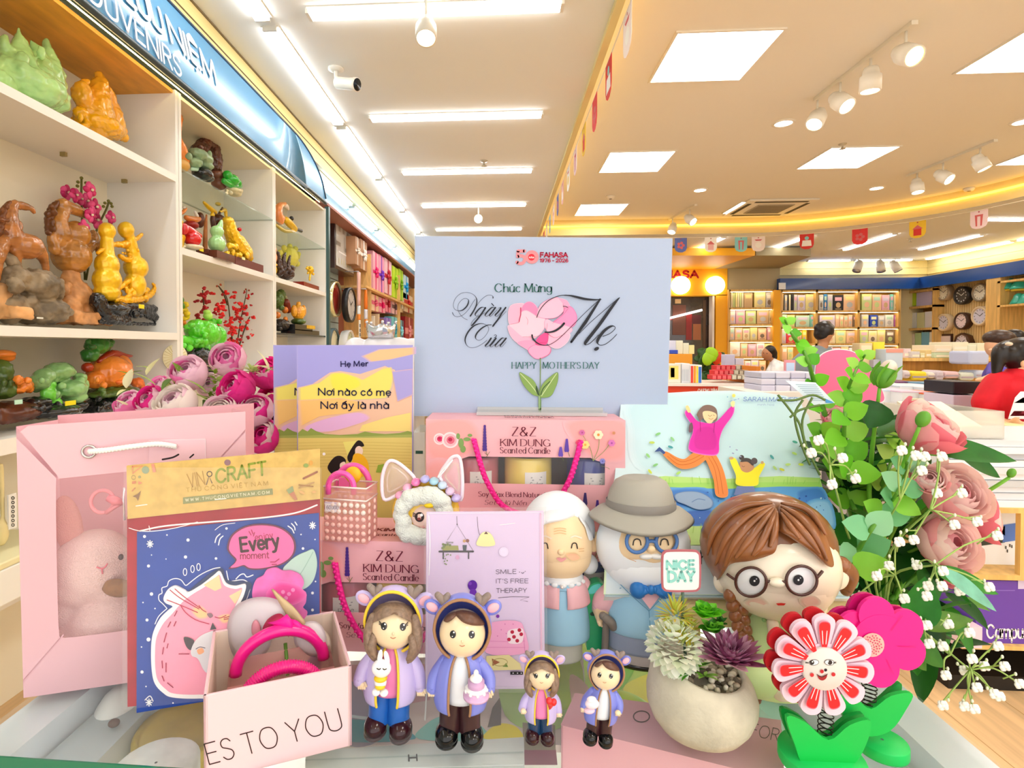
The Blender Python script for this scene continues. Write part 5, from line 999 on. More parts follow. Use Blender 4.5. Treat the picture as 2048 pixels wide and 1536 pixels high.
# man in grey, seen from behind
Y = 4.8; c_ = at(1632,700, Y)
t, ob = person('person in a grey shirt seen from behind, facing the bookcase', Y, (c_.x, Y),[
 ('body', m_skin2,[('e', 1648,666,16,20),('t', [(1650,680,9),(1645,695,10),(1638,705,14)]),('e', 1667,668,3,5),('t', [(1585,750,8),(1578,785,7),(1590,800,6,-.1)]),('t', [(1684,750,8),(1690,780,7),(1682,800,6,-.1)])],.012),
 ('hair', m_hair, [('e', 1648,661,18,18),('e', 1645,668,16,14),('t', [(1636,655,8),(1650,648,7),(1662,655,7)])],.008),
 ('shirt', mat('7C868C', .7),[('t', [(1640,703,14),(1636,715,32),(1632,740,44),(1634,775,46),(1636,820,42)]),('t', [(1608,716,14),(1588,735,13),(1582,760,11)]),('t', [(1664,716,14),(1682,735,13),(1688,762,11)]),('t', [(1624,698,7),(1645,700,10),(1658,699,6)])],.012), legs(c_.x, Y, .72), shoes(c_.x, Y)])
# seated woman in white patterned blouse
Y = 6.2; c_ = at(1550,740, Y)
t, ob = person('person in a white patterned blouse with dark hair, sitting and looking down', Y, (c_.x, Y),[
 ('body', m_skin2,[('e', 1534,708,10,13),('t', [(1542,716,5),(1546,724,6)]),('t', [(1556,745,5),(1548,752,4,-.1),(1538,750,4,-.2)]),('t', [(1536,750,3,-.2),(1531,752,2,-.22)]),('e', 1526,710,2.5,2)],.01),
 ('hair', m_hair, [('e', 1540,701,11,11),('e', 1546,707,8,11),('t', [(1547,705,6),(1551,715,4)])],.008),
 ('blouse', mat('EEF0F4', .7, noise=(18,.18)),[('t', [(1546,722,7),(1552,735,18),(1553,755,20),(1553,790,20)]),('t', [(1562,730,8),(1568,745,8),(1560,752,6,-.1)])],.012),
 ('trousers', mat('22242C', .7),[('w', [(c_.x, Y, .72,.17),(c_.x, Y, .6,.17)]),('w', [(c_.x-.09, Y, .6,.09),(c_.x-.1, Y-.4,.55,.075),(c_.x-.1, Y-.42,.1,.05)]),('w', [(c_.x+.09, Y, .6,.09),(c_.x+.1, Y-.4,.55,.075),(c_.x+.1, Y-.42,.1,.05)])],.012),
 ('eyes', mat('1A1210'),[('e', 1527,706,1.2,.7,-.055),('e', 1534,707,1.2,.7,-.075)],0)])
m = MB(); m.lathe((c_.x, Y, 0),[(.16,0),(.16,.03),(.03,.05),(.03,.45),(.17,.46),(.17,.5)], mat('55585E', .4),20); tag(m.build('stool'), 'stool under the seated person in the white blouse', 'stool')
# two bending people behind the red shirt
Y = 4.0; c_ = at(1998,740, Y)
person('person with short brown hair bending down, only forehead showing behind the red shirt', Y, (c_.x, Y),[
 ('body', m_skin, [('e', 1992,692,18,24),('t', [(2000,700,12),(2012,722,12)]),('t', [(1985,752,7,-.1),(1968,757,5,-.15),(1955,759,4,-.15)]),('t', [(1958,758,2,-.15),(1947,757,1.6,-.17)]),('t', [(1958,761,2,-.15),(1949,763,1.6,-.17)]),('e', 1982,700,5,4,-.06)],.01),
 ('hair', m_hairb, [('e', 1998,676,26,17),('e', 2012,684,18,18),('e', 1984,676,12,12)],.008),
 ('shirt', mat('5A4AA8', .7),[('t', [(2010,718,16),(2012,745,36),(2012,800,38)]),('t', [(1990,735,14),(1985,750,10,-.1)])],.012), legs(c_.x+.05, Y, .7), shoes(c_.x+.05, Y)])
Y = 4.5; c_ = at(2036,740, Y)
person('person with black hair, only the top of the head showing at the right edge', Y, (c_.x, Y),[
 ('body', m_skin, [('e', 2030,684,16,20),('t', [(2034,695,9),(2036,720,10)])],.01),('hair', m_hair, [('e', 2028,672,18,14),('e', 2034,680,16,16)],.008),
 ('shirt', mat('4A5262', .7),[('t', [(2036,716,14),(2036,745,34),(2036,800,36)])],.012), legs(c_.x, Y, .7), shoes(c_.x, Y)])
# woman in the red shirt
Y = 2.75; c_ = at(2030,880, Y)
t, ob = person('person in a red shirt with a black ponytail holding a stack of books', Y, (c_.x, Y),[
 ('body', m_skin, [('e', 2046,716,26,33),('t', [(2042,735,18),(2036,752,20),(2034,765,26)]),('e', 2047,728,5,8,-.09),('t', [(1978,790,21),(1966,825,15),(1976,838,14,-.05),(2010,848,11,-.12),(2034,852,10,-.16)]),
   ('t', [(2030,850,8,-.16),(2044,846,4,-.2),(2052,848,3,-.2)]),('t', [(2034,852,7,-.17),(2048,851,4,-.21),(2056,854,3,-.21)]),('t', [(2034,855,6,-.17),(2048,857,3.6,-.21),(2055,860,3,-.21)]),('t', [(2032,857,5,-.17),(2044,862,3.4,-.2),(2050,864,3,-.2)]),('t', [(2022,846,6,-.15),(2030,838,4,-.18),(2037,836,3,-.19)])],.006),
 ('hair', m_hair, [('e', 2044,702,34,28),('e', 2024,710,24,24),('e', 2030,722,20,18),('t', [(2016,692,13,.02),(2000,702,13),(1996,725,11),(1992,748,7),(1990,758,3)])],.006),
 ('hair_tie', mat('D8C8B0', .4),[('e', 2018,688,6,4,-.05)],0),
 ('shirt', mat('D80F24', .7, noise=(8,.12)),[('t', [(2034,754,24),(2030,772,50),(2026,800,50),(2024,840,44),(2024,885,42)]),('t', [(2000,768,27),(1986,785,26),(1973,806,25)]),('t', [(2010,760,16),(1996,775,24)])],.007),
 ('trousers', mat('121214', .7),[('w', [(c_.x, Y, .76,.14),(c_.x, Y, .62,.16),(c_.x, Y, .52,.15)]),('w', [(c_.x, Y-.08,.55,.09),(c_.x+.36, Y-.1,.52,.075),(c_.x+.38, Y-.1,.1,.05)]),('w', [(c_.x, Y+.08,.55,.09),(c_.x+.36, Y+.1,.52,.075),(c_.x+.38, Y+.1,.1,.05)])],.01)])
m = MB(); Mx = Pl(at(2040,800, Y-.15),(0,-1,0)).m(.0)
m.fill(Mx, [(2030,795),(2041,783),(2062,783),(2062,838),(2016,838)], mat('F4EEEE')); m.fill(Mx, [(2028,806),(2046,795),(2062,795),(2062,806)], mat('8E1F34')); m.fill(Mx, [(2020,832),(2028,822),(2062,822),(2062,832)], mat('8E1F34')); m.build('shirt_print', ob['shirt'])
m = MB(); m.lathe((c_.x, Y+.02,0),[(.16,0),(.16,.03),(.03,.05),(.03,.44),(.16,.45),(.16,.475)], mat('3A3A3E', .4),20); tag(m.build('stool'), 'dark stool under the person in the red shirt', 'stool')
for k, (a, y0, y1, c2, lab) in enumerate(((1996,848,863, 'EDE0A8', 'pale yellow notepad carried by the person in red'),(2000,864,872, '5A3A24', 'dark book under the yellow notepad'),(2001,872,882, 'EBB648', 'wooden board under the carried books'))):
    p, q = at(a, y1-.4,2.55), at(a+70, y0,2.55); m = MB(); m.box((p.x, 2.5, p.z),(q.x, 2.66, q.z), mat(c2,.5)); tag(m.build(('notepad', 'book', 'wooden_board')[k], bevel=.003), lab, ('notepad', 'book', 'board')[k])
# ================================================================ THE GLASS COUNTER
ZG = .95
GX0, GX1, GYB = -.376,.335,1.06
fl_, fr_ = onz(0,1512, ZG), onz(520,1547, ZG); sl = (fr_.y-fl_.y)/(fr_.x-fl_.x)
yf = lambda x: fl_.y+(x-fl_.x)*sl
t = thing('display_counter', 'white framed glass topped display counter holding the gifts', 'counter', (-.02,.7,0))
m_gl = clear('F3FAF8', .07,.03); m_alu = mat('DDE6EE', .3,.2)
m = MB(); m.prism([(GX0, yf(GX0), ZG-.008),(GX1, yf(GX1), ZG-.008),(GX1, GYB, ZG-.008),(GX0, GYB, ZG-.008)],(0,0,.008), m_gl); m.build('glass_top', t)
m = MB(); m.prism([(GX0-.001, yf(GX0)-.0015, ZG-.0085),(GX1, yf(GX1)-.0015, ZG-.0085),(GX1, yf(GX1)-.0003, ZG-.0085),(GX0-.001, yf(GX0)-.0003, ZG-.0085)],(0,0,.009), mat('0F7A5C', .15, coat=.5)); m.build('glass_edge', t)
for x0, x1 in ((GX0-.006, GX0+.03),(GX1-.03, GX1+.008)):
    m = MB(); m.prism([(x0, yf(x0), ZG-.035),(x1, yf(x1), ZG-.035),(x1, GYB, ZG-.035),(x0, GYB, ZG-.035)],(0,0,.026), m_alu); m.build('rail', t, bevel=.002)
m = MB()
for x0, x1 in ((GX0+.033, GX0+.075),(GX1-.07, GX1-.033)): m.prism([(x0, yf(x0), ZG-.05),(x1, yf(x1), ZG-.05),(x1, GYB, ZG-.05),(x0, GYB, ZG-.05)],(0,0,.02), mat('B9C6CC', .4))
m.build('inner_rail', t)
m = MB(); m.box((GX0,.45,.78),(GX1, GYB, .79), mat('F1EEEA', .5)); m.box((GX0,.45,0),(GX0+.01, GYB, .94), mat('EFEDEA', .5)); m.box((GX1-.01,.45,0),(GX1, GYB, .94), mat('EFEDEA', .5)); m.box((GX0, GYB-.01,0),(GX1, GYB, .94), mat('EFEDEA', .5)); m.box((GX0,.38,0),(GX1,.45,.79), mat('EFEDEA', .5)); m.build('body', t)
m = MB()  # added strips with no known lamp, to brighten the things under the glass
for x0 in (GX0+.05, GX1-.055): m.box((x0,.46, ZG-.055),(x0+.006, GYB-.02, ZG-.051), mat('FFFAF0', .5, emit=14))
m.build('added_led_strip', t)
m = MB(); a = onz(1878,1432,.86); m.box((GX1+.01, a.y, .0),(a.x, GYB, .86), mat('EFDDAE', .5, noise=(4,.06,(1,12,1)))); tag(m.build('side_cabinet', bevel=.003), 'cream wooden side cabinet along the right of the glass counter', 'cabinet')
# things seen through the glass
def under(name, label, cat, px, z, h, col, rough=.5):
    P = [onz(x, y, z) for x, y in px]; m = MB(); m.prism([p-V((0,0, h)) for p in P],(0,0, h), mat(col, rough)); c_ = sum(P, V((0,0,0)))/len(P); t = thing(name, label, cat, (c_.x, c_.y, z-h)); m.build('body', t, bevel=.002); return t
class HZ:
    def __init__(s, z): s.zz = z
    def m(s, off=.0003): return lambda x, y: onz(x, y, s.zz+off)
o = under('gift_box', 'large pink box lying under the glass below the small boy figurine and the pot', 'box', [(1121,1450),(1570,1562),(1562,1440),(1150,1386)],.934,.1, 'E9A9B8')
m = MB(); k = Ink(HZ(.934), m); k.ring(1283,1433,16,11,2.5, '5A3436').text('FOR', (1500,1470),(1555,1482),24, '5A3436', w=.07); m.build('lettering', o)
o = under('clear_gift_box', 'grey white clear lidded box under the glass below the big boy figurine', 'box', [(612,1502),(1048,1474),(1050,1580),(608,1590)],.936,.08, 'D5DEDB', .2)
m = MB(); k = Ink(HZ(.936), m); k.line([(612,1520),(1045,1504)],3, 'B5C4C2', False).line([(650,1540),(1046,1530)],2, 'F4FAFA', False).text('H', (818,1522),(834,1521),12, '23252B', w=.24); m.build('lettering', o)
o = under('geometric_print', 'flat print of coloured shapes under the glass around the deer figurines', 'print', [(636,1325),(1165,1300),(1180,1490),(630,1490)],.915,.006, 'D9CDC8')
m = MB(); k = Ink(HZ(.915), m)
k.fill([(636,1330),(860,1328),(860,1400),(636,1440)], 'CFA0A6').fill([(638,1400),(705,1380),(700,1480),(634,1486)], '5E86A8').fill([(700,1360),(735,1395),(760,1440),(752,1485),(690,1485),(690,1380)], '8E92A8', True).line([(690,1430),(730,1436),(760,1435)],6, 'BFD9E2').fill([(690,1440),(780,1450),(830,1478),(690,1482)], '3E9AA8', True)
k.fill([(838,1478),(850,1450),(890,1430),(940,1436),(980,1470),(975,1482)], '86C9C2', True).fill([(970,1478),(975,1462),(1000,1447),(1030,1452),(1046,1470),(1044,1478)], 'EEDC3A', True).fill([(975,1455),(985,1415),(1003,1390),(1002,1450)], '6A6866').fill([(1000,1330),(1060,1300),(1130,1310),(1160,1370),(1140,1440),(1080,1465),(1010,1430)], 'A9CC7E', True).fill([(1060,1310),(1150,1305),(1165,1400),(1100,1420),(1060,1380)], 'A6C23A', True).fill([(1140,1350),(1180,1380),(1180,1440),(1150,1430)], 'D9B2A8', True)
k.fill([(1045,1445),(1110,1450),(1112,1520),(1048,1520)], '8A8272').fill([(1045,1500),(1112,1500),(1115,1530),(1046,1530)], '8E4A62'); m.build('printed_shapes', o)
o = under('leaf_print', 'lime and yellow leaf print under the glass around the round plush', 'print', [(1158,1280),(1345,1280),(1352,1420),(1150,1440)],.90,.006, 'B9DC5A')
m = MB(); k = Ink(HZ(.90), m); k.fill([(1190,1300),(1240,1290),(1270,1330),(1240,1380),(1200,1370)], '7CC81E', True).fill([(1250,1370),(1340,1340),(1345,1400),(1270,1415)], 'EFE63A', True); m.build('printed_leaves', o)
p = onz(1240,1392,.93); m = MB(); m.ell(p-V((0,0,.03)),(.037,.03,.03), mat('8FDB1E', .5, h2='F2EC2A', noise=(18,.3))); tag(m.build('round_plush'), 'bright green and yellow round plush under the glass below the grandparents', 'plush')
t = thing('teal_organizer', 'teal rounded desk toy with a dark hole between the old couple', 'toy', onz(1188,1302, ZG)); Y = .50; s = pxs(at(1188,1250, Y))
m = MB(); out = [(1174,1300),(1170,1240),(1172,1190),(1182,1170),(1200,1165),(1212,1175),(1212,1300)]; m.prism([at(x, y, Y) for x, y in catmull(out[:6], False, 4)+[out[6], out[0]]],(0,.012,0), mat('1FA26A', .35)); m.build('body', t, bevel=.002)
m = MB(); k = Ink(Pl((0, Y, 1),(0,-1,0)), m); k.disc(1186,1228,6, '14402E', 4).fill([(1176,1185),(1184,1172),(1200,1168),(1200,1180),(1184,1188)], '58C8C0', True); m.build('markings', t)
m = MB(); c_ = onz(240,1475,.90); s = pxs(c_); t = thing('penguin_plush', 'white and orange penguin plush wrapped under the glass at the lower left', 'plush', c_-V((0,0,.06)))
m.ell(onz(240,1475,.89),(.022,.03,.045), mat('F4F4F2', .7)); m.build('body', t); m = MB(); m.ell(onz(204,1495,.885),(.012,.02,.035), mat('FF9A1E', .6)); m.build('wing', t); m = MB(); m.ell(onz(228,1446,.925),(.0045,.004,.003), mat('5A4038', .5)); m.build('beak', t)
under('pink_wrapper', 'dark pink gift wrap under the glass at the lower left', 'gift wrap', [(100,1450),(190,1370),(222,1372),(214,1480),(160,1540),(150,1500)],.885,.01, 'EE8FA6')
under('cream_box', 'small cream box under the glass at the lower left corner', 'box', [(56,1470),(98,1455),(152,1462),(108,1512)],.915,.05, 'EFE7D2')
m = MB(); c_ = onz(372,1445,.915); m.lathe((c_.x, c_.y, .83),[(.04,0),(.04,.08),(.037,.084),(.033,.08),(.001,.081)], mat('C9B23E', .3,.3, noise=(20,.2)),32); tag(m.build('round_tin'), 'olive gold round tin under the glass beside the penguin', 'tin')
m = MB(); c_ = onz(312,1525,.94); m.lathe((c_.x, c_.y, .91),[(.028,0),(.028,.028),(.025,.03),(.001,.03)], mat('E6EEEA', .35, noise=(60,.1)),32); tag(m.build('lidded_pot'), 'white round lid under the glass left of the open pink box', 'lid')
under('mint_plush_sheet', 'mint green and tan paper under the glass right of the pot', 'paper', [(1500,1400),(1600,1390),(1650,1470),(1600,1560),(1560,1450)],.90,.01, 'A9DEC6')
under('tan_card', 'tan card under the glass below the smiling flower', 'card', [(1600,1390),(1720,1380),(1760,1500),(1640,1560)],.89,.008, 'E2BFA6')
# ---------------------------------------------------------------- pink gift bag with plush rabbit
m_bag = tl(mat('F0C8D2', .6),.25); m_bagin = tl(mat('F6BFCB', .6),.35)
BL, BR = onz(47,1396, ZG), onz(494,1331, ZG); fn = V(((BR-BL).y, -(BR-BL).x, 0)).normalized(); BP = Pl(BL, fn)
t = thing('gift_bag', 'pink paper gift bag with window and white rope handle at the left', 'gift bag', (BL+BR)/2-fn*.035)
M0 = BP.m(0); TL, TR = M0(32,853), M0(491,823); bk = -fn*.075
inner = catmull([(112,975),(120,960),(140,955),(400,930),(420,940),(424,960),(432,1220),(424,1235),(400,1240),(150,1274),(128,1268),(117,1250)], True, 4)
n = len(inner); outer = []
cx_, cy0 = 265,1110
for x, y in inner:
    dx, dy = x-cx_, y-cy0; best = None
    poly = [(32,853),(491,823),(494,1331),(47,1396)]
    for a, b_ in zip(poly, poly[1:]+poly[:1]):
        ex, ey = b_[0]-a[0], b_[1]-a[1]; den = dx*ey-dy*ex
        if abs(den) < 1e-9: continue
        tt = ((a[0]-cx_)*ey-(a[1]-cy0)*ex)/den; uu = ((a[0]-cx_)*dy-(a[1]-cy0)*dx)/den
        if tt > 0 and -1e-6 <= uu <= 1+1e-6 and (best is None or tt < best): best = tt
    outer.append((cx_+dx*best, cy0+dy*best))
poly = [(32,853),(491,823),(494,1331),(47,1396)]
for q in poly:
    i = min(range(n), key=lambda j: hypot(outer[j][0]-q[0], outer[j][1]-q[1])); outer[i] = q
m = MB(); vs = [M0(*p) for p in outer]+[M0(*p) for p in inner]; m.add(vs, [(i, (i+1) % n, (i+1) % n+n, i+n) for i in range(n)], m_bag, False); m.build('front_panel', t)
m = MB(); gl, gr = TL+bk*.45+(TR-TL)*.0, TR+bk*.45; gl, gr = gl+(TR-TL).normalized()*.016, gr-(TR-TL).normalized()*.016
m.add([TL+bk, TR+bk, BR+bk, BL+bk],[(0,1,2,3)], m_bagin, False); m.build('back_panel', t)
for A, B_, g in ((TL, BL, gl),(TR, BR, gr)):
    m = MB(); gb = (B_+bk*.5); m.add([A, g, A+bk, B_, gb, B_+bk],[(0,1,4,3),(1,2,5,4)], m_bagin, False); m.build('side_gusset', t)
m = MB(); m.add([BL, BR, BR+bk, BL+bk],[(0,1,2,3)], m_bag, False); m.build('base_panel', t)
m = MB(); M1 = BP.m(-.0008); m.fill(M1, inner, clear('FBE9EE', .14,.05)); m.build('clear_window', t)
m = MB(); P = [BP.m(.002)(178,903), BP.m(.007)(215,900), BP.m(.009)(265,893), BP.m(.007)(315,888), BP.m(.002)(352,893)]
m.tube(P, .0021, mat('F4F3F0', .6),8,6)
Q = catmull([tuple(p) for p in P], False, 14)
for i in range(0, len(Q)-2,2): a, b_ = V(Q[i]), V(Q[i+2]); m.tube([a+V((0,0,.0017)), b_-V((0,0,.0017))+fn*.001],.0011, mat('FFFFFF', .6),5)
m.build('rope_handle', t)
m = MB(); c_ = BP.m(.0008)(178,903)
for r_, w_ in ((.0048,.0011),): m.tube([c_+(BR-BL).normalized()*r_*cos(i*pi/12)+V((0,0, r_*sin(i*pi/12))) for i in range(24)], w_, mat('C9C6C4', .25,.8),6, loop=True)
m.build('grommet', t)
m = MB(); k = Ink(BP, m, .0006); k.fill([(298,881),(411,878),(411,990),(297,1000)], 'EFC4CF').line([(298,881),(411,878),(411,990)],1.2, 'FBE6EA', False).line([(325,919),(345,915),(357,909)],3.5, '1E1216').line([(380,915),(387,909)],3, '1E1216'); m.build('label_square', t)
# plush rabbit inside the bag
pm = mat('FBE0DA', .9, bump=(900,.9), noise=(25,.05)); bo = -fn*.030
t2 = thing('rabbit_plush', 'pink rabbit plush seen through the window of the gift bag', 'plush', (BL+BR)/2-fn*.035+V((0,0,.001)))
def inb(px, py, d=.03): return BP.m(-d)(px, py)
m = MB(); m.ell(inb(190,1130,.036),(.034,.028,.031), pm); m.ell(inb(165,1165,.036),(.026,.022,.02), pm); m.ell(inb(225,1165,.036),(.026,.022,.02), pm); m.ell(inb(215,1245,.038),(.036,.028,.034), pm); m.ell(inb(130,1215,.036),(.014,.012,.02), pm); m.ell(inb(300,1240,.037),(.03,.02,.03), pm)
m.ell(inb(150,1285,.034),(.02,.018,.016), pm); m.ell(inb(280,1285,.036),(.022,.018,.016), pm); m.build('body', t2, voxel=.0018, smoothit=2)
for x, r_ in ((136,.3),(285,-.4)):
    m = MB(); m.ell(inb(x, 1050,.038),(.012,.008,.026), mat('F6B7AC', .9, bump=(900,.9)), Matrix.Rotation(-r_*.6,3, 'Y')); m.build('ear', t2)
for x, y in ((158,1136),(242,1114)): m = MB(); m.ell(inb(x, y, .0115),(.0022,.0018,.0026), mat('2A1A1C', .15)); m.build('eye', t2)
m = MB(); m.tube([inb(x, y, .0085) for x, y in ((193,1134),(198,1136),(204,1137),(210,1134),(215,1127))],.0006, mat('F07A8E'),5,3); m.tube([inb(204,1137,.0085), inb(205,1148,.0085)],.0006, mat('F07A8E'),5); m.build('mouth', t2)
m = MB(); m.ell(inb(236,1176,.0075),(.0145,.002,.008), mat('8A6538', .6, noise=(150,.3))); m.build('oval_label', t2)
m = MB(); c_ = inb(205,1003,.012); m.tube([c_+(BR-BL).normalized()*.0085*cos(i*pi/14)+V((0,0,.0095*sin(i*pi/14))) for i in range(28)],.0016, mat('F29AA2', .3),7, loop=True); m.build('key_ring', t2)
m = MB(); m.tube([inb(216,995,.011), inb(232,1002,.010), inb(247,1006,.010)],[.003,.004,.002], mat('F08C98', .25, coat=.5),8); m.tube([inb(212,1026,.011), inb(228,1015,.010), inb(240,1008,.010)],.0018, mat('F29AA2', .3),6); m.tube([inb(248,975,.010), inb(247,1000,.009), inb(249,1040,.009)],.001, mat('F4F4F6', .2,.7),5); m.build('clasp', t2)
# ---------------------------------------------------------------- kraft headed craft card pack
a, b_ = onz(273,1427, ZG), onz(642,1364, ZG); up_ = V((0,0,1))+V((-(b_-a).y, (b_-a).x, 0)).normalized()*.05
CP = pl3(a, b_, a+up_); n = CP.n
t = thing('craft_card_pack', 'blue cat card in a clear sleeve with a kraft paper header', 'card pack', (a+b_)/2)
def slab(mb, S, px, off, th, c_, smooth=False):
    P = [S.m(off)(*p) for p in (catmull(px, True, 5) if smooth else px)]; mb.prism(P, -S.n*th, mat(c_, .55) if isinstance(c_, str) else c_); return mb
m = MB(); slab(m, CP, [(254,1034),(640,994),(642,1366),(255,1414)],-.0008,.0022, mat('A3182E', .6, noise=(60,.12))); m.build('red_envelope', t)
m = MB(); slab(m, CP, [(274,1064),(638,1026),(640,1364),(273,1426)],0,.0008, mat('1743A0', .55, noise=(30,.1))); m.build('blue_card', t)
m = MB(); slab(m, CP, [(253,932),(640,898),(640,998),(255,1038)],.0012,.0035, mat('D3B36A', .8, noise=(120,.1))); m.build('kraft_header', t)
m = MB(); k = Ink(CP, m, .0014)
k.disc(455,925,6.5, '8E6E74', 6).text('VIN', (379,975),(410,969),27, 'B08A3E', w=.07).line([(413,969),(418,952),(424,966)],2, '6A5A4A', False).ring(419,948,5,5,1.8, '4A3E34').text('CRAFT', (433,966),(532,949),26, '8A9A2E', w=.17, slant=.12).text('THỦ CÔNG VIỆT NAM', (373,984),(536,970),8, 'B8963E', w=.14, gap=.45)
k.fill([(366,995),(545,977),(546,989),(366,1008)], '8A8F5E').text('WWW.THUCONGVIETNAM.COM', (371,1003),(539,987),5.5, 'E9E4C8', w=.14, gap=.5).line([(430,999),(452,997)],1.8, 'F8F4EA', False).line([(272,1012),(294,1009)],1.8, 'F8F4EA', False)
k.line([(265,933),(285,931),(265,947)],2.5, 'D88A6A', False, True).disc(291,940,7.5, '8FA084').fill([(302,928),(308,927),(312,944),(306,945)], 'D8907A').ring(267,955,4,4,1.2, 'A8905A').disc(279,954,3, 'A09A6A').fill([(264,963),(272,962),(272,967),(264,968)], 'C8805A').fill([(276,962),(285,966),(277,969)], 'D88A6A').line([(264,982),(270,976)],2, 'C8805A', False).fill([(265,993),(275,988),(282,981),(279,992),(276,1002),(272,995)], '8A6A4A')
k.fill([(573,980),(585,972),(588,982),(578,988)], '8A9A6A').fill([(578,988),(588,983),(595,999),(590,1001)], 'B87A5A').line([(607,957),(634,944)],4, '9A5A3A', False).disc(612,931,5, '8AA05A', 4).disc(622,926,3.5, 'D8A050', 5).line([(598,976),(628,965)],2.5, 'B8905A', False).line([(598,970),(626,973)],2.5, 'A0743A', False).disc(604,985,6, 'D8A86A', 2.5,.5).disc(628,984,4, 'D8A86A', 2.5); m.build('header_print', t)
# card art in raised paper layers
m = MB(); k = Ink(CP, m, .0003)
for x, y, r_ in ((289,1073,3),(334,1070,1.6),(376,1080,3.2),(371,1114,3.2),(432,1117,2.6),(297,1132,3),(303,1188,3.4),(310,1217,1.5),(286,1205,1.5),(294,1240,3),(297,1279,4),(283,1294,1.5),(284,1344,3.2),(292,1373,1.5),(346,1406,1.5),(303,1110,1.2),(332,1118,1.2),(606,1097,2.6),(625,1186,2.8),(625,1220,2.8),(631,1163,1.6),(602,1069,1.4),(630,1079,1.4),(453,1057,2.5),(602,1069,1.5)): k.disc(x, y, r_, 'EFF3FA')
for x, y in ((300,1088),(625,1051),(298,1405)):
    for q in range(4): k.line([(x-6*cos(q*pi/4), y-7*sin(q*pi/4)),(x+6*cos(q*pi/4), y+7*sin(q*pi/4))],2.2, 'EFF3FA', False)
for P in ([(430,1085),(433,1075),(440,1068)],[(437,1090),(440,1078),(446,1072)],[(576,1052),(584,1058),(588,1066)],[(583,1047),(589,1054),(590,1060)],[(590,1044),(594,1050)],[(472,1158),(480,1150),(488,1148),(494,1154),(506,1150)]): k.line(P, 2.2, 'E6EEF8')
for x, y, a in ((370,1144,.5),(385,1138,.1),(397,1134,-.3)): k.ring(x, y, 3.5,7,1.6, 'EFF3FA')
k.line([(310,1248),(318,1232),(334,1217)],1.8, 'EFF3FA').line([(334,1217),(326,1208),(318,1200),(318,1190),(324,1186),(324,1176),(334,1172),(338,1162),(350,1157),(362,1160),(370,1170),(374,1170)],1.8, 'EFF3FA').line([(374,1170),(400,1150),(425,1138),(440,1135)],1.8, 'EFF3FA').line([(453,1142),(458,1163),(466,1162),(488,1160),(500,1172),(496,1190),(492,1204),(500,1206)],1.8, 'EFF3FA')
k.fill([(318,1308),(322,1270),(335,1240),(358,1205),(385,1175),(440,1136),(455,1160),(500,1165),(496,1190),(480,1240),(470,1388),(400,1392),(340,1380)], '16305E', True); m.build('printed_sky', t)
cat_o = [(302,1307),(305,1270),(318,1240),(335,1222),(345,1213),(331,1206),(327,1196),(335,1180),(350,1172),(368,1180),(378,1184),(405,1168),(428,1150),(440,1143),(452,1166),(470,1172),(491,1169),(488,1190),(474,1222),(470,1260),(472,1388),(400,1397),(345,1395),(325,1385),(310,1368),(304,1345)]
m = MB(); slab(m, CP, cat_o, .0030,.0022, 'FBF6F7', True); m.build('cat_cutout', t)
m = MB(); k = Ink(CP, m, .0031)
k.fill([(310,1305),(313,1275),(326,1248),(344,1228),(364,1205),(386,1188),(412,1172),(433,1153),(440,1151),(449,1171),(470,1178),(484,1176),(480,1192),(466,1222),(463,1250),(464,1380),(400,1389),(348,1387),(330,1377),(316,1361),(311,1340)], 'FA9DB8', True).fill([(330,1197),(336,1184),(350,1177),(364,1184),(370,1192),(358,1212),(346,1210)], 'FBF6F7', True).fill([(407,1170),(438,1150),(443,1176),(430,1182)], 'FBD2A0').fill([(458,1192),(484,1178),(478,1196),(470,1208)], 'FBD2A0').soft([(388,1222),(398,1214),(410,1222),(412,1232),(398,1234)], 'F8C88E', 'FA9DB8', .6).soft([(440,1234),(456,1230),(462,1238),(448,1244)], 'F8C88E', 'FA9DB8', .6)
for P in ([(340,1180),(360,1196),(398,1218)],[(350,1178),(370,1195),(400,1216)],[(334,1200),(360,1210),(395,1225)],[(448,1236),(466,1230),(478,1222)],[(448,1239),(470,1235),(482,1232)],[(398,1211),(404,1219),(412,1224)],[(430,1234),(440,1236),(452,1231)],[(362,1212),(372,1226),(392,1240),(418,1248)]): k.line(P, 1.7, 'B8184E')
k.fill([(414,1228),(422,1226),(426,1232),(420,1236)], '8A6A74', True)
for P in ([(354,1222),(349,1232)],[(341,1244),(336,1254)],[(352,1243),(348,1252)],[(333,1266),(328,1284)],[(327,1295),(325,1308)],[(336,1288),(334,1296)],[(324,1322),(325,1336)],[(332,1326),(332,1344)],[(324,1352),(328,1362)],[(335,1366),(346,1375)],[(358,1308),(378,1308)]): k.line(P, 2, '9E1A4A', False)
k.fill([(368,1274),(388,1281),(382,1300),(372,1292)], '3E3A44', True).fill([(382,1300),(392,1280),(412,1266),(440,1262),(452,1290),(440,1345),(412,1345),(396,1318),(384,1312)], 'D9D8DE', True).fill([(420,1260),(425,1245),(433,1258)], '3E3A44').fill([(394,1300),(404,1296),(408,1304),(398,1309)], 'F0A878', True).line([(392,1298),(400,1294),(410,1296)],1.6, '5A4A58'); m.build('printed_cat', t)
bub = [(458,1094),(466,1072),(490,1056),(522,1051),(556,1056),(580,1072),(588,1092),(582,1112),(560,1128),(525,1136),(500,1136),(488,1130),(474,1134),(461,1135),(470,1126),(473,1118),(462,1106)]
cxb, cyb = 524,1095
m = MB(); slab(m, CP, [(cxb+(x-cxb)*1.06, cyb+(y-cyb)*1.07) for x, y in bub],.0022,.0016, '6A2A4E', True); slab(m, CP, bub, .0034,.001, 'F566A8', True); m.build('speech_bubble', t)
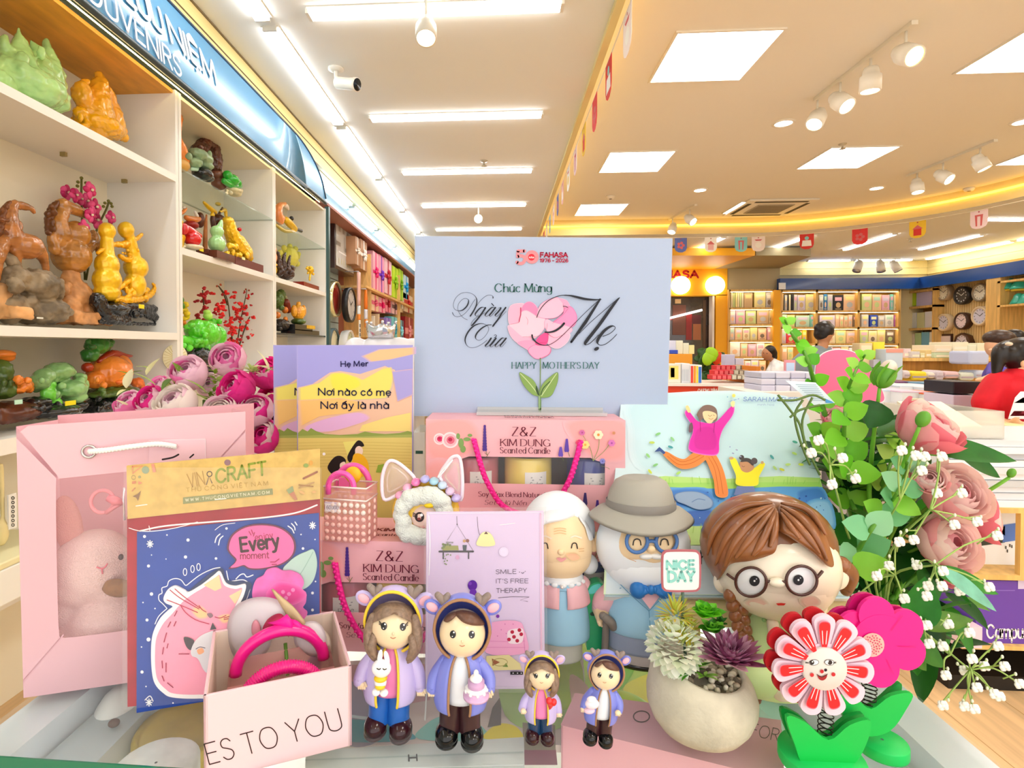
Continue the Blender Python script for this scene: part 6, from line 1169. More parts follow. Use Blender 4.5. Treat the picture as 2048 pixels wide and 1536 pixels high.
m = MB(); k = Ink(CP, m, .0036); k.text('enjoy', (511,1081),(546,1076),13, 'A81458', w=.13).text('Every', (483,1103),(558,1094),27, '3A1020', w=.2).text('moment', (481,1118),(538,1116),13, '8E1448', w=.13)
for P in ([(498,1063),(502,1070)],[(503,1060),(506,1068)],[(509,1065),(507,1072)],[(541,1124),(550,1124),(558,1118)],[(544,1129),(553,1129)]): k.line(P, 2, 'A81458', False)
m.build('bubble_lettering', t)
m = MB(); slab(m, CP, [(566,1140),(576,1126),(592,1113),(612,1104),(627,1100),(634,1122),(632,1145),(624,1165),(608,1178),(592,1176),(578,1160)],.0026,.0018, 'B5D4C8', True); k = Ink(CP, m, .0027); k.line([(586,1168),(606,1140),(626,1104)],1.5, '93B8AC'); m.build('paper_leaf', t)
m = MB(); m_fp = mat('F768BE', .55, noise=(45,.25))
pet = [(505,1180),(512,1160),(526,1152),(534,1140),(552,1136),(566,1142),(582,1142),(600,1150),(608,1166),(602,1182),(612,1186),(612,1204),(606,1216),(615,1226),(604,1240),(580,1236),(555,1230),(520,1210),(506,1198)]
slab(m, CP, pet, .0055,.0022, m_fp, True); k = Ink(CP, m, .0057); k.soft([(545,1190),(560,1172),(585,1176),(600,1190),(585,1202),(560,1204)], 'EE2A9A', 'F768BE', .5)
for x, y in ((557,1191),(566,1184),(578,1188),(572,1196),(586,1180)): k.disc(x, y, 4, 'F98ACC')
m.build('paper_flower', t)
m = MB(); m.fill(CP.m(.0062),[(247,935),(643,935),(646,1374),(244,1420)], clear('FFFFFF', .07,.03)); 
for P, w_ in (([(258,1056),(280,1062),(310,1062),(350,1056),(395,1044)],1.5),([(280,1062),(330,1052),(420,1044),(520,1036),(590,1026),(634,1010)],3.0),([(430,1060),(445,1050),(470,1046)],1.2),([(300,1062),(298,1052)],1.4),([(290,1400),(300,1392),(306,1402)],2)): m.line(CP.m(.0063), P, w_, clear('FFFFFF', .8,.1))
m.build('clear_sleeve', t)
# ---------------------------------------------------------------- open pink box with mini bag and orchid
A, B_ = onz(408,1566, ZG), onz(704,1491, ZG); u = (B_-A).normalized(); w_ = (B_-A).length; dn = V((-u.y, u.x, 0)); D_ = .088; Hb = .0565; th = .002
t = thing('open_gift_box', 'open pink box with thin black lettering in the lower left front', 'gift box', (A+B_)/2+dn*D_/2); up1 = V((0,0, Hb)); mb_ = mat('F0CDD4', .55); mi_ = mat('F0DCCB', .6)
m = MB()
for o_, e1, e2 in ((A, u*w_, dn*th),(A+dn*(D_-th), u*w_, dn*th),(A, u*th, dn*D_),(A+u*(w_-th), u*th, dn*D_)):
    m.hexa([o_, o_+e1, o_+e1+e2, o_+e2, o_+up1, o_+e1+up1, o_+e1+e2+up1, o_+e2+up1], mb_)
m.build('walls', t, bevel=.0004)
m = MB()
for o_, e1, e2, f in ((A+dn*th, u*w_, dn*.0004,1),(A+dn*(D_-th-.0004), u*w_, dn*.0004,1),(A+u*th, u*.0004, dn*D_, 1),(A+u*(w_-th-.0004), u*.0004, dn*D_, 1)):
    q = up1*.985; m.hexa([o_, o_+e1, o_+e1+e2, o_+e2, o_+q, o_+e1+q, o_+e1+e2+q, o_+e2+q], mi_)
m.hexa([A+u*th+dn*th, A+u*(w_-th)+dn*th, A+u*(w_-th)+dn*(D_-th), A+u*th+dn*(D_-th)]+[p+V((0,0,.002)) for p in (A+u*th+dn*th, A+u*(w_-th)+dn*th, A+u*(w_-th)+dn*(D_-th), A+u*th+dn*(D_-th))], mi_); m.build('lining', t)
m = MB(); S_ = Pl(A, -dn); k = Ink(S_, m); k.text('ES TO YOU', (419,1529),(686,1458),42, '2A1A1E', w=.055, gap=.22); m.build('lettering', t)
# mini bag with ridged handles inside the box
cb = A+u*w_*.52+dn*D_*.42
t = thing('mini_bag', 'clear pink mini bag with ridged magenta handle inside the open pink box', 'bag', cb+V((0,0,.0025)))
m_pc = clear('F9B7B4', .45,.1); m_mag = mat('F0148C', .3, coat=.4)
hw = .036; m = MB(); z1 = .047
pts = [cb-u*hw-dn*.016, cb+u*hw-dn*.016, cb+u*hw+dn*.02, cb-u*hw+dn*.02]; lo = [p+V((0,0,.003)) for p in pts]; hi = [p+V((0,0, z1)) for p in pts]
m.add(lo+hi, [(0,1,5,4),(1,2,6,5),(2,3,7,6),(3,0,4,7),(0,1,2,3)], m_pc, False); m.build('shell', t)
R = random.Random(5); m = MB()
for i in range(6):
    for j in range(5): m.ell(cb-u*(hw-.006)+u*.0115*i-dn*.0165+V((0,0,.008+.008*j)),(.0045,.003,.003), mat('F6A8A4', .15, coat=.7), None, 8,6)
m.build('bead_weave', t)
for j, (dd, zc, rr, ridg) in enumerate(((-.018,.032,.0225, True),(.014,.038,.0275, False))):
    m = MB(); c_ = cb+dn*dd+V((0,0, zc)); P = [c_+u*rr*1.15*cos(a*pi/24)+V((0,0, rr*sin(a*pi/24))) for a in range(25)]
    m.tube(P, .0042 if ridg else .0046, m_mag, 10)
    if ridg:
        for i in range(0,25):
            for h_ in (0,.5):
                a = (i+h_)*pi/24
                if a > pi: continue
                q = c_+u*rr*1.15*cos(a)+V((0,0, rr*sin(a))); tdir = V((-u*sin(a)+V((0,0, cos(a))))); m.lathe(q-tdir*.0005,[(.0043,0),(.0051,.0005),(.0043,.001)], m_mag, 10, tdir)
    m.build('handle', t)
# orchid flower lying over the mini bag
oc = cb+dn*.030+V((0,0,.052)); t = thing('orchid_bloom', 'white artificial orchid bloom with magenta heart in the open pink box', 'artificial flower', oc); Yo = oc.y
m_op = mat('F7F2F5', .6, sss=.1); 
def petal_px(P, mats, Y, bulge, name='petal'):
    m = MB(); f = lambda x, y: at(x, y, Y); m.patch(f, P, tl(mats), True, 5, bulge); o = m.build(name, t); q = o.modifiers.new('thickness', 'SOLIDIFY'); q.thickness = .0006; return o
petal_px([(455,1258),(462,1228),(478,1208),(508,1196),(540,1196),(562,1205),(575,1222),(570,1245),(545,1275),(535,1300),(512,1325),(490,1333),(472,1316),(458,1288)], m_op, Yo, .006)
petal_px([(590,1262),(606,1248),(625,1243),(640,1250),(650,1268),(652,1290),(650,1308),(632,1312),(610,1306),(592,1290)], m_op, Yo-.002,.004)
petal_px([(618,1250),(640,1255),(658,1275),(662,1300),(648,1312),(630,1300)], mat('F3EADB', .6), Yo+.004,.003)
petal_px([(544,1178),(560,1192),(588,1216),(610,1246),(604,1252),(580,1240),(570,1222),(558,1202)], mat('EBD9AE', .6), Yo-.002,.002)
for P in ([(505,1250),(512,1240),(520,1255),(518,1275),(506,1268)],): petal_px(P, mat('F6B4C4', .6), Yo-.007,.001, 'petal_blush')
m = MB(); f = lambda x, y: at(x, y, Yo-.009); m_d = mat('B8124A', .45, noise=(60,.25)); m_h = mat('F0149A', .4)
m.patch(f, [(524,1262),(534,1240),(552,1228),(566,1230),(572,1250),(560,1262),(548,1272),(535,1276)], m_d, True, 4,.004); m.patch(f, [(576,1240),(592,1240),(606,1252),(606,1260),(596,1266),(580,1258)], m_h, True, 4,.003)
f2 = lambda x, y: at(x, y, Yo-.013); m.patch(f2,[(535,1246),(560,1238),(574,1228),(584,1240),(590,1258),(582,1262),(577,1275),(569,1260),(552,1252)], m_h, False, 4,.003); m.build('heart', t)
m = MB(); m.tube([oc+V((.006,-.004,-.002)), cb+V((0,.012,.03)), cb+V((0,.01,.006))],.0015, mat('5E8A2E', .5),6,4); m.build('stem', t)
# ---------------------------------------------------------------- scented candle boxes
m_pk = mat('F4B6BE', .5); CBW, CBH, CBD = .204,.1025,.07
def candle_box(x0, y0, z0, label, parts=True):
    t = thing('candle_gift_box', label, 'gift box', (x0+CBW/2, y0+CBD/2, z0), 'pink candle gift boxes'); S = UV((x0, y0, z0),(CBW, 0,0),(0,0, CBH))
    wu0, wu1, wv0, wv1 = .18,.90,.355,.625; P = lambda u_, v: S.m(0)(u_, v)
    m = MB()
    for a, b_, c_, d in ((0,1, wv1,1),(0,1,0, wv0),(0, wu0, wv0, wv1),(wu1,1, wv0, wv1)): m.add([P(a, c_), P(b_, c_), P(b_, d), P(a, d)],[(0,1,2,3)], m_pk, False)
    x1, y1, z1 = x0+CBW, y0+CBD, z0+CBH
    m.add([(x0, y0, z0),(x1, y0, z0),(x1, y1, z0),(x0, y1, z0),(x0, y0, z1),(x1, y0, z1),(x1, y1, z1),(x0, y1, z1)],[(0,3,2,1),(4,5,6,7),(1,2,6,5),(2,3,7,6),(3,0,4,7)], m_pk, False); m.build('carton', t)
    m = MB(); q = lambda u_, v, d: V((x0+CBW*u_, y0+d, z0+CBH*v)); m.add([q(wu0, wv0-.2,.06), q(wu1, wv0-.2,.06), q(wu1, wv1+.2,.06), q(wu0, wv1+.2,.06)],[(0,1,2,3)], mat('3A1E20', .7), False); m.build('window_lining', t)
    m = MB(); k = Ink(S, m)
    k.soft([(.02,.95),(.2,.97),(.26,.8),(.2,.66),(.05,.62),(.01,.8)], 'F7AAA8', 'F4B6BE', .25).soft([(.74,.97),(.98,.97),(.98,.66),(.86,.64),(.76,.8)], 'F7A8A8', 'F4B6BE', .25).soft([(.02,.5),(.12,.5),(.12,.1),(.02,.1)], 'F6AEB0', 'F4B6BE', .25)
    for u_, v, r_, c1, c2 in ((.07,.80,.03, 'F6D2D8', 'DE2A68'),(.125,.79,.042, 'F4C6CC', 'E06A84')):
        Mx = k
        k.disc(u_, v, r_, 'F9E4E6', r_*1.95); k.disc(u_, v, r_*.82, c1, r_*1.6); k.disc(u_+.002, v, r_*.5, c2, r_*.95); k.disc(u_, v+.005, r_*.25, 'B8184A', r_*.45); k.ring(u_, v, r_*.66, r_*1.25,.004, 'E9A0AC')
    for u_, v, ru, rv, ro in ((.18,.76,.014,.05,.2),(.19,.70,.014,.035,0),(.21,.8,.018,.02,.6),(.165,.83,.01,.03,-.3),(.225,.84,.012,.016,0)): k.disc(u_, v, ru, '7FA35A', rv, 0)
    def lav(u_, v0, v1, c_='4A2A8A'):
        k.line([(u_+.014, v0-.06),(u_+.006, v0),(u_, v1)],.0025, '6A7A4A')
        for i in range(9):
            v = v0+(v1-v0)*i/8; w = .007*(1-.06*i)
            for sg in (-1,1): k.disc(u_+sg*w*.7, v, w, c_, .018)
    lav(.3,.70,.93); lav(.71,.7,.80, '5A3AA8'); lav(.68,.655,.72, '6A4AB8')
    k.line([(.315,.64),(.3,.67)],.003, '7A7A4A', False).line([(.31,.63),(.325,.68)],.003, '7A7A4A', False)
    for a, b_ in (((.84,.6),(.79,.85)),((.84,.6),(.87,.85)),((.84,.6),(.93,.8)),((.88,.55),(.92,.52))): k.line([a, ((a[0]+b_[0])/2+.01,(a[1]+b_[1])/2), b_],.003, '8A9A5A')
    for u_, v, r_, c1, c2 in ((.865,.86,.022, 'F7E6C2', 'E88A3A'),(.785,.88,.013, 'D06AA8', 'A8387A'),(.8,.76,.02, 'F4D98A', 'E8B040'),(.93,.78,.016, 'E07AC0', 'A848A0'),(.94,.88,.008, 'D8906A', 'C87A4A'),(.885,.6,.013, '8A8AD0', '5A5AB0'),(.765,.78,.012, 'D8386A', 'A81848')):
        for q_ in range(6): k.disc(u_+r_*.6*cos(q_*1.047), v+r_*1.2*sin(q_*1.047), r_*.5, c1, r_*.95)
        k.disc(u_, v, r_*.3, c2, r_*.6)
    lav(.80,.18,.27, '3A2A6A'); lav(.86,.1,.2, '4A2A8A'); lav(.93,.16,.3, '3A2A6A')
    k.S = UV((x0, y0, z0),(CBH, 0,0),(0,0, CBH)); kt = lambda s_, u0, u1, v, h, w, **o_: k.text(s_, (u0*1.99, v),(u1*1.99, v), h, '6E0E2C', w=w, nib=0, up=(0,1), **o_)
    kt('Z&Z', .437,.556,.845,.088,.17, serif=True); kt('KIM DUNG', .38,.625,.745,.067,.16, serif=True); kt('Scanted Candle', .378,.625,.672,.058,.15, serif=True)
    kt('Soy Wax Blend Natural Candle', .27,.71,.235,.05,.15); kt('Set 3 Hũ Nến Thơm Giá', .30,.69,.155,.046,.12, slant=.2)
    m.build('printed_art', t)
    m = MB(); S2 = UV((x0, y0, z1),(CBH, 0,0),(0, CBH, 0)); k = Ink(S2, m); k.text('KIM DUNG', (.80,.27),(1.3,.27),.085, '7A1A34', w=.2, nib=0, up=(.0,1)).text('Scanted Candle', (.80,.14),(1.3,.14),.07, '7A1A34', w=.16, nib=0, up=(0,1)); m.build('top_print', t)
    m = MB(); m.add([q(wu0, wv0,.0006), q(wu1, wv0,.0006), q(wu1, wv1,.0006), q(wu0, wv1,.0006)],[(0,1,2,3)], clear('FFFFFF', .08,.03), False); m.build('clear_window', t)
    for u_, c1, nm, ic in ((.245, 'C9707E', 'Rose', 'E88AA0'),(.525, 'F6DA6A', 'Gardenia', '6A7A4A'),(.85, '3A4A9A', 'Lavender', '3A3A8A')):
        m = MB(); c_ = V((x0+CBW*u_, y0+.031, z0+.003)); r_ = .0255; m.lathe(c_, [(r_*.96,0),(r_, .003),(r_, .055),(r_*.96,.058),(r_*.9,.058),(r_*.9,.052),(.001,.052)], mat(c1,.15, coat=.6),32); o = m.build('candle_jar', t)
        m = MB()
        cyl = lambda a_, b2, R_=r_+.0004, c_=c_: V((c_.x+R_*sin(a_), c_.y-R_*cos(a_), c_.z+b2)); ce = .25 if u_ < .8 else .05
        m.grid(lambda a_, b2: cyl(ce-.42+.95*a_, .008+.036*b2),8,2, mat('EFEDEA', .5))
        Mc = lambda a_, b2: cyl(ce-.42+.95*a_, .008+.036*b2, r_+.0007)
        text(m, Mc, nm, (.22,.58),(.78,.58),.14, mat('2A2A38'), w=.13, nib=0, up=(0,1)); m.ribbon(Mc, [(.25,.85),(.75,.85)],.03, mat('A8A8AC'), False); m.ribbon(Mc, [(.3,.78),(.7,.78)],.03, mat('A8A8AC'), False)
        for i in range(5): m.ribbon(Mc, [(.5,.1),(.36+.07*i, .4-.05*abs(i-2))],.06, mat(ic))
        m.build('label', o)
    m = MB(); m_rope = mat('F0148C', .6); hA, hB = P(.245,.80), P(.78,.80)
    Ph = [hA+V((0,-.001,0)), hA+V((.006,-.007,-.02)), hA+V((.014,-.009,-.042)), hA+V((.030,-.009,-.066)),(hA+hB)/2+V((0,-.010,-.074)), hB+V((-.030,-.009,-.066)), hB+V((-.014,-.009,-.042)), hB+V((-.006,-.007,-.02)), hB+V((0,-.001,0))]
    m.tube(Ph, .0027, m_rope, 8,8)
    Q = catmull([tuple(p) for p in Ph], False, 10)
    for i in range(0, len(Q)-1):
        a = V(Q[i]); sg = 1 if i % 2 else -1; m.ell(a+V((sg*.0012,-.0014,0)),(.0021,.0019,.0014), mat('FF2EA0', .6), Matrix.Rotation(.6*sg, 3, 'Y'),7,5)
    m.build('rope_handle', t); return t
YC1, YC2 = .499,.571
xc1 = at(783,1150, YC1).x-CBW/2; xc2 = at(1049,900, YC2).x-CBW/2
candle_box(xc1, YC1, ZG, 'pink scented candle box standing on the glass behind the hooded girl figurine')
candle_box(xc2, YC2, ZG, 'pink candle box under the sign, mostly hidden behind the purple card and grandma')
candle_box(xc2, YC2, ZG+CBH+.0006, 'upper pink scented candle box directly below the mother\'s day sign')
# clear acrylic riser left of the upper candle box
m = MB(); p = at(839,950,.60); m.box((p.x-.008,.60, ZG),(p.x+.006,.66, at(839,865,.60).z), clear('E4ECEA', .35,.05)); m.box((p.x-.004,.598, at(839,907,.6).z),(p.x+.004,.599, at(839,901,.6).z), mat('0E4A3A')); tag(m.build('acrylic_stand'), 'clear acrylic stand with a dark green mark left of the upper candle box', 'stand')
# ---------------------------------------------------------------- mother's day sign
YB_ = .628; BS = Pl((0, YB_, 1.2),(0,-1,0)); zt_ = ZG+2*CBH+.0012
t = thing('mothers_day_sign', 'pale blue mother\'s day sign with a heart shaped peony in a clear holder', 'sign', (at(1082,836, YB_).x, YB_, zt_))
m = MB(); m.prism([BS.m(0)(*p) for p in ((830,472),(1345,477),(1334,836),(828,832))],(0,.0025,0), mat('9FB4D8', .45)); m.build('card', t)
m = MB(); m.prism([BS.m(.0006)(*p) for p in ((829,471),(1346,476),(1335,837),(827,833))],(0,.0004,0), clear('FFFFFF', .1,.12)); m.build('acrylic_front', t)
m = MB(); a, c_ = BS.m(0)(955,838), BS.m(0)(1205,838); m.box((a.x, YB_-.028, zt_),(c_.x, YB_+.004, zt_+.0035), clear('EEF0F0', .5,.05)); m.box((a.x, YB_-.002, zt_),(c_.x, YB_, zt_+.0065), clear('F6F6F6', .5,.05)); m.build('acrylic_base', t)
m = MB(); k = Ink(BS, m, .0008,1.5e-5)
k.text('5', (1034,527),(1050,527),25, 'E58A92', w=.26).ring(1064,514,9.5,9.5,8, 'E58A92').disc(1063,514.5,6.7, 'D8122E').text('NĂM', (1058.5,516.5),(1068,516.5),3.2, 'F8E6E8', w=.22).text('FAHASA', (1081,514),(1135,514),8.6, 'B8123E', w=.3).text('1976 - 2026', (1080,524),(1136,524),6.4, 'B8123E', w=.26)
k.text('Chúc Mừng', (990,584),(1103,584),16.5, '235F58', w=.16, nib=0, serif=True)
# heart shaped peony
k.z = (820,460,3.859)
PK = [([(760,640),(775,590),(820,570),(880,575),(860,640),(830,710),(770,725)], 'F0AFCB', 'F7D2DF'),([(870,590),(900,560),(940,560),(980,600),(985,660),(930,640),(880,640),(855,640)], 'EE86B4', 'F4B0CC'),([(850,650),(900,625),(980,670),(1040,690),(1030,760),(960,830),(870,825),(770,740),(830,715)], 'F3C6D8', 'F0A8C4'),([(765,740),(870,825),(940,825),(900,880),(830,870),(775,810)], 'F2B0CB', 'F8CFDD'),([(985,660),(1010,580),(1080,535),(1140,525),(1180,570),(1185,620),(1130,670),(1060,680)], 'F3B9D2', 'EE8FBB'),([(1150,530),(1210,545),(1235,600),(1190,610),(1180,570)], 'F2A2C6', 'F7C6DA'),([(1190,610),(1240,595),(1280,650),(1280,710),(1240,750),(1150,740),(1100,720),(1180,650)], 'EE8FBF', 'E55FA4'),([(1060,690),(1110,715),(1240,755),(1220,800),(1120,830),(1060,780),(1040,720)], 'F4BBD3', 'EFA2C5'),([(1060,800),(1120,830),(1225,800),(1215,860),(1150,910),(1090,900),(1060,860)], 'F2B4CF', 'F8D5DF'),([(830,870),(920,850),(980,880),(950,950),(910,925)], 'EE9CC0', 'F4BCD2'),([(915,930),(960,890),(1050,890),(1085,920),(1070,960),(1010,990),(960,985)], 'F1A3C6', 'E8609F'),([(990,830),(1060,790),(1060,870),(1020,890),(970,880)], 'E8498F', 'EE7AAE')]
for P, c_, c2 in PK: k.soft(P, c_, c2,.06,3)
for P, w_ in (([(855,650),(845,690),(835,715),(775,728)],9),([(855,600),(855,650)],7),([(1060,685),(1130,675),(1180,635),(1190,610),(1180,570)],8),([(1100,720),(1180,655),(1225,600)],5),([(940,825),(1000,815),(1050,770),(1060,720)],6),([(870,825),(940,825)],4),([(1060,800),(1120,830),(1200,800)],4),([(1000,870),(1060,860),(1065,790)],6),([(1010,990),(1070,960),(1088,920)],6),([(905,730),(910,700),(895,670)],3)): k.pen(P, 1.5, w_, 'D01468', (.3,.95)).pen(P, 1, w_*.5, 'A80A4A', (.3,.95))
k.line([(1005,990),(1006,1100),(1002,1385)],8, '6E8A4E').line([(1001,1270),(1002,1386)],22, '6B8F5A', False).line([(998,1270),(998,1386)],6, 'A5C08A', False)
for L, mid in (([(848,1102),(900,1125),(950,1160),(980,1210),(1000,1275),(950,1270),(895,1220),(860,1160)],[(852,1108),(920,1180),(990,1270)]),([(1135,1102),(1140,1160),(1120,1220),(1085,1280),(1015,1292),(1005,1270),(1020,1200),(1070,1145)],[(1132,1106),(1075,1190),(1015,1280)])): k.soft(L, '7FA050', '5E8438', .04,3); k.line(mid, 6, 'C2D49A')
k.fill([(975,1200),(990,1240),(1000,1275),(985,1270),(970,1235)], '2E4A26', True).pen([(1080,1170),(1030,1220),(1010,1270)],3,8, '3A5A2A')
k.z = (0,0,1); k.text('HAPPY', (1024,737),(1072,737),12.5, '2E6A66', w=.15, nib=0, serif=True).text("MOTHER'S DAY", (1086,737),(1198,737),12.5, '2E6A66', w=.15, nib=0, serif=True)
# pen lettering
BK = '0B1020'; k.z = (895,575,12.8)
for P, a_, b2 in (([(510,830),(400,770),(300,650),(262,520),(300,390),(400,295),(490,285),(540,340),(500,470),(390,575),(280,598),(180,550),(150,430),(210,270),(350,150),(520,128),(660,180),(740,280),(745,420),(690,560),(585,730)],9,34),([(125,640),(170,720),(260,748),(400,700),(540,560),(640,400),(710,300)],9,30),([(735,490),(800,390),(900,280),(1010,205),(1100,195),(1160,225),(1165,270)],9,30),
 ([(960,520),(880,505),(790,570),(710,680),(740,735),(800,700)],9,36),([(970,520),(880,660),(760,820),(620,975),(615,900),(720,780),(880,690),(960,640)],9,42),([(1215,520),(1140,510),(1040,600),(965,700),(1000,738),(1080,690)],9,36),([(1225,515),(1130,640),(1075,710),(1110,735),(1200,640),(1270,570)],9,40),([(1300,530),(1370,515),(1300,620),(1220,710),(1270,735),(1370,640)],9,38),([(1490,515),(1400,640),(1290,820),(1170,975),(1180,990),(1300,830),(1500,610)],9,40),([(1130,410),(1185,470)],22,26),
 ([(1125,955),(1020,965),(880,1040),(760,1160),(715,1270),(760,1340),(850,1340),(960,1250),(1040,1120),(1050,1030),(980,950),(840,925),(680,980),(540,1120),(455,1300),(470,1440),(560,1530),(720,1530),(880,1450),(1010,1350)],9,38),([(1115,1300),(1040,1410),(970,1490),(1000,1520),(1080,1470),(1200,1320)],9,40),([(1240,1300),(1160,1410),(1090,1490),(1130,1520),(1230,1440)],9,40),([(1480,1310),(1400,1295),(1290,1400),(1220,1490),(1260,1520),(1350,1450)],9,38),([(1500,1300),(1420,1400),(1350,1490),(1390,1515),(1500,1390)],9,40),([(1195,1225),(1230,1210),(1255,1240),(1200,1290)],12,18)): k.pen(P, a_, b2, BK)
k.z = (1060,580,10.78)
k.pen([(145,590),(220,420),(380,240),(580,140),(760,110),(880,125)],16,20, BK); k.mb.ribbon(k.M(), catmull([(700,115),(860,120),(1000,150),(1200,195),(1400,210),(1540,200)], False, 6),[10+40*sin(pi*min(1, i/30*1.0))**1.2 for i in range(31)], mat(BK))
k.pen([(715,350),(760,352),(815,375)],14,18, BK)
k.pen([(735,720),(660,800),(540,880),(420,910),(330,908)],12,46, BK, (-.75,.66)).pen([(45,970),(60,1040),(140,1130),(260,1185),(400,1185),(560,1100),(720,960),(900,780),(1000,680),(1200,480),(1500,205)],12,34, BK, (.3,.95))
k.mb.ribbon(k.M(),[(1510,200),(1200,690),(890,1120)],[40,70,50], mat(BK)); k.line([(1060,940),(1300,700),(1600,440),(1900,180)],12, BK)
k.mb.ribbon(k.M(), catmull([(1930,165),(1800,320),(1500,740),(1250,1060),(1190,1150),(1210,1185)], False, 5),[18,26,34,42,52,58,62,66,68,70,70,70,70,70,70,70,70,68,66,64,60,54,46,36,24,12], mat(BK)); k.pen([(1195,1185),(1290,1150),(1400,1050),(1480,965)],14,40, BK)
k.pen([(1570,1000),(1720,940),(1830,840),(1820,785),(1740,785),(1600,880),(1480,1040),(1455,1140),(1520,1190),(1640,1160),(1780,1050),(1870,955)],14,66, BK); k.disc(1435,1268,58, BK, 36,-.5)
m.build('printed_design', t)
# ---------------------------------------------------------------- sunset picture books
def sunset(px0, Y, label, full):
    S = Pl((0, Y, 1.1),(0,-1,0)); w = 230; zb = at(px0,1075, Y).z
    a, c_ = at(px0,691, Y), at(px0+w, 691, Y); t = thing('picture_book', label, 'book', ((a.x+c_.x)/2, Y, zb))
    m = MB(); m.box((a.x, Y, zb),(c_.x, Y+.010, a.z), mat('F4EFE6', .6)); m.build('pages', t)
    m = MB(); m.box((a.x-.0005, Y-.0012, zb),(c_.x+.0005, Y, a.z+.0005), mat('A9A3DE', .45)); m.build('cover', t)
    m = MB(); S.p = V((0, Y-.0012,1.1)); k = Ink(S, m, .0001,2e-5); d = px0-595; X = lambda P: [(x+d, y) for x, y in P]
    R_ = px0+w-.6
    k.fill(X([(596,692),(824,692),(824,760),(596,775)]), 'A19EDE')
    k.soft(X([(730,712),(760,700),(824,696),(824,708),(780,718),(745,722)]), 'EEC08E', 'BEA8D8', .18,4, False)
    k.fill(X([(596,775),(625,768),(660,745),(680,742),(720,748),(770,732),(790,740),(792,775),(824,790),(824,900),(596,900)]), 'E9BEA0')
    k.soft(X([(602,776),(640,766),(664,748),(685,746),(712,754),(725,760),(765,738),(778,736),(785,748),(780,775),(770,795),(690,800),(602,806)]), 'EEDD6A', 'CDB8B0', .07,5, False)
    k.soft(X([(665,752),(690,750),(714,760),(716,772),(690,780),(668,775)]), 'F0E24A', 'EEDD6A', .2,3)
    k.soft(X([(602,802),(680,798),(720,805),(725,820),(690,826),(640,832),(606,850)]), 'F2C274', 'E9BEA0', .1,4, False)
    k.soft(X([(615,852),(660,836),(715,826),(735,838),(700,852),(660,862),(620,862)]), 'DFB0DA', 'E9BEA0', .12,4)
    k.soft(X([(726,850),(775,835),(820,826),(820,862),(720,862)]), 'EFD87E', 'E9BEA0', .08,4, False)
    k.soft(X([(786,745),(824,740),(824,788),(796,800)]), 'A8A0DC', 'D5B0C4', .1,4, False)
    k.fill(X([(596,866),(605,858),(615,863),(622,856),(632,862),(650,868),(680,870),(715,868),(730,863),(745,866),(770,868),(800,866),(815,862),(824,864),(824,882),(596,882)]), '8FA24A').fill(X([(596,872),(640,870),(720,873),(824,869),(824,882),(596,882)]), 'A9B45A')
    k.fill(X([(596,876),(824,875),(824,1073),(596,1073)]), 'E2CE74')
    for i in range(9): k.line(X([(598,886+i*6),(700,884+i*6),(822,887+i*6)]),1, 'D2BC5E')
    k.text('Hẹ Mer', (682+d, 733),(736+d, 732),10, '1E1256', w=.2, gap=.26).text('Nơi nào có mẹ', (637+d, 790),(781+d, 791),13.5, '17123E', w=.17, gap=.24).text('Nơi ấy là nhà', (642+d, 817),(777+d, 817),13.5, '17123E', w=.17, gap=.24)
    k.fill(X([(686,884),(712,882),(720,900),(700,926)]), 'E9E27A').fill(X([(695,912),(712,884),(722,882),(728,892),(714,896),(708,912),(700,925)]), '14100E', True).disc(718+d, 902,8, 'F4DCC8', 10).fill(X([(706,912),(722,908),(736,925),(735,950),(708,950)]), 'F2B91E', True).fill(X([(655,935),(668,915),(682,912),(692,922),(684,940),(668,950)]), '100C0C', True).fill(X([(680,928),(690,924),(690,940),(682,942)]), 'F4DCC8', True).disc(648+d, 908,3, 'FFFFFF').fill(X([(756,930),(768,928),(770,945),(752,945)]), '8FB03A')
    m.build('cover_art', t)
    m = MB(); m.box((a.x+.01, Y-.004, ZG),(c_.x-.01, Y+.05, zb), clear('E6EEEC', .3)); tag(m.build('acrylic_riser'), 'clear acrylic riser under the %s sunset picture book' % ('front' if full else 'rear'), 'riser')
sunset(548,.668, 'rear sunset picture book, mostly hidden behind its twin', False); sunset(595,.60, 'front sunset picture book with handwritten title beside the sign', True)
# white crown topped bank behind the books
p = at(760,720,.80); t = thing('crown_bank', 'white cloud shaped bank with a silver crown behind the sunset books', 'figurine', (p.x, .80, at(760,800,.8).z)); m = MB(); mw_ = mat('F6F3F8', .25, coat=.5); s = pxs(p)
for x, y, r_ in ((712,700,26),(760,705,38),(800,708,34),(826,698,22),(760,750,60)): m.ell(at(x, y, .80),(r_*s, r_*s*.8, r_*s), mw_)
m.build('body', t, voxel=.003, smoothit=3)
m = MB(); m_sil = mat('DCDCE2', .15,.8); c_ = at(762,676,.80); N_ = 30; r_ = 26*s
rings = [[c_+V((r_*(1+.15*h)*cos(2*pi*i/N_), r_*(1+.15*h)*sin(2*pi*i/N_),(h*(20+9*abs(((i*5/N_) % 1)-.5)*2))*s)) for i in range(N_)] for h in (0,.5,1)]; m.loft(rings, m_sil, cap0=False, cap1=False)
for i in range(5): a = 2*pi*i/5; m.ell(c_+V((r_*1.15*cos(a), r_*1.15*sin(a),31*s)),3.2*s, m_sil, None, 10,7)
o = m.build('crown', t); q = o.modifiers.new('thickness', 'SOLIDIFY'); q.thickness = .002
m = MB(); m.box((p.x-.06,.76, ZG),(p.x+.06,.84, at(760,800,.8).z), clear('EEF2F2', .3)); tag(m.build('acrylic_riser'), 'clear acrylic block under the white crown bank', 'riser')
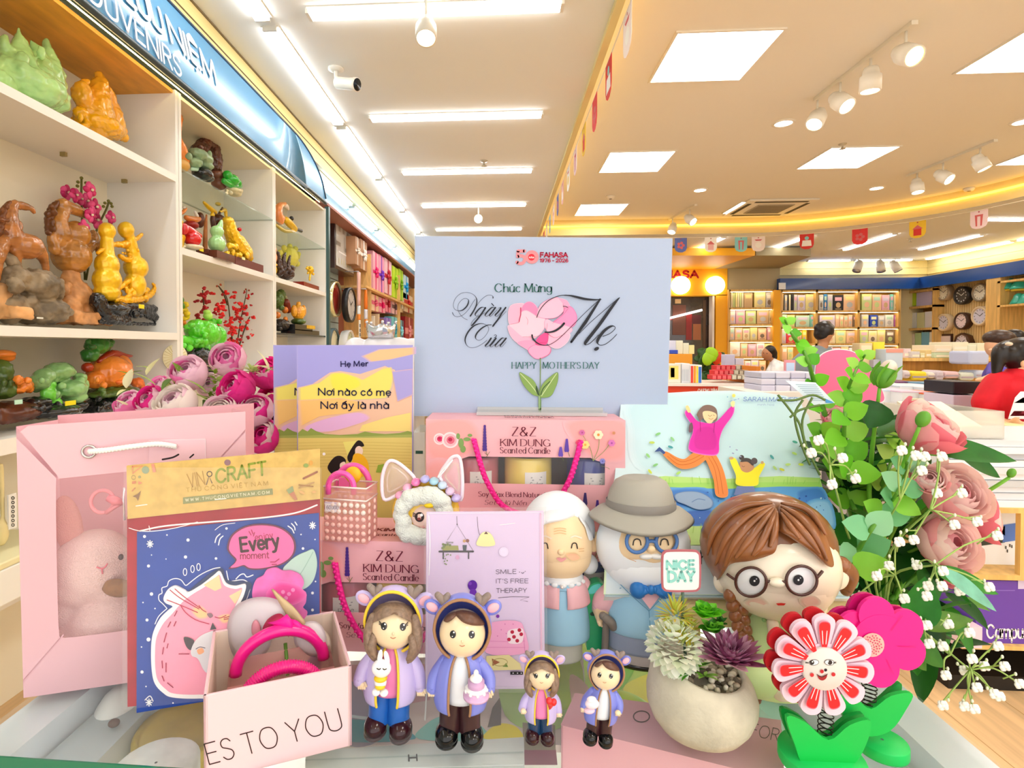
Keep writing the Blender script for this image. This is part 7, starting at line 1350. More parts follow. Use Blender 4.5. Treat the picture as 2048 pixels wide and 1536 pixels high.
# ---------------------------------------------------------------- mother and child picture book on an easel
Yt, Yb2 = .640,.482
zt2, zb2 = at(1450,786, Yt).z, at(1450,1199, Yb2).z
S = pl3(V((0, Yt, zt2)), V((1, Yt, zt2)), V((0, Yb2, zb2)))
cn = [(1243,792),(1600,794),(1700,1197),(1210,1193)]; Pc = [S.m(0)(*p) for p in cn]
t = thing('picture_book', 'pale picture book of a dancing mother and child leaning on a wooden easel', 'book', sum(Pc, V((0,0,0)))/4)
m = MB(); m.prism([S.m(-.0013)(*p) for p in cn],-S.n*.010, mat('F5F2EC', .6)); m.build('pages', t)
m = MB(); m.prism(Pc, -S.n*.0013, mat('CFE6EE', .4)); m.build('cover', t)
m = MB(); k = Ink(S, m, .0002,2e-5)
k.soft([(1290,800),(1560,800),(1600,900),(1500,950),(1300,940),(1270,860)], 'C3E2EA', 'CFE6EE', .1,3)
k.fill([(1258,960),(1330,952),(1450,958),(1560,952),(1640,956),(1648,985),(1250,985)], 'B7E07E').fill([(1258,966),(1640,964),(1646,984),(1252,984)], 'A5DA6A')
k.fill([(1255,978),(1330,974),(1450,978),(1560,973),(1645,974),(1668,1060),(1600,1052),(1400,1050),(1230,1055)], '5AA0E0')
for P, c_ in (([(1330,985),(1400,980),(1420,1000),(1380,1012),(1330,1005)], '3F7FD0'),([(1360,1028),(1420,1022),(1430,1045),(1370,1048)], '3468C0'),([(1600,985),(1640,980),(1648,1010),(1610,1008)], '3F7FD0'),([(1620,1010),(1655,1006),(1664,1050),(1630,1040)], '8CC2EE')): k.soft(P, c_, '5AA0E0', .3,3)
R = random.Random(8)
for i in range(60): k.disc(R.uniform(1340,1650), R.uniform(984,1046), R.uniform(.8,2.2),('2450A8', 'BFE0F4', '3A6CC8')[i % 3])
k.soft([(1352,990),(1372,984),(1400,986),(1422,1000),(1420,1014),(1396,1018),(1370,1008),(1356,1002)], '8FA8C8', '5F7FB0', .08,3).line([(1384,1004),(1396,998),(1410,1000)],1.5, '5F7FB0')
k.fill([(1226,1056),(1400,1052),(1600,1054),(1668,1060),(1676,1090),(1220,1090)], 'C5E88E').soft([(1215,1092),(1680,1092),(1698,1190),(1212,1188)], 'D5E2EA', 'D9EEC0', .02,2, False)
for i in range(26):
    x = R.uniform(1290,1640); k.line([(x, 968),(x+R.uniform(-4,4),968-R.uniform(6,16))],1, '8CCB5A', False)
for i in range(22):
    x = R.uniform(1330,1660); k.line([(x, 1066),(x+R.uniform(-4,4),1056-R.uniform(4,10))],1, 'A0D060', False)
for x, y, c_ in ((1316,868, '7FC27A'),(1345,878, '8AC88A'),(1304,885, 'B8D05A'),(1341,894, '3E9AA0'),(1296,911, '8AC87A'),(1311,930, '7FC27A'),(1300,943, 'C8D84A'),(1357,946, 'A8D86A'),(1590,884, '2E9A8A'),(1589,907, 'B8DC7A'),(1544,914, '3E9AA0'),(1576,929, 'B8DC7A'),(1550,936, 'A8CC7A'),(1564,939, 'C8CC3A'),(1602,929, 'C8DC4A')): k.disc(x, y, 5.5, c_, 2.5, R.uniform(-.6,.9))
k.text('SARAH MATHER', (1487,802),(1594,803),8, '6C8CC8', w=.16, slant=.1).text('minh hoạ', (1515,811),(1548,811),4, '8CA4C8', w=.14)
# mother
k.z = (1180,740,4)
k.soft([(830,660),(930,640),(980,680),(920,720),(850,770),(760,790),(690,770),(600,690),(590,660),(620,655),(700,700),(760,710)], 'E9853A', 'F2A860', .03,2).soft([(920,690),(990,670),(1040,740),(1080,850),(1100,1000),(1010,1000),(990,880),(950,770)], 'E9853A', 'F2A860', .03,2)
for P in ([(640,680),(720,730),(800,720),(900,670)],[(620,690),(710,755),(810,745),(910,690)],[(950,700),(1000,800),(1030,990)],[(975,690),(1030,800),(1065,990)]): k.line(P, 5, 'C8641E')
k.fill([(515,655),(555,615),(605,660),(590,675),(560,650)], '2A4A8A').soft([(1120,300),(1145,310),(1130,370),(1060,470),(1030,560),(1020,660),(930,670),(810,640),(800,580),(830,470),(770,360),(790,330),(850,400),(900,420),(1000,420)], 'E018A8', 'F480D0', .06,4).soft([(860,480),(980,470),(1000,620),(850,620)], 'D0109A', 'E018A8', .15,3)
k.fill([(855,350),(900,290),(960,280),(1010,310),(1020,380),(1000,410),(930,400),(900,390),(880,410),(865,380)], '7A6058', True).soft([(905,340),(950,330),(1005,350),(1005,385),(960,415),(920,400)], 'F4CFA0', 'F6D8B0', .05,2).fill([(930,390),(985,395),(970,425),(935,420)], 'F4CFA0', True).line([(945,360),(960,370),(975,360)],3, '5A3A2A').line([(985,358),(995,366)],3, '5A3A2A').line([(950,385),(970,395),(985,385)],3, 'B8483A')
k.fill([(765,295),(785,285),(805,330),(785,340)], 'F2D08E', True).fill([(1125,270),(1140,245),(1160,260),(1145,300)], 'F2E0A0', True).fill([(795,440),(815,420),(825,470),(805,500),(790,490)], '6A4A5A', True).disc(1150,205,14, 'E8DC6A')
for q in range(9): k.disc(1100+q*11,215+(q*37 % 40),5,('7AB8D8', 'B8C8E8', '8AA8D8')[q % 3])
k.line([(880,400),(885,490)],4, 'A80A80').line([(1000,410),(990,500)],4, 'A80A80')
# child
k.soft([(1125,725),(1165,710),(1210,790),(1270,800),(1320,780),(1370,745),(1395,760),(1350,850),(1330,920),(1180,915),(1170,840)], 'F0E21E', 'F4EC5A', .04,2).fill([(1175,930),(1310,930),(1330,1000),(1150,1000)], '6A7AB0').fill([(1200,735),(1250,725),(1300,750),(1310,790),(1260,820),(1210,800)], 'C08A62', True).fill([(1205,735),(1230,705),(1280,710),(1310,745),(1300,765),(1260,735)], '3A3236', True).disc(1213,700,20, '3A3236').disc(1314,728,26, '4A4248').line([(1215,765),(1225,775),(1238,770)],3, '6A3A2A').disc(1130,705,18, 'C8A078', 12).disc(1378,740,12, 'C8A078')
for q in range(12): k.disc(1120+(q*29 % 90),615+(q*53 % 80),5,('8A98C8', 'A8A8C0')[q % 2])
k.z = (0,0,1); k.text('the', (1375,1128),(1460,1126),26, '2A2630', w=.12)
m.build('cover_art', t)
# wooden easel
t = thing('wooden_easel', 'pine tabletop easel holding the dancing mother picture book', 'easel', (Pc[2]+Pc[3])/2-V((0,0,(Pc[2]+Pc[3]).z/2-ZG)))
m_pn = mat('EBD29A', .5, noise=(6,.1,(1,12,12))); l_, r_2 = S.m(0)(1366,1194), S.m(0)(1706,1200); e = (r_2-l_).normalized(); dz = V((0,0,-.017))
m = MB(); m.obox((l_+r_2)/2-S.n*.004+V((0,-.004,-.0095)),(r_2-l_)/2, V((0,.010,0)), V((0,0,.008)), m_pn); m.build('ledge', t, bevel=.001)
for f_ in (.1,.9):
    m = MB(); q = l_.lerp(r_2, f_)+V((0,.012,-.01)); m.obox(V((q.x, q.y+.012,(q.z+ZG)/2)), V((.007,0,0)), V((0,.006,0)), V((0,0,(q.z-ZG)/2)), m_pn); m.build('leg', t)
    m = MB(); tp = l_.lerp(r_2,.15+.7*f_)*.0+S.m(-.018)(1300+300*f_, 830); m.tube([q+V((0,.006,-.01)), tp],.006, m_pn, 4); m.build('back_rail', t)
m = MB(); q = S.m(-.02)(1450,860); m.tube([q, V((q.x, q.y+.07, ZG+.004))],.006, m_pn, 4); m.build('rear_leg', t)
# ---------------------------------------------------------------- purple greeting card in sleeve
a, b_ = onz(860,1392, ZG), onz(1092,1372, ZG); top_ = at(970,1024,.482)
top_ = at(970,1024,.474); a = V((a.x, .455, ZG)); b_ = V((b_.x, .455, ZG)); S = pl3(a, b_, V((0,.474, top_.z)))
t = thing('greeting_card', 'lilac greeting card with free therapy lettering in a clear sleeve', 'card', (at(970,1380,.455).x, .455, ZG))
m = MB(); slab(m, S, [(853,1024),(1087,1022),(1090,1377),(850,1380)],0,.0018, mat('DCC6E6', .5)); m.build('card', t)
m = MB(); k = Ink(S, m, .0003,2e-5)
k.line([(856,1027),(1084,1025),(1086,1374),(853,1377)],1.6, 'F3E4F4', False, True).line([(1081,1028),(1083,1372)],3.5, 'EBBBD8', False)
k.z = (800,820,4); k.line([(455,850),(457,915)],3, '4A3A3A', False).line([(380,1040),(457,920),(585,1125)],2.5, '5A4A4A', False).disc(457,915,5, '3A2A2A').line([(315,1132),(585,1132)],15, '2A2228', False).line([(346,1140),(346,1190)],10, '2A2228', False).line([(549,1140),(549,1188)],10, '2A2228', False).fill([(350,1085),(465,1085),(470,1122),(340,1124)], '9A9A4A').fill([(500,1080),(535,1080),(530,1125),(505,1125)], '2E4048').disc(515,1048,12, 'C89A5A').disc(540,1046,14, '8A4A3A')
for x, y in ((345,1075),(360,1080),(380,1075),(400,1082),(350,1095),(340,1105)): k.disc(x, y, 10, '6A7A3A')
k.text('Home', (370,1066),(425,1066),16, '5A6A4A', w=.14)
for x, y in ((350,1170),(362,1190),(372,1160),(385,1155),(355,1210),(370,1235),(405,1160),(360,1230),(378,1205)): k.disc(x, y, 6, '7A8A5A')
k.disc(460,1178,15, 'E0A8D0', 18).line([(618,855),(625,950),(640,1000),(665,985)],3, '4A3A3A').fill([(620,1085),(625,1030),(655,985),(690,975),(725,990),(750,1030),(752,1085)], 'EDE6A8', True).fill([(672,992),(688,972),(706,992)], '6A4A4A').disc(830,1135,38, 'E8DAF2').ring(830,1135,30,30,2, 'D8C8E8')
k.text('SMILE', (768,1312),(930,1309),34, '3A3244', w=.1).line([(955,1298),(958,1296)],5, '3A3244', False).line([(972,1300),(982,1308),(992,1298)],4, '3A3244').line([(1000,1292),(1003,1291)],5, '3A3244', False).text("IT'S FREE", (770,1386),(1026,1384),34, '3A3244', w=.1).text('THERAPY', (772,1463),(1014,1460),34, '3A3244', w=.1).line([(786,1502),(900,1494),(1034,1496),(962,1522),(1022,1532)],3.5, '3A3244', False)
k.z = (800,1152,4); k.disc(580,75,38, '5A1A9A', 42).disc(585,130,28, '6A2AAA', 28).disc(560,60,14, '7A3ABA').disc(782,322,14, '7A2AA8').disc(775,405,18, '7A2AA8', 14).disc(750,380,10, '9A4AC0')
k.fill([(690,400),(740,370),(880,355),(970,375),(995,440),(1010,480),(1005,615),(690,615)], 'F0A8CE', True).line([(690,520),(870,525),(1000,520)],3, 'D878B0').line([(690,570),(1000,572)],3, 'D878B0').line([(985,450),(1000,610)],4, 'D878B0').fill([(865,440),(930,420),(985,430),(975,530),(880,540),(860,500)], 'F6E0E8', True)
for x, y in ((898,448),(955,433),(970,466),(912,487),(872,508),(938,518)): k.disc(x, y, 15, 'B8123A')
for x, y in ((840,385),(905,385),(810,430),(850,460),(780,480)): k.disc(x, y, 4, 'C868A0')
k.fill([(690,640),(870,630),(960,700),(975,750),(730,755),(690,740)], 'E2D69A').fill([(735,660),(800,690),(740,720)], '9A5A3A').fill([(820,725),(850,695),(865,728)], '6A8A3A').ring(800,690,60,30,5, 'A8985A').fill([(882,765),(984,765),(984,790),(882,790)], '1A161A')
for x in (905,940,970): k.disc(x, 777,5, 'E8E0E8')
m.build('printed_art', t)
m = MB(); m.fill(S.m(.0009),[(848,1016),(1092,1014),(1096,1384),(846,1388)], clear('FFFFFF', .1,.04)); 
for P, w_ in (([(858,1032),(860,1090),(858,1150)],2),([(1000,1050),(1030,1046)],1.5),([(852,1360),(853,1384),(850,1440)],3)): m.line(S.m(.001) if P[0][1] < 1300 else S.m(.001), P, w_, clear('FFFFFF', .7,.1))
m.build('clear_sleeve', t)
# ---------------------------------------------------------------- mini bag and cat doll on the front candle box
ZB = ZG+CBH
ca = at(652,1070,.505); pL, pR, pB = onz(648,1082, ZB+.0005), onz(733,1089, ZB+.0005), onz(760,1062, ZB+.0005)
t = thing('mini_bag', 'clear pink woven mini bag with two pink handles on the candle box', 'bag', (pL+pB)/2)
uu = (pR-pL); vv = V((-uu.y, uu.x, 0)).normalized()*.026; hz = V((0,0,(1080-968)*pxs(pL)))
m_pc2 = clear('F4B9B2', .4,.08); m = MB(); P = [pL, pR, pR+vv, pL+vv]; m.add(P+[p+hz for p in P],[(0,1,5,4),(1,2,6,5),(2,3,7,6),(3,0,4,7),(0,1,2,3)], m_pc2, False); m.build('shell', t)
m = MB()
for i in range(7):
    for j in range(6):
        for o_ in (pL, pL+vv):
            c_ = o_+uu*(i+.5)/7+hz*(j+.5)/8.2; m.ell(c_, (.0026,.0016,.0022), mat('F6C2B8' if j < 4 else 'F6E2D8', .12, coat=.5), Matrix.Rotation(.7*((i+j) % 2*2-1),3, 'Y'),8,6)
for j in range(6):
    for q in range(2): m.ell(pR+vv*(q+.5)/2+hz*(j+.5)/8.2,(.0014,.003,.0024), mat('F6CCC2', .12, coat=.5), None, 8,6)
for f_ in (.76,.98): m.tube([p+hz*f_ for p in P+[P[0]]],.0009, mat('FBE6E0', .2),6)
m.build('bead_weave', t)
for cx, cy_, r_, fr in ((682,975,26,0),(706,968,33,1)):
    m = MB(); c_ = at(cx, cy_, (pL.y-.002) if not fr else (pL.y+.028)); s = pxs(c_); Q = [c_+V((r_*s*cos(a*pi/20),0, r_*s*1.12*sin(a*pi/20)-(0 if 0 < a < 20 else .006))) for a in range(21)]; m.tube(Q, .0026 if not fr else .003, mat('FA5EB4', .3, coat=.4),9)
    if not fr:
        for i in range(1,20): m.ell(Q[i],(.0031,.0031,.0012), mat('F94FAE', .3), Matrix.Rotation(-(i*pi/20-pi/2)-pi/2+pi/2,3, 'Y'),8,5)
    m.build('handle', t)
m = MB(); St = Pl(pL-V((0,.0022,0)),(0,-1,0)); k = Ink(St, m); k.fill([(650,1003),(679,1005),(679,1026),(650,1022)], 'EFE6EA').line([(650,1005),(679,1007)],1.5, 'C8A8C8', False).text('60.000', (653,1018),(676,1019),7, '8A7A88', w=.14); m.build('price_label', t)
m = MB(); c_ = at(690,965, pL.y+.012); m.box((c_.x-.006, c_.y, c_.z-.004),(c_.x+.004, c_.y+.004, c_.z+.004), mat('F06AA8', .3)); m.ell(at(706,950, pL.y+.014),(.008,.004,.008), mat('F5B91E', .4)); m.build('charm', t)
Yd = .503; c0 = at(848,1032, Yd); s = pxs(c0)
t = thing('doll_keychain', 'fluffy doll face in a yellow ring with clear cat ears on the candle box', 'keychain', (c0.x, Yd+.01, ZB))
E1 = El(c0+V((0,.012,.001)),(70*s, .016,62*s)); m = MB(); m.ell(E1.c, E1.r, mat('F7C93A', .2, coat=.6, sss=.1), None, 30,18); m.build('yellow_shell', t)
m = MB(); m_fl = mat('EFF4EC', .95, bump=(700,1)); R = random.Random(2)
for i in range(90):
    a = 2*pi*i/90; q = c0+V((44*s*cos(a),-.003,43*s*sin(a)+.001)); m.ell(q+V((R.uniform(-1,1), R.uniform(-1,.3), R.uniform(-1,1)))*.0022,.0075*R.uniform(.7,1.1), m_fl, None, 9,6)
m.build('fluffy_hood', t, voxel=.0012)
Ef = El(c0+V((.001,.004,-.001)),(34*s, .011,32*s)); m = MB(); m.ell(Ef.c, Ef.r, mat('F9D5C6', .5, sss=.1)); m.build('face', t)
for x, nm in ((839, 'l'),(872, 'r')):
    m = MB(); k = Ink(Ef, m); k.disc(x, 1034,9.5, '2A1414', 10).disc(x+4,1030,3, 'FFFFFF').disc(x-1,1038,3.5, '8A3A3A', 3)
    for q in range(3): k.line([(x-8,1028+3*q),(x-13,1026+3*q)],1.6, '2A1414', False)
    m.build('eye', t)
m = MB(); k = Ink(Ef, m); k.soft([(826,1050),(840,1054),(848,1052),(845,1060),(832,1059)], 'F0A0A0', 'F9D5C6', .4,3).line([(832,1052),(842,1057),(850,1055)],1.4, 'C05A5A'); m.build('mouth', t)
m = MB(); m.ell(at(858,1011, Yd-.008),(10*s, .003,5*s), mat('F7D21E', .4)); m.build('bow', t)
m_iri = clear('F3E3EE', .3,.05)
for P in ([(768,998),(764,960),(772,930),(784,921),(805,932),(830,958),(818,975),(790,992)],[(880,955),(895,925),(908,913),(920,918),(925,960),(922,1000),(905,985)]):
    m = MB(); cx = sum(p[0] for p in P)/len(P); cy_ = sum(p[1] for p in P)/len(P); f = lambda x, y: at(x, y, Yd+.006); m.patch(f, P, m_iri, True, 3,.004); m.tube([f(*p) for p in P],.0018, mat('F6E6F0', .08, coat=.8),7,4, loop=True); m.tube([f(cx+(x-cx)*.62, cy_+(y-cy_)*.62) for x, y in P],.0008, mat('E9D9B0', .1, coat=.8),6,4, loop=True); m.build('ear', t)
m = MB()
for i, (x, y, c_) in enumerate(((800,990, 'F6A8CC'),(815,975, 'F4B6D6'),(832,964, 'F27AB8'),(850,958, 'B7B6F0'),(868,962, 'A9D6E8'),(885,970, 'C6DCF2'),(900,982, 'E9C6E6'),(912,996, 'C8B8EC'))): m.ell(at(x, y, Yd+.002),(10*s, .008,8*s), mat(c_, .12, coat=.8), None, 12,8)
m.build('pearly_cap', t)
m = MB(); m.tube([at(x, y, Yd-.004) for x, y in ((905,920),(890,940),(876,955),(882,944),(900,925))],.0007, mat('F8F8FA', .3),5,4, loop=True); m.build('cord_loop', t)
# ================================================================ FIGURINES ON THE COUNTER
m_face = mat('F6DDB8', .25, coat=.4, sss=.08); m_ink = mat('15100F', .15, coat=.5); m_eyew = mat('FFFFFF', .2)
class Fg:
    """a figure read off the photo at distance Y; x, y in photo pixels, d in pixels of depth"""
    def __init__(s, x, y, Y, tf=None): s.Y = Y; s.s = pxs(at(x, y, Y)); s.tf = tf or (lambda a, b: (a, b))
    def p(s, x, y, d=0): a, b = s.tf(x, y); return at(a, b, s.Y+d*s.s)
    def e(s, mb, x, y, rx, rz, ry, m_, d=0, rot=0, k=1):
        c = s.p(x, y, d); R_ = Matrix.Rotation(-rot, 3, 'Y'); r = (rx*s.s*k, ry*s.s*k, rz*s.s*k); mb.ell(c, r, m_, R_, 24,16); return El(c, r, R_)
    def t(s, mb, P, m_, k=1, seg=10, flat=1):
        Q = [s.p(q[0], q[1], q[3] if len(q) > 3 else 0) for q in P]; mb.tube(Q, [q[2]*s.s*k for q in P], m_, seg, 5, flat)
        for i in (0,-1): mb.ell(Q[i], P[i][2]*s.s*k*.99, m_, None, seg, 7)
    def body(s, mb, rings, m_, a0=0, a1=2*pi, k=1, n=28):
        """stacked ovals (x, y, halfwidth, halfdepth[, d]); a0..a1 leaves a gap, -90 degrees is the front"""
        full = abs(a1-a0-2*pi) < 1e-6; R_ = []
        Q = catmull([tuple(q) if len(q) > 4 else (*q, 0) for q in rings], False, 4)
        for x, y, rx, ry, d in Q:
            c = s.p(x, y, d); N_ = n if full else n+1; R_.append([c+V((rx*s.s*k*cos(a0+(a1-a0)*i/n), ry*s.s*k*sin(a0+(a1-a0)*i/n),0)) for i in range(N_)])
        mb.loft(R_, m_, closed=full); return R_
def deer_kid(x0, yb, Y, k, tilt, girl, label, prop):
    """hooded deer costume figurine; the reference is the large boy: feet at (925,1493)"""
    ct, st = cos(tilt), sin(tilt)
    f = Fg(x0, yb-150*k, Y, lambda a, b: (x0+((a-925)*ct+(1493-b)*st)*k, yb-((1493-b)*ct-(a-925)*st)*k))
    t = thing('deer_hood_figurine', label, 'figurine', V((onz(x0, yb-14*k, ZG).x, Y, ZG)), 'deer hood figurines')
    mc_ = mat('CBBDEE' if girl else '8089E2', .3, coat=.3); ml = mat('F7D23E' if girl else 'A87E5C', .35); mb2 = mat('34141C' if girl else '0A0A0D', .12, coat=.25, spec=.4); mt = mat('1D64BE' if girl == 1 else '1B3F66' if girl else '3A1C22', .3, coat=.3)
    E = lambda mb, x, y, rx, rz, ry, m_, d=0, rot=0: f.e(mb, x, y, rx, rz, ry, m_, d, rot+tilt, k)
    T = lambda mb, P, m_: f.t(mb, [(*q[:3],(q[3] if len(q) > 3 else 0)*k) for q in P], m_, k)
    B = lambda mb, R_, m_, *a: f.body(mb, [(*q[:4],(q[4] if len(q) > 4 else 0)*k) for q in R_], m_, *a, k=k)
    for x, y in ((897,1467),(948,1471)): m = MB(); E(m, x, y, 23,23,30, mb2,-8); E(m, x, y+11,23,11,29, mb2,-8); m.build('boot', t)
    m = MB()
    for x in (904,942): B(m, [(x, 1455,23,22),(x, 1440,22,22),(x, 1400,22,22),(x, 1375,20,20)], mt)
    m.build('trousers', t)
    m = MB(); B(m, [(924,1395,34,27),(924,1350,34,28),(924,1315,26,22),(924,1302,14,14)], mat('F48AC4' if girl else 'EAF0FA', .35)); m.build('shirt', t)
    m = MB(); g0, g1 = -pi/2+.42,1.5*pi-.42; Rg = B(m, [(924,1410,49,35),(924,1395,53,38),(924,1367,53,37),(924,1335,47,33),(924,1316,38,27),(924,1301,22,18)], mc_, g0, g1)
    if girl: T(m, [(893,1322,12),(872,1350,13,-6),(862,1378,12,-16)], mc_); T(m, [(957,1322,12),(976,1352,13),(984,1386,11,-4)], mc_)
    else: T(m, [(891,1322,12),(874,1350,13),(868,1375,12,-4)], mc_); T(m, [(958,1322,12),(978,1350,13,-8),(980,1376,12,-20)], mc_)
    o = m.build('coat', t); q = o.modifiers.new('thickness', 'SOLIDIFY'); q.thickness = 2.2*f.s*k; q.offset = 0
    m = MB()
    for side in (0,-1): m.tube([r[side] for r in Rg],2.6*f.s*k, ml, 7)
    m.build('coat_trim', t)
    hands = [(866,1385,-20),(985,1394,-6)] if girl else [(866,1382,-6),(978,1383,-26)]
    for x, y, d in hands:
        m = MB(); E(m, x, y, 9,8,8, m_face, d)
        for q in range(4): T(m, [(x-6+4*q, y+3,2.6, d-4),(x-5+4*q, y+9,2.2, d-7)], m_face)
        T(m, [(x+7, y-2,2.6, d-4),(x+10, y+4,2.2, d-6)], m_face); m.build('hand', t)
    m = MB(); Fa = E(m, 926,1264,46,45,40, m_face, -8); T(m, [(925,1308,17),(924,1318,16)], m_face); T(m, [(926,1281,2.4,-47),(926,1284,2.2,-47)], m_face); hd = m.build('head', t)
    PM = lambda off: (lambda F_: (lambda a, b: F_(*f.tf(a, b))))(Fa.m(off))
    for x in (907,945):
        m = MB(); m.disc(PM(.0003), x, 1268,6.2*1, m_ink, 8,0,18, True); m.disc(PM(.0006), x+2,1264,1.8, m_eyew); m.disc(PM(.0006), x-1,1272,1.1, m_eyew)
        if girl:
            sg = -1 if x < 926 else 1
            for q in range(3): m.ribbon(PM(.0004),[(x+sg*5,1263+q*2),(x+sg*10,1258+q*3)],1.3, m_ink)
        m.build('eye', t)
    m = MB(); m.line(PM(.0004),[(921,1290),(926,1292),(931,1290)],1.3, mat('B8705A')); m.build('mouth', t)
    # hood with its opening, ears and antlers
    m = MB(); c = f.p(926,1254,2*k); R_ = []; nt_, nf = 14,36; thm = 1.86; rot = Matrix.Rotation(tilt, 3, 'Y')
    for j in range(nt_+1):
        th = .02+thm*j/nt_
        R_.append([c+rot @ V((58*k*f.s*sin(th)*cos(2*pi*i/nf)*(1-.10*max(0,-sin(2*pi*i/nf))),52*k*f.s*cos(th),66*k*f.s*sin(th)*sin(2*pi*i/nf)*(1-.06*max(0,-sin(2*pi*i/nf))))) for i in range(nf)])
    m.loft(R_, mc_, cap1=False); o = m.build('hood', t); q = o.modifiers.new('thickness', 'SOLIDIFY'); q.thickness = 2*f.s*k; q.offset = 0
    m = MB(); m.tube(R_[-1],3.2*f.s*k, ml, 8, loop=True); m.build('hood_trim', t)
    for sg in (-1,1):
        m = MB(); E(m, 926+sg*60,1213,19,15,7, mc_, 6, sg*.5); E(m, 926+sg*61,1214,13,9,4, mat('F2B8C8', .4),0, sg*.5); m.build('ear', t)
        m = MB(); ma = mat('8F7F78', .4); T(m, [(926+sg*36,1208,7),(926+sg*42,1198,8),(926+sg*50,1190,7)], ma); T(m, [(926+sg*36,1208,7),(926+sg*33,1196,8),(926+sg*30,1190,6)], ma); m.build('antler', t)
    m = MB(); mh = mat('6A4A3E' if not girl else '8A7260', .35, noise=(400,.2))
    if girl:
        m.patch(PM(.0012*k),[(882,1262),(884,1238),(898,1224),(926,1219),(954,1224),(968,1238),(970,1262),(964,1248),(954,1246),(940,1243),(928,1238),(916,1246),(900,1252),(890,1256)], mh, True, 4,.002*k)
        for sg in (-1,1): T(m, [(926+sg*42,1250,8,-22),(926+sg*48,1280,11,-24),(926+sg*45,1308,12,-28),(926+sg*36,1330,8,-32),(926+sg*32,1338,3,-32)], mh); T(m, [(926+sg*38,1290,8,-32),(926+sg*42,1312,9,-36),(926+sg*32,1332,5,-38)], mh)
    else:
        m.patch(PM(.0012*k),[(888,1240),(896,1228),(910,1222),(914,1228),(906,1238),(896,1244)], mh, True, 4,.0016*k); m.patch(PM(.0012*k),[(910,1224),(926,1219),(950,1224),(966,1238),(970,1248),(950,1250),(932,1246),(920,1238)], mh, True, 4,.002*k)
    m.build('hair', t); prop(f, t, E, T, k)
def prop_bunny(f, t, E, T, k):
    w_ = mat('F7F7FB', .25, coat=.4); m = MB(); E(m, 905,1352,19,17,14, w_, -48); E(m, 904,1378,12,15,10, w_, -48); E(m, 896,1400,8,7,8, w_, -50); E(m, 912,1401,8,7,8, w_, -50); E(m, 901,1330,5,15,4, w_, -46,-.2); E(m, 915,1331,5,14,4, w_, -46,.2); b = m.build('toy_rabbit', t)
    m = MB(); yl = mat('F3CC2A', .35); E(m, 904,1372,13,7,11, yl, -49); E(m, 904,1388,10,6,9, yl, -51); m.build('rabbit_clothes', b)
    m = MB(); T(m, [(896,1353,.9,-62),(900,1355,.9,-63),(903,1353,.9,-63)], m_ink); T(m, [(908,1353,.9,-63),(911,1355,.9,-62),(915,1353,.9,-61)], m_ink); m.build('rabbit_eyes', b)
def prop_cake(f, t, E, T, k):
    m = MB(); c = f.p(955,1392,-46*k); u = f.s*k; pk = mat('DDB2DC', .35, coat=.3)
    m.lathe(c, [(25*u, 0),(25*u, 5*u),(20*u, 6*u),(20*u, 14*u),(20*u, 15*u)], pk, 24); m.lathe(c+V((0,0,18*u)),[(16*u, 0),(16*u, 13*u)], mat('CFA6D0', .35),24); b = m.build('cake', t)
    m = MB(); wh = mat('FBFBFD', .3)
    m.lathe(c+V((0,0,14*u)),[(20.6*u, 0),(21*u, 3*u),(16*u, 6*u)], wh, 24)
    for i in range(9): a = i*.7; m.ell(c+V((20*u*cos(a),20*u*sin(a),13.5*u)),(3.4*u, 3.4*u, 4*u), wh, None, 8,6)
    m.ell(c+V((0,0,35*u)),(12*u, 12*u, 7*u), wh); m.ell(c+V((0,0,45*u)),(5*u, 5*u, 7*u), wh); m.build('icing', b)
def prop_heart(f, t, E, T, k):
    m = MB(); r_ = mat('E0101E', .12, coat=.7); E(m, 953,1352,11,13,9, r_, -46,.3); E(m, 967,1355,10,12,9, r_, -46,-.3); T(m, [(957,1362,10,-46),(955,1374,5,-46),(953,1378,2,-46)], r_); m.build('heart', t)
def prop_gift(f, t, E, T, k):
    m = MB(); E(m, 893,1363,22,15,14, mat('F6E4F2', .35),-40); E(m, 890,1350,15,10,11, mat('F9EEF6', .35),-40); b = m.build('cake', t); m = MB(); E(m, 886,1385,17,9,12, mat('F3CFE4', .35),-40); m.build('cake_plate', b)
deer_kid(778,1478,.401,1.0,.035,1, 'large purple hooded girl figurine holding a white rabbit, in front of the candle box', prop_bunny)
deer_kid(921,1494,.393,1.0,.012,0, 'large blue purple hooded boy figurine holding a cake, in front of the lilac card', prop_cake)
deer_kid(1081,1487,.395,.60,.012,2, 'small purple hooded girl figurine holding a red heart', prop_heart)
deer_kid(1196,1490,.394,.62,.10,0, 'small blue hooded boy figurine leaning beside the pot of succulents', prop_gift)
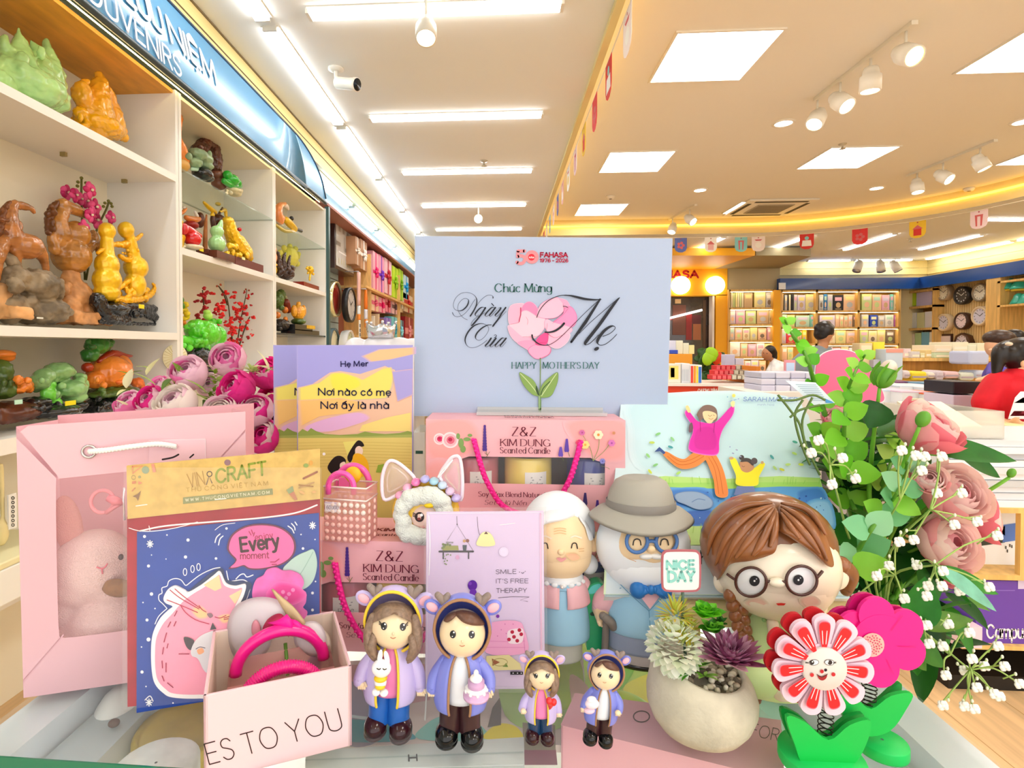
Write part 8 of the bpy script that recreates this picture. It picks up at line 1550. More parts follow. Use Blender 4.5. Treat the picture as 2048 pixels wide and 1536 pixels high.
# ---------------------------------------------------------------- grandmother and grandfather banks
m_sk = mat('F9DAAE', .45, sss=.08); m_wh = mat('EEF2F7', .45); m_lb = mat('9FD0EC', .45); m_pk2 = mat('F4BEC6', .45); m_gy = mat('BDBDB4', .5)
f = Fg(1122,1180,.506); t = thing('grandmother_bank', 'old lady figurine with white hair, pink jacket and blue dress beside the lilac card', 'figurine', onz(1120,1328, ZG))
m = MB(); f.body(m, [(1120,1309,44,36),(1120,1290,44,36),(1120,1265,46,38)], m_gy); m.build('legs', t)
m = MB(); f.body(m, [(1122,1272,54,40),(1122,1264,58,42),(1122,1230,57,42),(1122,1190,50,40),(1122,1150,44,34)], m_lb); m.build('dress', t)
m = MB(); f.body(m, [(1122,1200,57,43),(1122,1194,59,44),(1122,1175,55,43),(1122,1158,48,38),(1122,1142,34,30)], m_pk2,-pi/2+.14,1.5*pi-.14); f.t(m, [(1165,1165,14),(1180,1190,15,2),(1182,1206,13,4)], m_pk2); f.t(m, [(1078,1165,14),(1064,1190,15,2),(1062,1206,13,4)], m_pk2); o = m.build('jacket', t); q = o.modifiers.new('thickness', 'SOLIDIFY'); q.thickness = .0012
m = MB(); f.e(m, 1124,1175,3,3,3, mat('F4E4E0', .2,.4),-47); m.build('button', t)
m = MB(); f.body(m, [(1122,1166,45,39),(1122,1152,44,38),(1122,1142,36,32)], m_lb); m.build('collar_band', t)
m = MB(); f.body(m, [(1122,1154,44,40),(1122,1146,42,38),(1122,1138,34,32)], m_wh)
for i in range(7): a = -pi/2+(i-3)*.38; m.ell(f.p(1122,1155)+V((43*f.s*cos(a),39*f.s*sin(a),0)),(7*f.s, 4*f.s, 5*f.s), m_wh, None, 10,6)
m.build('lace_collar', t)
m = MB(); Hd = f.e(m, 1118,1088,66,68,48, m_sk, -4); f.e(m, 1120,1108,62,50,45, m_sk, -5); f.e(m, 1122,1104,7,6,6, m_sk, -51); f.e(m, 1187,1090,11,14,7, m_sk, 4); m.build('head', t)
m = MB(); f.e(m, 1116,1060,75,80,50, m_wh, 26); f.e(m, 1178,1128,18,20,18, m_wh, 18); m.build('hair', t)
m = MB(); m.patch(Hd.m(.0012),[(1050,1070),(1052,1035),(1075,1008),(1115,1000),(1160,1012),(1158,1026),(1130,1040),(1095,1048),(1070,1060),(1056,1090)], m_wh, True, 5,.004); m.patch(Hd.m(.0012),[(1155,1024),(1168,1020),(1182,1045),(1188,1075),(1178,1080),(1170,1055),(1160,1040)], m_wh, True, 4,.003); m.build('front_hair', t)
m = MB(); k = Ink(Hd, m, .0006)
for x in (1090,1149): k.line([(x-6,1096),(x-4,1088),(x, 1086),(x+4,1088),(x+6,1097)],2.2, '1E1614')
m.build('eyes', t)
m = MB(); k = Ink(Hd, m, .0006); k.line([(1142,1075),(1150,1072),(1163,1076)],3, 'F6E6D0').line([(1088,1072),(1094,1073),(1102,1077)],3, 'F6E6D0'); 
for y in (1058,1063,1068): k.line([(1108, y),(1120, y-2),(1132, y)],1.2, 'DDAE78')
for y in (1098,1103): k.line([(1158, y),(1168, y-1)],1.2, 'DDAE78', False)
k.fill([(1113,1117),(1120,1115),(1124,1117),(1130,1115),(1132,1118),(1122,1124)], 'E8A0A0', True).soft([(1135,1110),(1150,1108),(1158,1116),(1145,1120)], 'F6C09C', 'F3CFA0', .3,2); m.build('painted_features', t)
f = Fg(1285,1180,.500); t = thing('grandfather_bank', 'old man figurine with grey hat, white beard, blue bow tie and cane', 'figurine', onz(1285,1340, ZG))
m = MB(); f.body(m, [(1290,1316.5,74,48),(1290,1306,76,50)], m_ink); m.build('base', t)
m = MB(); f.body(m, [(1290,1307,74,50),(1290,1296,76,51),(1290,1280,72,49)], mat('B3ADA8', .5)); m.build('shoes', t)
m = MB(); f.body(m, [(1290,1288,77,51),(1290,1260,80,53),(1290,1230,80,52)], mat('93A2BC', .5)); m.build('trousers', t)
m = MB(); f.body(m, [(1292,1252,82,55),(1292,1242,84,57),(1292,1215,82,56),(1290,1180,68,50),(1288,1155,52,42)], m_lb); Vs = El(f.p(1290,1215),(83*f.s, 59*f.s, 95*f.s)); m.build('vest', t)
m = MB(); m.patch(Vs.m(.0012),[(1262,1165),(1300,1162),(1330,1168),(1318,1195),(1300,1218),(1282,1195)], m_pk2, False, 4); m.build('shirt_front', t)
m = MB(); k = Ink(Vs, m, .0016)
for P in ([(1240,1168),(1262,1190),(1298,1222)],[(1345,1180),(1320,1200),(1298,1222)],[(1298,1222),(1300,1250),(1300,1272)],[(1215,1168),(1232,1178),(1242,1176)]): k.line(P, 1.5, '5E96B8')
for y in (1238,1256,1272): k.disc(1303, y, 4.5, 'A9D3EA')
m.build('vest_seams', t)
for sg, P in ((-1,[(1238,1172,20),(1212,1196,24),(1204,1216,21)]),(1,[(1340,1172,20),(1366,1196,22),(1374,1220,20)])):
    m = MB(); f.t(m, P, m_pk2); a = m.build('sleeve', t)
    m = MB(); x = P[-1][0]; f.t(m, [(x, 1222,18,-6),(x+2,1235,15,-12),(x+8,1244,10,-18)], m_sk)
    for q in range(4): f.t(m, [(x-6+5*q, 1240,5.5,-20+3*q),(x-4+5*q, 1250-abs(q-1)*2,4.6,-26+3*q)], m_sk)
    m.build('hand', a)
m = MB(); mcane = mat('7E766E', .5); f.t(m, [(1206,1232,8,-30),(1222,1245,9,-34),(1226,1254,8,-32)], mcane); f.t(m, [(1212,1240,7,-26),(1210,1290,7,-22),(1208,1322,7,-20)], mcane); m.build('cane', t)
m = MB(); Hd = f.e(m, 1285,1090,92,88,66, m_wh, 0); f.e(m, 1288,1125,78,56,60, m_wh, -6); f.t(m, [(1300,1150,40,-14),(1300,1163,28,-18)], m_wh); m.build('hair_and_beard', t)
m = MB(); m.patch(Hd.m(.0008),[(1238,1085),(1246,1060),(1268,1050),(1300,1054),(1335,1050),(1352,1062),(1358,1090),(1350,1112),(1330,1122),(1305,1126),(1285,1120),(1256,1118),(1242,1106)], m_sk, True, 5,.002); m.build('face', t)
for x in (1202,1368): m = MB(); f.e(m, x, 1082,13,18,9, m_sk, 10); m.build('ear', t)
m = MB(); f.e(m, 1302,1098,9,8,8, m_sk, -70); m.build('nose', t)
m = MB(); f.e(m, 1293,1112,13,6,7, mat('F2F2F0', .4),-68,.1); f.e(m, 1312,1112,13,6,7, mat('F2F2F0', .4),-68,-.1); m.build('moustache', t)
m = MB(); k = Ink(Hd, m, .0032)
for x in (1274,1329): k.line([(x-8,1090),(x-6,1081),(x, 1078),(x+6,1081),(x+8,1090)],2.4, '231A16')
for y in (1056,1060,1064): k.line([(1292, y),(1304, y+1),(1316, y)],1.1, 'D9A870')
k.line([(1258,1118),(1272,1123)],1.2, 'D9A870', False); m.build('painted_features', t)
m = MB(); mg = mat('4F7AB8', .35); G = Hd.m(.0045)
for x in (1274,1333): m.tube([G(x+21*cos(i*pi/14),1083+22*sin(i*pi/14)) for i in range(28)],3.6*f.s, mg, 8, loop=True)
m.tube([G(1295,1084), G(1303,1082), G(1312,1084)],3.4*f.s, mg, 8,3); m.build('spectacles', t)
m = MB(); mbt = mat('2272BE', .4); f.e(m, 1302,1180,7,9,7, mbt, -66)
for sg in (-1,1): f.t(m, [(1302+sg*6,1180,7,-64),(1302+sg*18,1179,13,-62),(1302+sg*26,1180,16,-58)], mbt, flat=.5)
m.build('bow_tie', t)
mhat = mat('A9A59A', .55); c = f.p(1281,1024,-2); u = f.s
R_ = []
for rr, z in ((60,2),(80,-2),(98,-12),(102,-16),(98,-10),(80,6),(64,12)): R_.append([c+V((rr*u*cos(i*pi/18), rr*.78*u*sin(i*pi/18),(z+7*cos(i*pi/9)*(rr/100)**2)*u)) for i in range(36)])
m = MB(); m.loft(R_, mhat, cap0=False, cap1=False); m.build('hat_brim', t)
m = MB(); m.loft([[c+V((rx*u*cos(i*pi/18), rx*.8*u*sin(i*pi/18), z*u)) for i in range(36)] for rx, z in ((67,4),(66,20),(60,44),(50,62),(36,70),(16,67),(2,65))], mhat, cap0=False); m.build('hat_crown', t)
m = MB(); m.loft([[c+V((rx*u*cos(i*pi/18), rx*.8*u*sin(i*pi/18), z*u)) for i in range(36)] for rx, z in ((68,9),(68.6,12),(67.6,24),(66,25))], mat('85807A', .5), cap0=False, cap1=False); m.build('hat_band', t)
# ---------------------------------------------------------------- girl with braids and round glasses
f = Fg(1545,1250,.46); t = thing('girl_with_glasses_figurine', 'big headed girl figurine with brown braids, round glasses and a pale green dress', 'figurine', onz(1550,1410, ZG))
m_gs = mat('FBEDD6', .3, coat=.3, sss=.1); m_gh = mat('8E5730', .3, coat=.4, noise=(60,.22,(1,1,.15))); m_gd = mat('D8F2AA', .4)
m = MB(); f.body(m, [(1545,1371,82,60),(1545,1360,90,64),(1545,1332,84,58),(1540,1290,58,46),(1538,1255,44,36),(1540,1228,26,24)], m_gd); f.e(m, 1512,1358,42,34,34, m_gd, -46); f.e(m, 1590,1362,46,32,34, m_gd, -40); f.t(m, [(1500,1275,26),(1478,1310,26,-10),(1495,1345,20,-30)], m_gd); m.build('dress', t, voxel=.0016, smoothit=3)
m = MB(); f.e(m, 1528,1240,4,4,4, mat('8FBE78', .3),-42); m.build('button', t)
m = MB(); f.t(m, [(1560,1320,15,-40),(1550,1275,12,-46),(1545,1245,11,-48)], m_gs); f.t(m, [(1640,1310,18,-30),(1640,1265,16,-38),(1622,1240,17,-44)], m_gs)
for q in range(4): f.t(m, [(1618+7*q, 1240,7,-50+4*q),(1632+6*q, 1218-3*q, 6.5,-56+6*q),(1640+4*q, 1204-4*q, 5.5,-54+8*q)], m_gs)
f.t(m, [(1608,1244,7,-48),(1600,1232,6,-52)], m_gs); f.t(m, [(1560,1378,22,-52),(1620,1376,22,-44)], m_gs); m.build('arms', t, voxel=.0012, smoothit=2)
m = MB(); Hd = f.e(m, 1552,1130,118,100,88, m_gs, -10); f.e(m, 1552,1155,108,78,84, m_gs, -12); f.e(m, 1555,1165,15,9,9, m_gs, -98); f.e(m, 1452,1160,24,28,12, m_gs, -4,-.3); f.e(m, 1672,1150,24,30,12, m_gs, 2,.3); m.build('head', t)
m = MB(); Hc = f.e(m, 1535,1092,130,108,96, m_gh, 14)
m.build('hair', t)
Hb = El(f.p(1548,1108,-6),(126*f.s, 100*f.s, 112*f.s)); M1 = Hb.m(.001)
m = MB(); m.patch(M1,[(1557,1060),(1552,1100),(1535,1112),(1500,1122),(1462,1128),(1445,1150),(1430,1160),(1412,1130),(1405,1090),(1420,1050),(1455,1018),(1500,1000),(1548,1005)], m_gh, True, 6,.004)
m.patch(M1,[(1557,1060),(1558,1040),(1560,1008),(1600,1012),(1640,1048),(1660,1095),(1668,1130),(1655,1132),(1630,1110),(1600,1088),(1575,1072)], m_gh, True, 6,.004)
for P in ([(1548,1010),(1500,1030),(1455,1075),(1430,1130)],[(1548,1012),(1510,1040),(1470,1085),(1448,1135)],[(1550,1014),(1525,1045),(1495,1085),(1470,1118)],[(1552,1018),(1540,1050),(1520,1090),(1505,1112)],[(1554,1022),(1550,1060),(1540,1095)],[(1562,1012),(1600,1035),(1635,1080),(1655,1122)],[(1562,1018),(1590,1045),(1620,1080),(1640,1108)],[(1562,1025),(1580,1052),(1600,1078)],[(1545,1006),(1480,1015),(1430,1060),(1414,1110)],[(1562,1006),(1615,1020),(1652,1070)]): m.tube([Hb.m(.0042)(*p) for p in P],[.0012,.0026,.0028,.001][:len(P)] if len(P) == 4 else [.001,.0025,.001], m_gh, 7,5)
m.build('fringe', t)
m = MB()
for i in range(9):
    y = 1190+i*20; x = 1470+i*4.6; w = 17-i*.6
    for sg in (-1,1): f.e(m, x+sg*w*.5, y+(8 if sg > 0 else 0), w*.75,15, w*.7, m_gh, -34, sg*.6)
f.t(m, [(1505,1365,12,-36),(1512,1385,14,-36),(1514,1400,8,-36)], m_gh); m.build('braid', t)
m = MB(); f.t(m, [(1682,1130,18,6),(1700,1150,16,12),(1692,1180,12,14)], m_gh); m.build('side_hair', t)
for x, y, px_, py_ in ((1502,1164,1509,1162),(1603,1161,1597,1160)):
    m = MB(); m.disc(Hd.m(.0012), x, y, 27, mat('F4F4F6', .15, coat=.5),27,0,28, True); k = Ink(Hd, m, .0022); k.disc(px_, py_, 10.5, '1A1A20').disc(px_, py_, 3, '3C3C44').disc(px_, py_, 1.8, 'FFFFFF').disc(px_+4, py_-4,1.4, 'B8B8C0'); m.build('eye', t)
G = Hd.m(.0035); m = MB(); mg = mat('4E2A22', .3, coat=.3)
for x, y in ((1502,1164),(1603,1161)): m.tube([G(x+31*cos(i*pi/16), y+29*sin(i*pi/16)) for i in range(32)],2.6*f.s, mg, 8, loop=True)
m.tube([G(1533,1164), G(1552,1161), G(1573,1165)],2.4*f.s, mg, 8,4); m.tube([G(1471,1160), G(1462,1154), G(1454,1148)],2.6*f.s, mg, 8,3); m.tube([G(1633,1156), G(1640,1148), G(1645,1142)],2.8*f.s, mg, 8,3); m.build('spectacles', t)
m = MB(); k = Ink(Hd, m, .0012); k.soft([(1495,1205),(1515,1198),(1530,1208),(1512,1216)], 'F9D2BE', 'FBEDD6', .5,4).soft([(1605,1200),(1625,1195),(1635,1206),(1615,1212)], 'F9D2BE', 'FBEDD6', .5,4); m.build('cheeks', t)
m = MB(); k = Ink(El(f.p(1552,1155,-12),(108*f.s, 84*f.s, 78*f.s)), m, .0012); k.fill([(1552,1207),(1562,1206),(1572,1207),(1568,1211),(1556,1211)], 'E0302A'); m.build('mouth', t)
# ---------------------------------------------------------------- concrete pot of artificial succulents
Yp = .41; f = Fg(1400,1380, Yp); t = thing('succulent_pot', 'grey concrete pot of artificial succulents in front of the old man', 'potted plant', V((at(1400,1480, Yp).x, Yp, ZG)))
c = V((at(1402,1400, Yp).x, Yp, ZG)); u = f.s
hP = at(1402,1345, Yp).z-ZG+.006
prof = [(62,0),(78,.06),(94,.22),(104,.42),(105,.58),(98,.78),(88,.92),(82,1.0),(76,1.01),(72,.97),(76,.85),(80,.7),(2,.68)]
m = MB(); m.loft([[c+V((r_*u*cos(i*pi/20), r_*u*.92*sin(i*pi/20), z*hP+(.016*cos(i*pi/20-2.2)+.004)*max(0, z-.55)*1.2)) for i in range(40)] for r_, z in prof], mat('C9C2AE', .8, noise=(45,.12), bump=(160,.5)), cap1=True); m.build('pot', t)
R = random.Random(4); m = MB()
for i in range(110): a, q = R.uniform(0,6.28), sqrt(R.random())*72*u; m.ell(c+V((q*cos(a), q*.9*sin(a), hP*.80+R.uniform(0,.004))),(R.uniform(.0018,.0034), R.uniform(.0018,.003),.002), mat(('D8CFB4', 'A89C84', 'EDE6D2', '6A6050')[i % 4],.7), Matrix.Rotation(a, 3, 'X'),7,5)
o = m.build('gravel', t); o['kind'] = 'stuff'
def leafblade(mb, p, d, L, w, m_, up=V((0,0,1)), curl=.3, nu=4, nv=6, cup=.25):
    d = V(d).normalized(); sd = d.cross(up); sd = sd.normalized() if sd.length > 1e-4 else V((1,0,0)); nr = sd.cross(d)
    def g(a, b):
        x = (a-.5)*2; ww = w*sin(pi*min(1, b**.75*.98+.02))**.8*.5
        return V(p)+d*(L*b)+sd*(x*ww)+nr*(cup*ww*x*x-curl*L*b*b)
    mb.grid(g, nu, nv, tl(m_))
def rosette(px, py, d, R_, n, m_, name, L0=.5, wide=.5, up=1.0, lab=None):
    m = MB(); cc = f.p(px, py, d)
    for i in range(n):
        a = i*2.4; q = i/n; el = .15+1.25*(1-q); dr = V((cos(a)*cos(el), sin(a)*cos(el)-.25, sin(el)*up)); leafblade(m, cc-V((0,0,.001)), dr, R_*u*(L0+(1-L0)*q), R_*u*wide*(.5+.5*q), m_ if not isinstance(m_, tuple) else m_[i % len(m_)], curl=-.15, cup=.5)
    m.build(name, t)
def pompon(px, py, d, R_, n, ms, name, sz=.15, sp=1):
    m = MB(); cc = f.p(px, py, d)
    for i in range(n):
        z = 1-2*(i+.5)/n; a = i*2.4; r_ = sqrt(1-z*z); dr = V((r_*cos(a), r_*sin(a), z)); leafblade(m, cc+dr*R_*u*(.35 if sp else .7), dr+V((R.uniform(-.3,.3), R.uniform(-.3,.3),.2)), R_*u*(.75 if sp else .35), R_*u*sz*2, ms[i % len(ms)], curl=.1)
    m.build(name, t)
pompon(1348,1294,-30,54,170,(mat('FAFCF4', .6), mat('F0F7E8', .6), mat('E4F0D8', .6)), 'white_hydrangea', .17,0)
pompon(1352,1232,-2,40,130,(mat('DDE07A', .5), mat('C8D85A', .5), mat('E8C860', .5)), 'yellow_spiky_succulent', .06)
pompon(1375,1262,-8,30,90,(mat('E2D24E', .5), mat('CFE07A', .5)), 'yellow_sedum', .07)
rosette(1412,1232,-10,42,22,(mat('7ADB2E', .3, coat=.3), mat('58B824', .3)), 'green_succulent', .4,.85); rosette(1425,1262,-20,34,18,(mat('8BE048', .3), mat('3E8A22', .3)), 'green_succulent', .4,.8); rosette(1440,1246,6,24,12, mat('2E6E22', .4), 'dark_green_succulent', .5,.6)
rosette(1458,1322,-40,80,96,(mat('A8628A', .4), mat('BE84A8', .4), mat('8E4A72', .4), mat('D0A0BC', .4)), 'purple_succulent', .35,.3)
m = MB()
for i in range(26): leafblade(m, f.p(1380,1345,-40),(R.uniform(-.9,.9), R.uniform(-.8,.1), R.uniform(.3,1.2)), R.uniform(24,50)*u, 9*u, mat(('4E9A2A', '7EC83A', '2E6A1E')[i % 3],.45), curl=.3)
for i in range(10): leafblade(m, f.p(1410,1352,-46),(R.uniform(-1,1), R.uniform(-.8,-.2), R.uniform(.1,.7)),26*u, 7*u, mat('A8D86A', .5), curl=.2)
m.build('fern_leaves', t)
m = MB(); m.tube([f.p(1365,1180,4), f.p(1366,1240,4), f.p(1372,1330,2)],.0011, mat('4E6A5A', .4),6); m.build('sign_stick', t)
m = MB(); SS = Pl(f.p(1362,1140,0),(0.05,-1,0)); rr = lambda x0, y0, x1, y1, r_: catmull([(x0+r_, y0),(x1-r_, y0),(x1-r_*.25, y0+r_*.25),(x1, y0+r_),(x1, y1-r_),(x1-r_*.25, y1-r_*.25),(x1-r_, y1),(x0+r_, y1),(x0+r_*.25, y1-r_*.25),(x0, y1-r_),(x0, y0+r_),(x0+r_*.25, y0+r_*.25)], True, 3)
m.prism([SS.m(0)(x, y) for x, y in rr(1323,1100,1402,1184,16)],(0,.0012,0), mat('B0606A', .5)); k = Ink(SS, m, .0002); k.fill(rr(1327,1104,1398,1180,13), 'F3ECEA').text('NICE', (1334,1139),(1388,1138),17, '8CCFC8', w=.33, gap=.26).text('DAY', (1337,1163),(1389,1162),19, '8CCFC8', w=.32, gap=.2); m.build('sign_board', t)
# ---------------------------------------------------------------- wooden spring flowers
def spring_flower(name, label, Y, stem, leaves, base, build_head):
    f = Fg(stem[0][0],1400, Y); t = thing(name, label, 'ornament', V((at(base[0], base[1], Y).x, Y, ZG))); g1, g2 = mat('12B84A', .45), mat('17D062', .45)
    m = MB(); cb = V((at(base[0], base[1], Y).x, Y+.004, ZG)); rb = base[2]*pxs(cb); m.lathe(cb, [(rb, 0),(rb*1.02,.001),(rb*1.02,.007),(rb, .008),(.001,.008)], g2,32); m.build('base', t)
    for dy, P, mm in leaves: m = MB(); m.prism([at(x, y, Y+dy) for x, y in catmull(P, True, 4)],(0,.003,0), mm); m.build('leaf', t)
    m = MB(); a, b = at(*stem[0], Y+.003), at(*stem[1], Y+.003); n_ = 90; m.tube([a.lerp(b, i/n_)+V((.0045*cos(i*.5),.0045*sin(i*.5),0)) for i in range(n_+1)],.0004, mat('1E1A1A', .3,.7),5); m.build('spring', t)
    build_head(f, t); return t
G1, G2 = mat('0A9A3C', .45), mat('12C24E', .45)
def head_smile(f, t):
    Y = .369
    def petals(cx, cy_, r0, r1, w, rot, n_=11, sc=1):
        for i in range(n_):
            a = rot+2*pi*i/n_; ux, uy = cos(a), sin(a); yield a, [(cx+ux*r*sc-uy*q, cy_+uy*r*sc+ux*q) for r, q in ((r0,-w*.35),(r0+(r1-r0)*.5,-w*.9),(r1-w*.5,-w),(r1,0),(r1-w*.5, w),(r0+(r1-r0)*.5, w*.9),(r0, w*.35))]
    rot = -pi/2+.02
    m = MB(); mr = mat('C01420', .45)
    for a, P in petals(1628,1314,30,98,20, rot): m.prism([at(x, y, Y+.008) for x, y in catmull(P, True, 4)],(0,.003,0), mr)
    m.prism([at(1630+45*cos(i*.314),1318+45*sin(i*.314), Y+.0082) for i in range(20)],(0,.0026,0), mr); m.build('back_petals', t)
    m = MB(); mp = mat('F6D3E4', .45); S_ = Pl((0, Y, 1),(0,-1,0)); k = Ink(S_, m, .0008,3e-5)
    for a, P in petals(1648,1332,34,102,20, rot): m.prism([at(x, y, Y+.0004*(int(a*7) % 3)) for x, y in catmull(P, True, 4)],(0,.003,0), mp)
    m.prism([at(1648+46*cos(i*.314),1332+46*sin(i*.314), Y+.0002) for i in range(20)],(0,.0026,0), mp); o = m.build('front_petals', t); m = MB(); k.mb = m
    for a, P in petals(1648,1332,36,87,10, rot):
        k.soft(P, 'EE1A22', 'F58AA8', .12,3); ux, uy = cos(a), sin(a)
        for q in (-3,3): k.line([(1648+ux*44-uy*q, 1332+uy*44+ux*q),(1648+ux*70-uy*q*1.6,1332+uy*70+ux*q*1.6)],1.6, 'FBE8F0', False)
    m.build('petal_paint', t)
    m = MB(); cf = at(1646,1335, Y); m.lathe(cf+V((0,.001,0)),[(42*f.s, 0),(42*f.s, .003),(40*f.s, .0038),(.001,.0038)], mat('E6DCD8', .5),32,(0,-1,0)); o = m.build('face', t)
    m = MB(); k = Ink(Pl(cf-V((0,.0028,0)),(0,-1,0)), m, .0003)
    for x, sg in ((1626,-1),(1657,1)): k.disc(x+2,1325,10, '1A1416', 6,.1*sg).disc(x+2,1325,9, 'FFFFFF', 5,.1*sg).disc(x-2 if sg < 0 else x+3,1325,4.6, '2A1E22').disc(x-1,1323.5,1.5, 'FFFFFF'); [k.line([(x+sg*9,1326),(x+sg*15,1324+2*q)],1.3, '1A1416', False) for q in range(2)]
    k.disc(1644,1343,3.8, 'C0182A').disc(1624,1350,4, 'C8242E').disc(1667,1349,4, 'C8242E').fill([(1635,1350),(1644,1353),(1654,1349),(1652,1357),(1645,1361),(1638,1358)], 'A01824', True).line([(1634,1349),(1644,1354),(1655,1348)],1.3, '2A1416'); m.build('painted_face', o)
spring_flower('smiling_flower', 'red and white wooden flower with a smiling face on a spring and green base', .377,((1653,1400),(1650,1475)),[(.006,[(1563,1418),(1600,1432),(1645,1470),(1690,1438),(1726,1428),(1722,1450),(1690,1490),(1650,1510),(1605,1500),(1575,1465)], G1),(-.004,[(1574,1434),(1610,1444),(1657,1480),(1700,1450),(1742,1442),(1732,1490),(1706,1530),(1660,1552),(1610,1535),(1590,1490)], G2)],(1650,1520,76), head_smile)
def head_pink(f, t):
    Y = .385; mm, m2 = mat('F0148E', .4), mat('C80E6E', .4); S_ = Pl((0, Y, 1),(0,-1,0))
    for dx, dy, dz, c_, nm in ((-22,-8,.007, m2, 'back_petals'),(0,0,0, mm, 'front_petals')):
        m = MB()
        for i in range(6):
            a = -pi/2-.15+i*2*pi/6+(.12 if i % 2 else 0); x, y = 1762+dx+58*cos(a),1285+dy+55*sin(a); m.prism([at(x+36*cos(j*pi/12), y+36*sin(j*pi/12), Y+dz+.0003*i) for j in range(24)],(0,.0028,0), c_)
        m.prism([at(1762+dx+58*cos(j*pi/12),1285+dy+56*sin(j*pi/12), Y+dz-.0002) for j in range(24)],(0,.003,0), c_); m.build(nm, t)
    m = MB(); k = Ink(S_, m, .0008,3e-5)
    for i in range(5): a = -.9+i*1.05; k.line([(1762+34*cos(a),1288+34*sin(a)),(1762+70*cos(a),1285+68*sin(a))],1.2, 'D40C7C', False)
    k.disc(1745,1290,24, 'F9B8B0'); R_ = random.Random(6)
    for i in range(46): q = sqrt((i+.5)/46)*20; k.disc(1745+q*cos(i*2.4),1290+q*sin(i*2.4),1.4, 'C8245E')
    m.build('painted_centre', t)
spring_flower('magenta_flower', 'magenta wooden flower with a dotted pink centre on a spring behind the smiling flower', .393,((1740,1360),(1735,1415)),[(.006,[(1700,1392),(1740,1412),(1790,1372),(1804,1370),(1796,1400),(1760,1430),(1720,1440),(1696,1420)], G1),(-.003,[(1682,1390),(1712,1396),(1742,1418),(1782,1392),(1825,1388),(1812,1420),(1780,1462),(1730,1472),(1690,1440)], G2)],(1772,1486,44), head_pink)
# ================================================================ FLOWER BUNCHES
def bloom(mb, c, r, axis, mats, layers=4, per=5, open_=.25, flare=0, seed=0):
    """a many petalled bloom; axis points out of the open face"""
    R_ = random.Random(seed); q = V(axis).normalized().to_track_quat('Z', 'Y').to_matrix()
    for j in range(layers):
        f = (j+1)/layers; rj = r*(.28+.72*f); top = (.10+open_*f)*pi
        for i in range(per):
            a0 = 2*pi*(i+.5*(j % 2))/per+R_.uniform(-.15,.15); w = (1.25 if j else 1.9)*pi/per*1.15; jt = R_.uniform(-.06,.06); m_ = mats[(j+R_.randint(0,1)) % len(mats)]
            def g(a, b):
                x = (a-.5)*2; th = pi*.97-(pi*.97-top-jt)*b; az = a0+x*w*sin(pi*min(1,.12+b*.75))**.7
                rad = rj*(1+flare*f*max(0, b-.6)*1.6+.05*x*x)*(1-.05*b*abs(x)); z = rj*1.0*cos(th)
                return V(c)+q @ V((rad*sin(th)*cos(az), rad*sin(th)*sin(az), z-.04*r*x*x*b))
            mb.grid(g, 6,6, tl(m_))
mp1, mp2, mp3, mp4 = mat('FCD6E6', .6, noise=(40,.06)), mat('F985C2', .6, noise=(40,.12)), mat('F0359E', .6, noise=(40,.12)), mat('FDF3EC', .6)
Yq = .72; t = thing('peony_bouquet', 'bunch of pink and magenta artificial peonies behind the gift bag', 'artificial flowers', V((at(420,850, Yq).x, Yq+.03, ZG)))
R = random.Random(12)
for k_, (x, y, r_, ms, d) in enumerate(((375,745,38,(mp2, mp1, mp1),0),(455,718,36,(mp1, mp2, mp1),.03),(471,776,38,(mp1, mp3, mp3),-.03),(350,806,42,(mp4, mp1, mp4),-.05),(440,822,34,(mp4, mp1, mp4),-.06),(511,820,36,(mp3, mp4, mp1),-.04),(300,800,32,(mp3, mp1, mp3),-.02),(258,808,30,(mp1, mp2, mp1),0),(534,745,34,(mp1, mp3, mp3),.02),(540,795,30,(mp3, mp3, mp2),.03),(527,872,36,(mp4, mp3, mp3),-.05),(545,838,26,(mp3, mp2, mp3),0),(318,775,26,(mp1, mp1, mp2),.06),(420,770,26,(mp1, mp4, mp1),.05),(400,850,36,(mp2, mp1, mp3),-.02),(290,850,34,(mp1, mp2, mp1),.0),(490,880,34,(mp3, mp1, mp2),0))):
    c = at(x, y, Yq+d); m = MB(); ax = (R.uniform(-.4,.4),-.75, R.uniform(.3,.9)); bloom(m, c, r_*pxs(c), ax, ms, 5,5,.24,0, k_); m.build('peony', t)
m = MB()
for i in range(80):
    x, y = R.uniform(250,550), R.uniform(735,900); c = at(x, y, Yq+R.uniform(-.05,.06)); leafblade(m, c, (R.uniform(-1,1), R.uniform(-1,.2), R.uniform(-.2,1.2)), R.uniform(.014,.032), R.uniform(.007,.013), mat(('7FA23A', 'A9C46A', 'E9EDB4', '5E7E2E', 'F1EFC6')[i % 5],.5))
for x, y in ((430,755),(428,790),(420,800)):
    for i in range(14): leafblade(m, at(x, y-i*2.5+18, Yq-.02),(cos(i*2.4),-.4,.5),.010,.005, mat('8AA83A', .5))
for cx, cy_ in ((505,745),(345,775)):
    for i in range(20): leafblade(m, at(cx, cy_, Yq-.01),(cos(i*2.4),-.5,.2+i*.06),.016,.005, mat(('E3E9A8', 'C6D88A')[i % 2],.5))
m.build('leaves', t)
m = MB()
for i in range(9): x = 280+i*32; m.tube([at(x, 800, Yq), at(410+(x-410)*.5,900, Yq+.02), V((at(420,900, Yq).x+(x-410)*.0001, Yq+.03, ZG+.03))],.002, mat('5E7E2E', .5),5)
m.build('stems', t)
m = MB(); m.lathe(V((at(420,900, Yq).x, Yq+.03, ZG)),[(.03,0),(.04,.02),(.042,.06),(.034,.09),(.036,.095)], mat('E8E2D8', .4),24); m.build('vase', t)
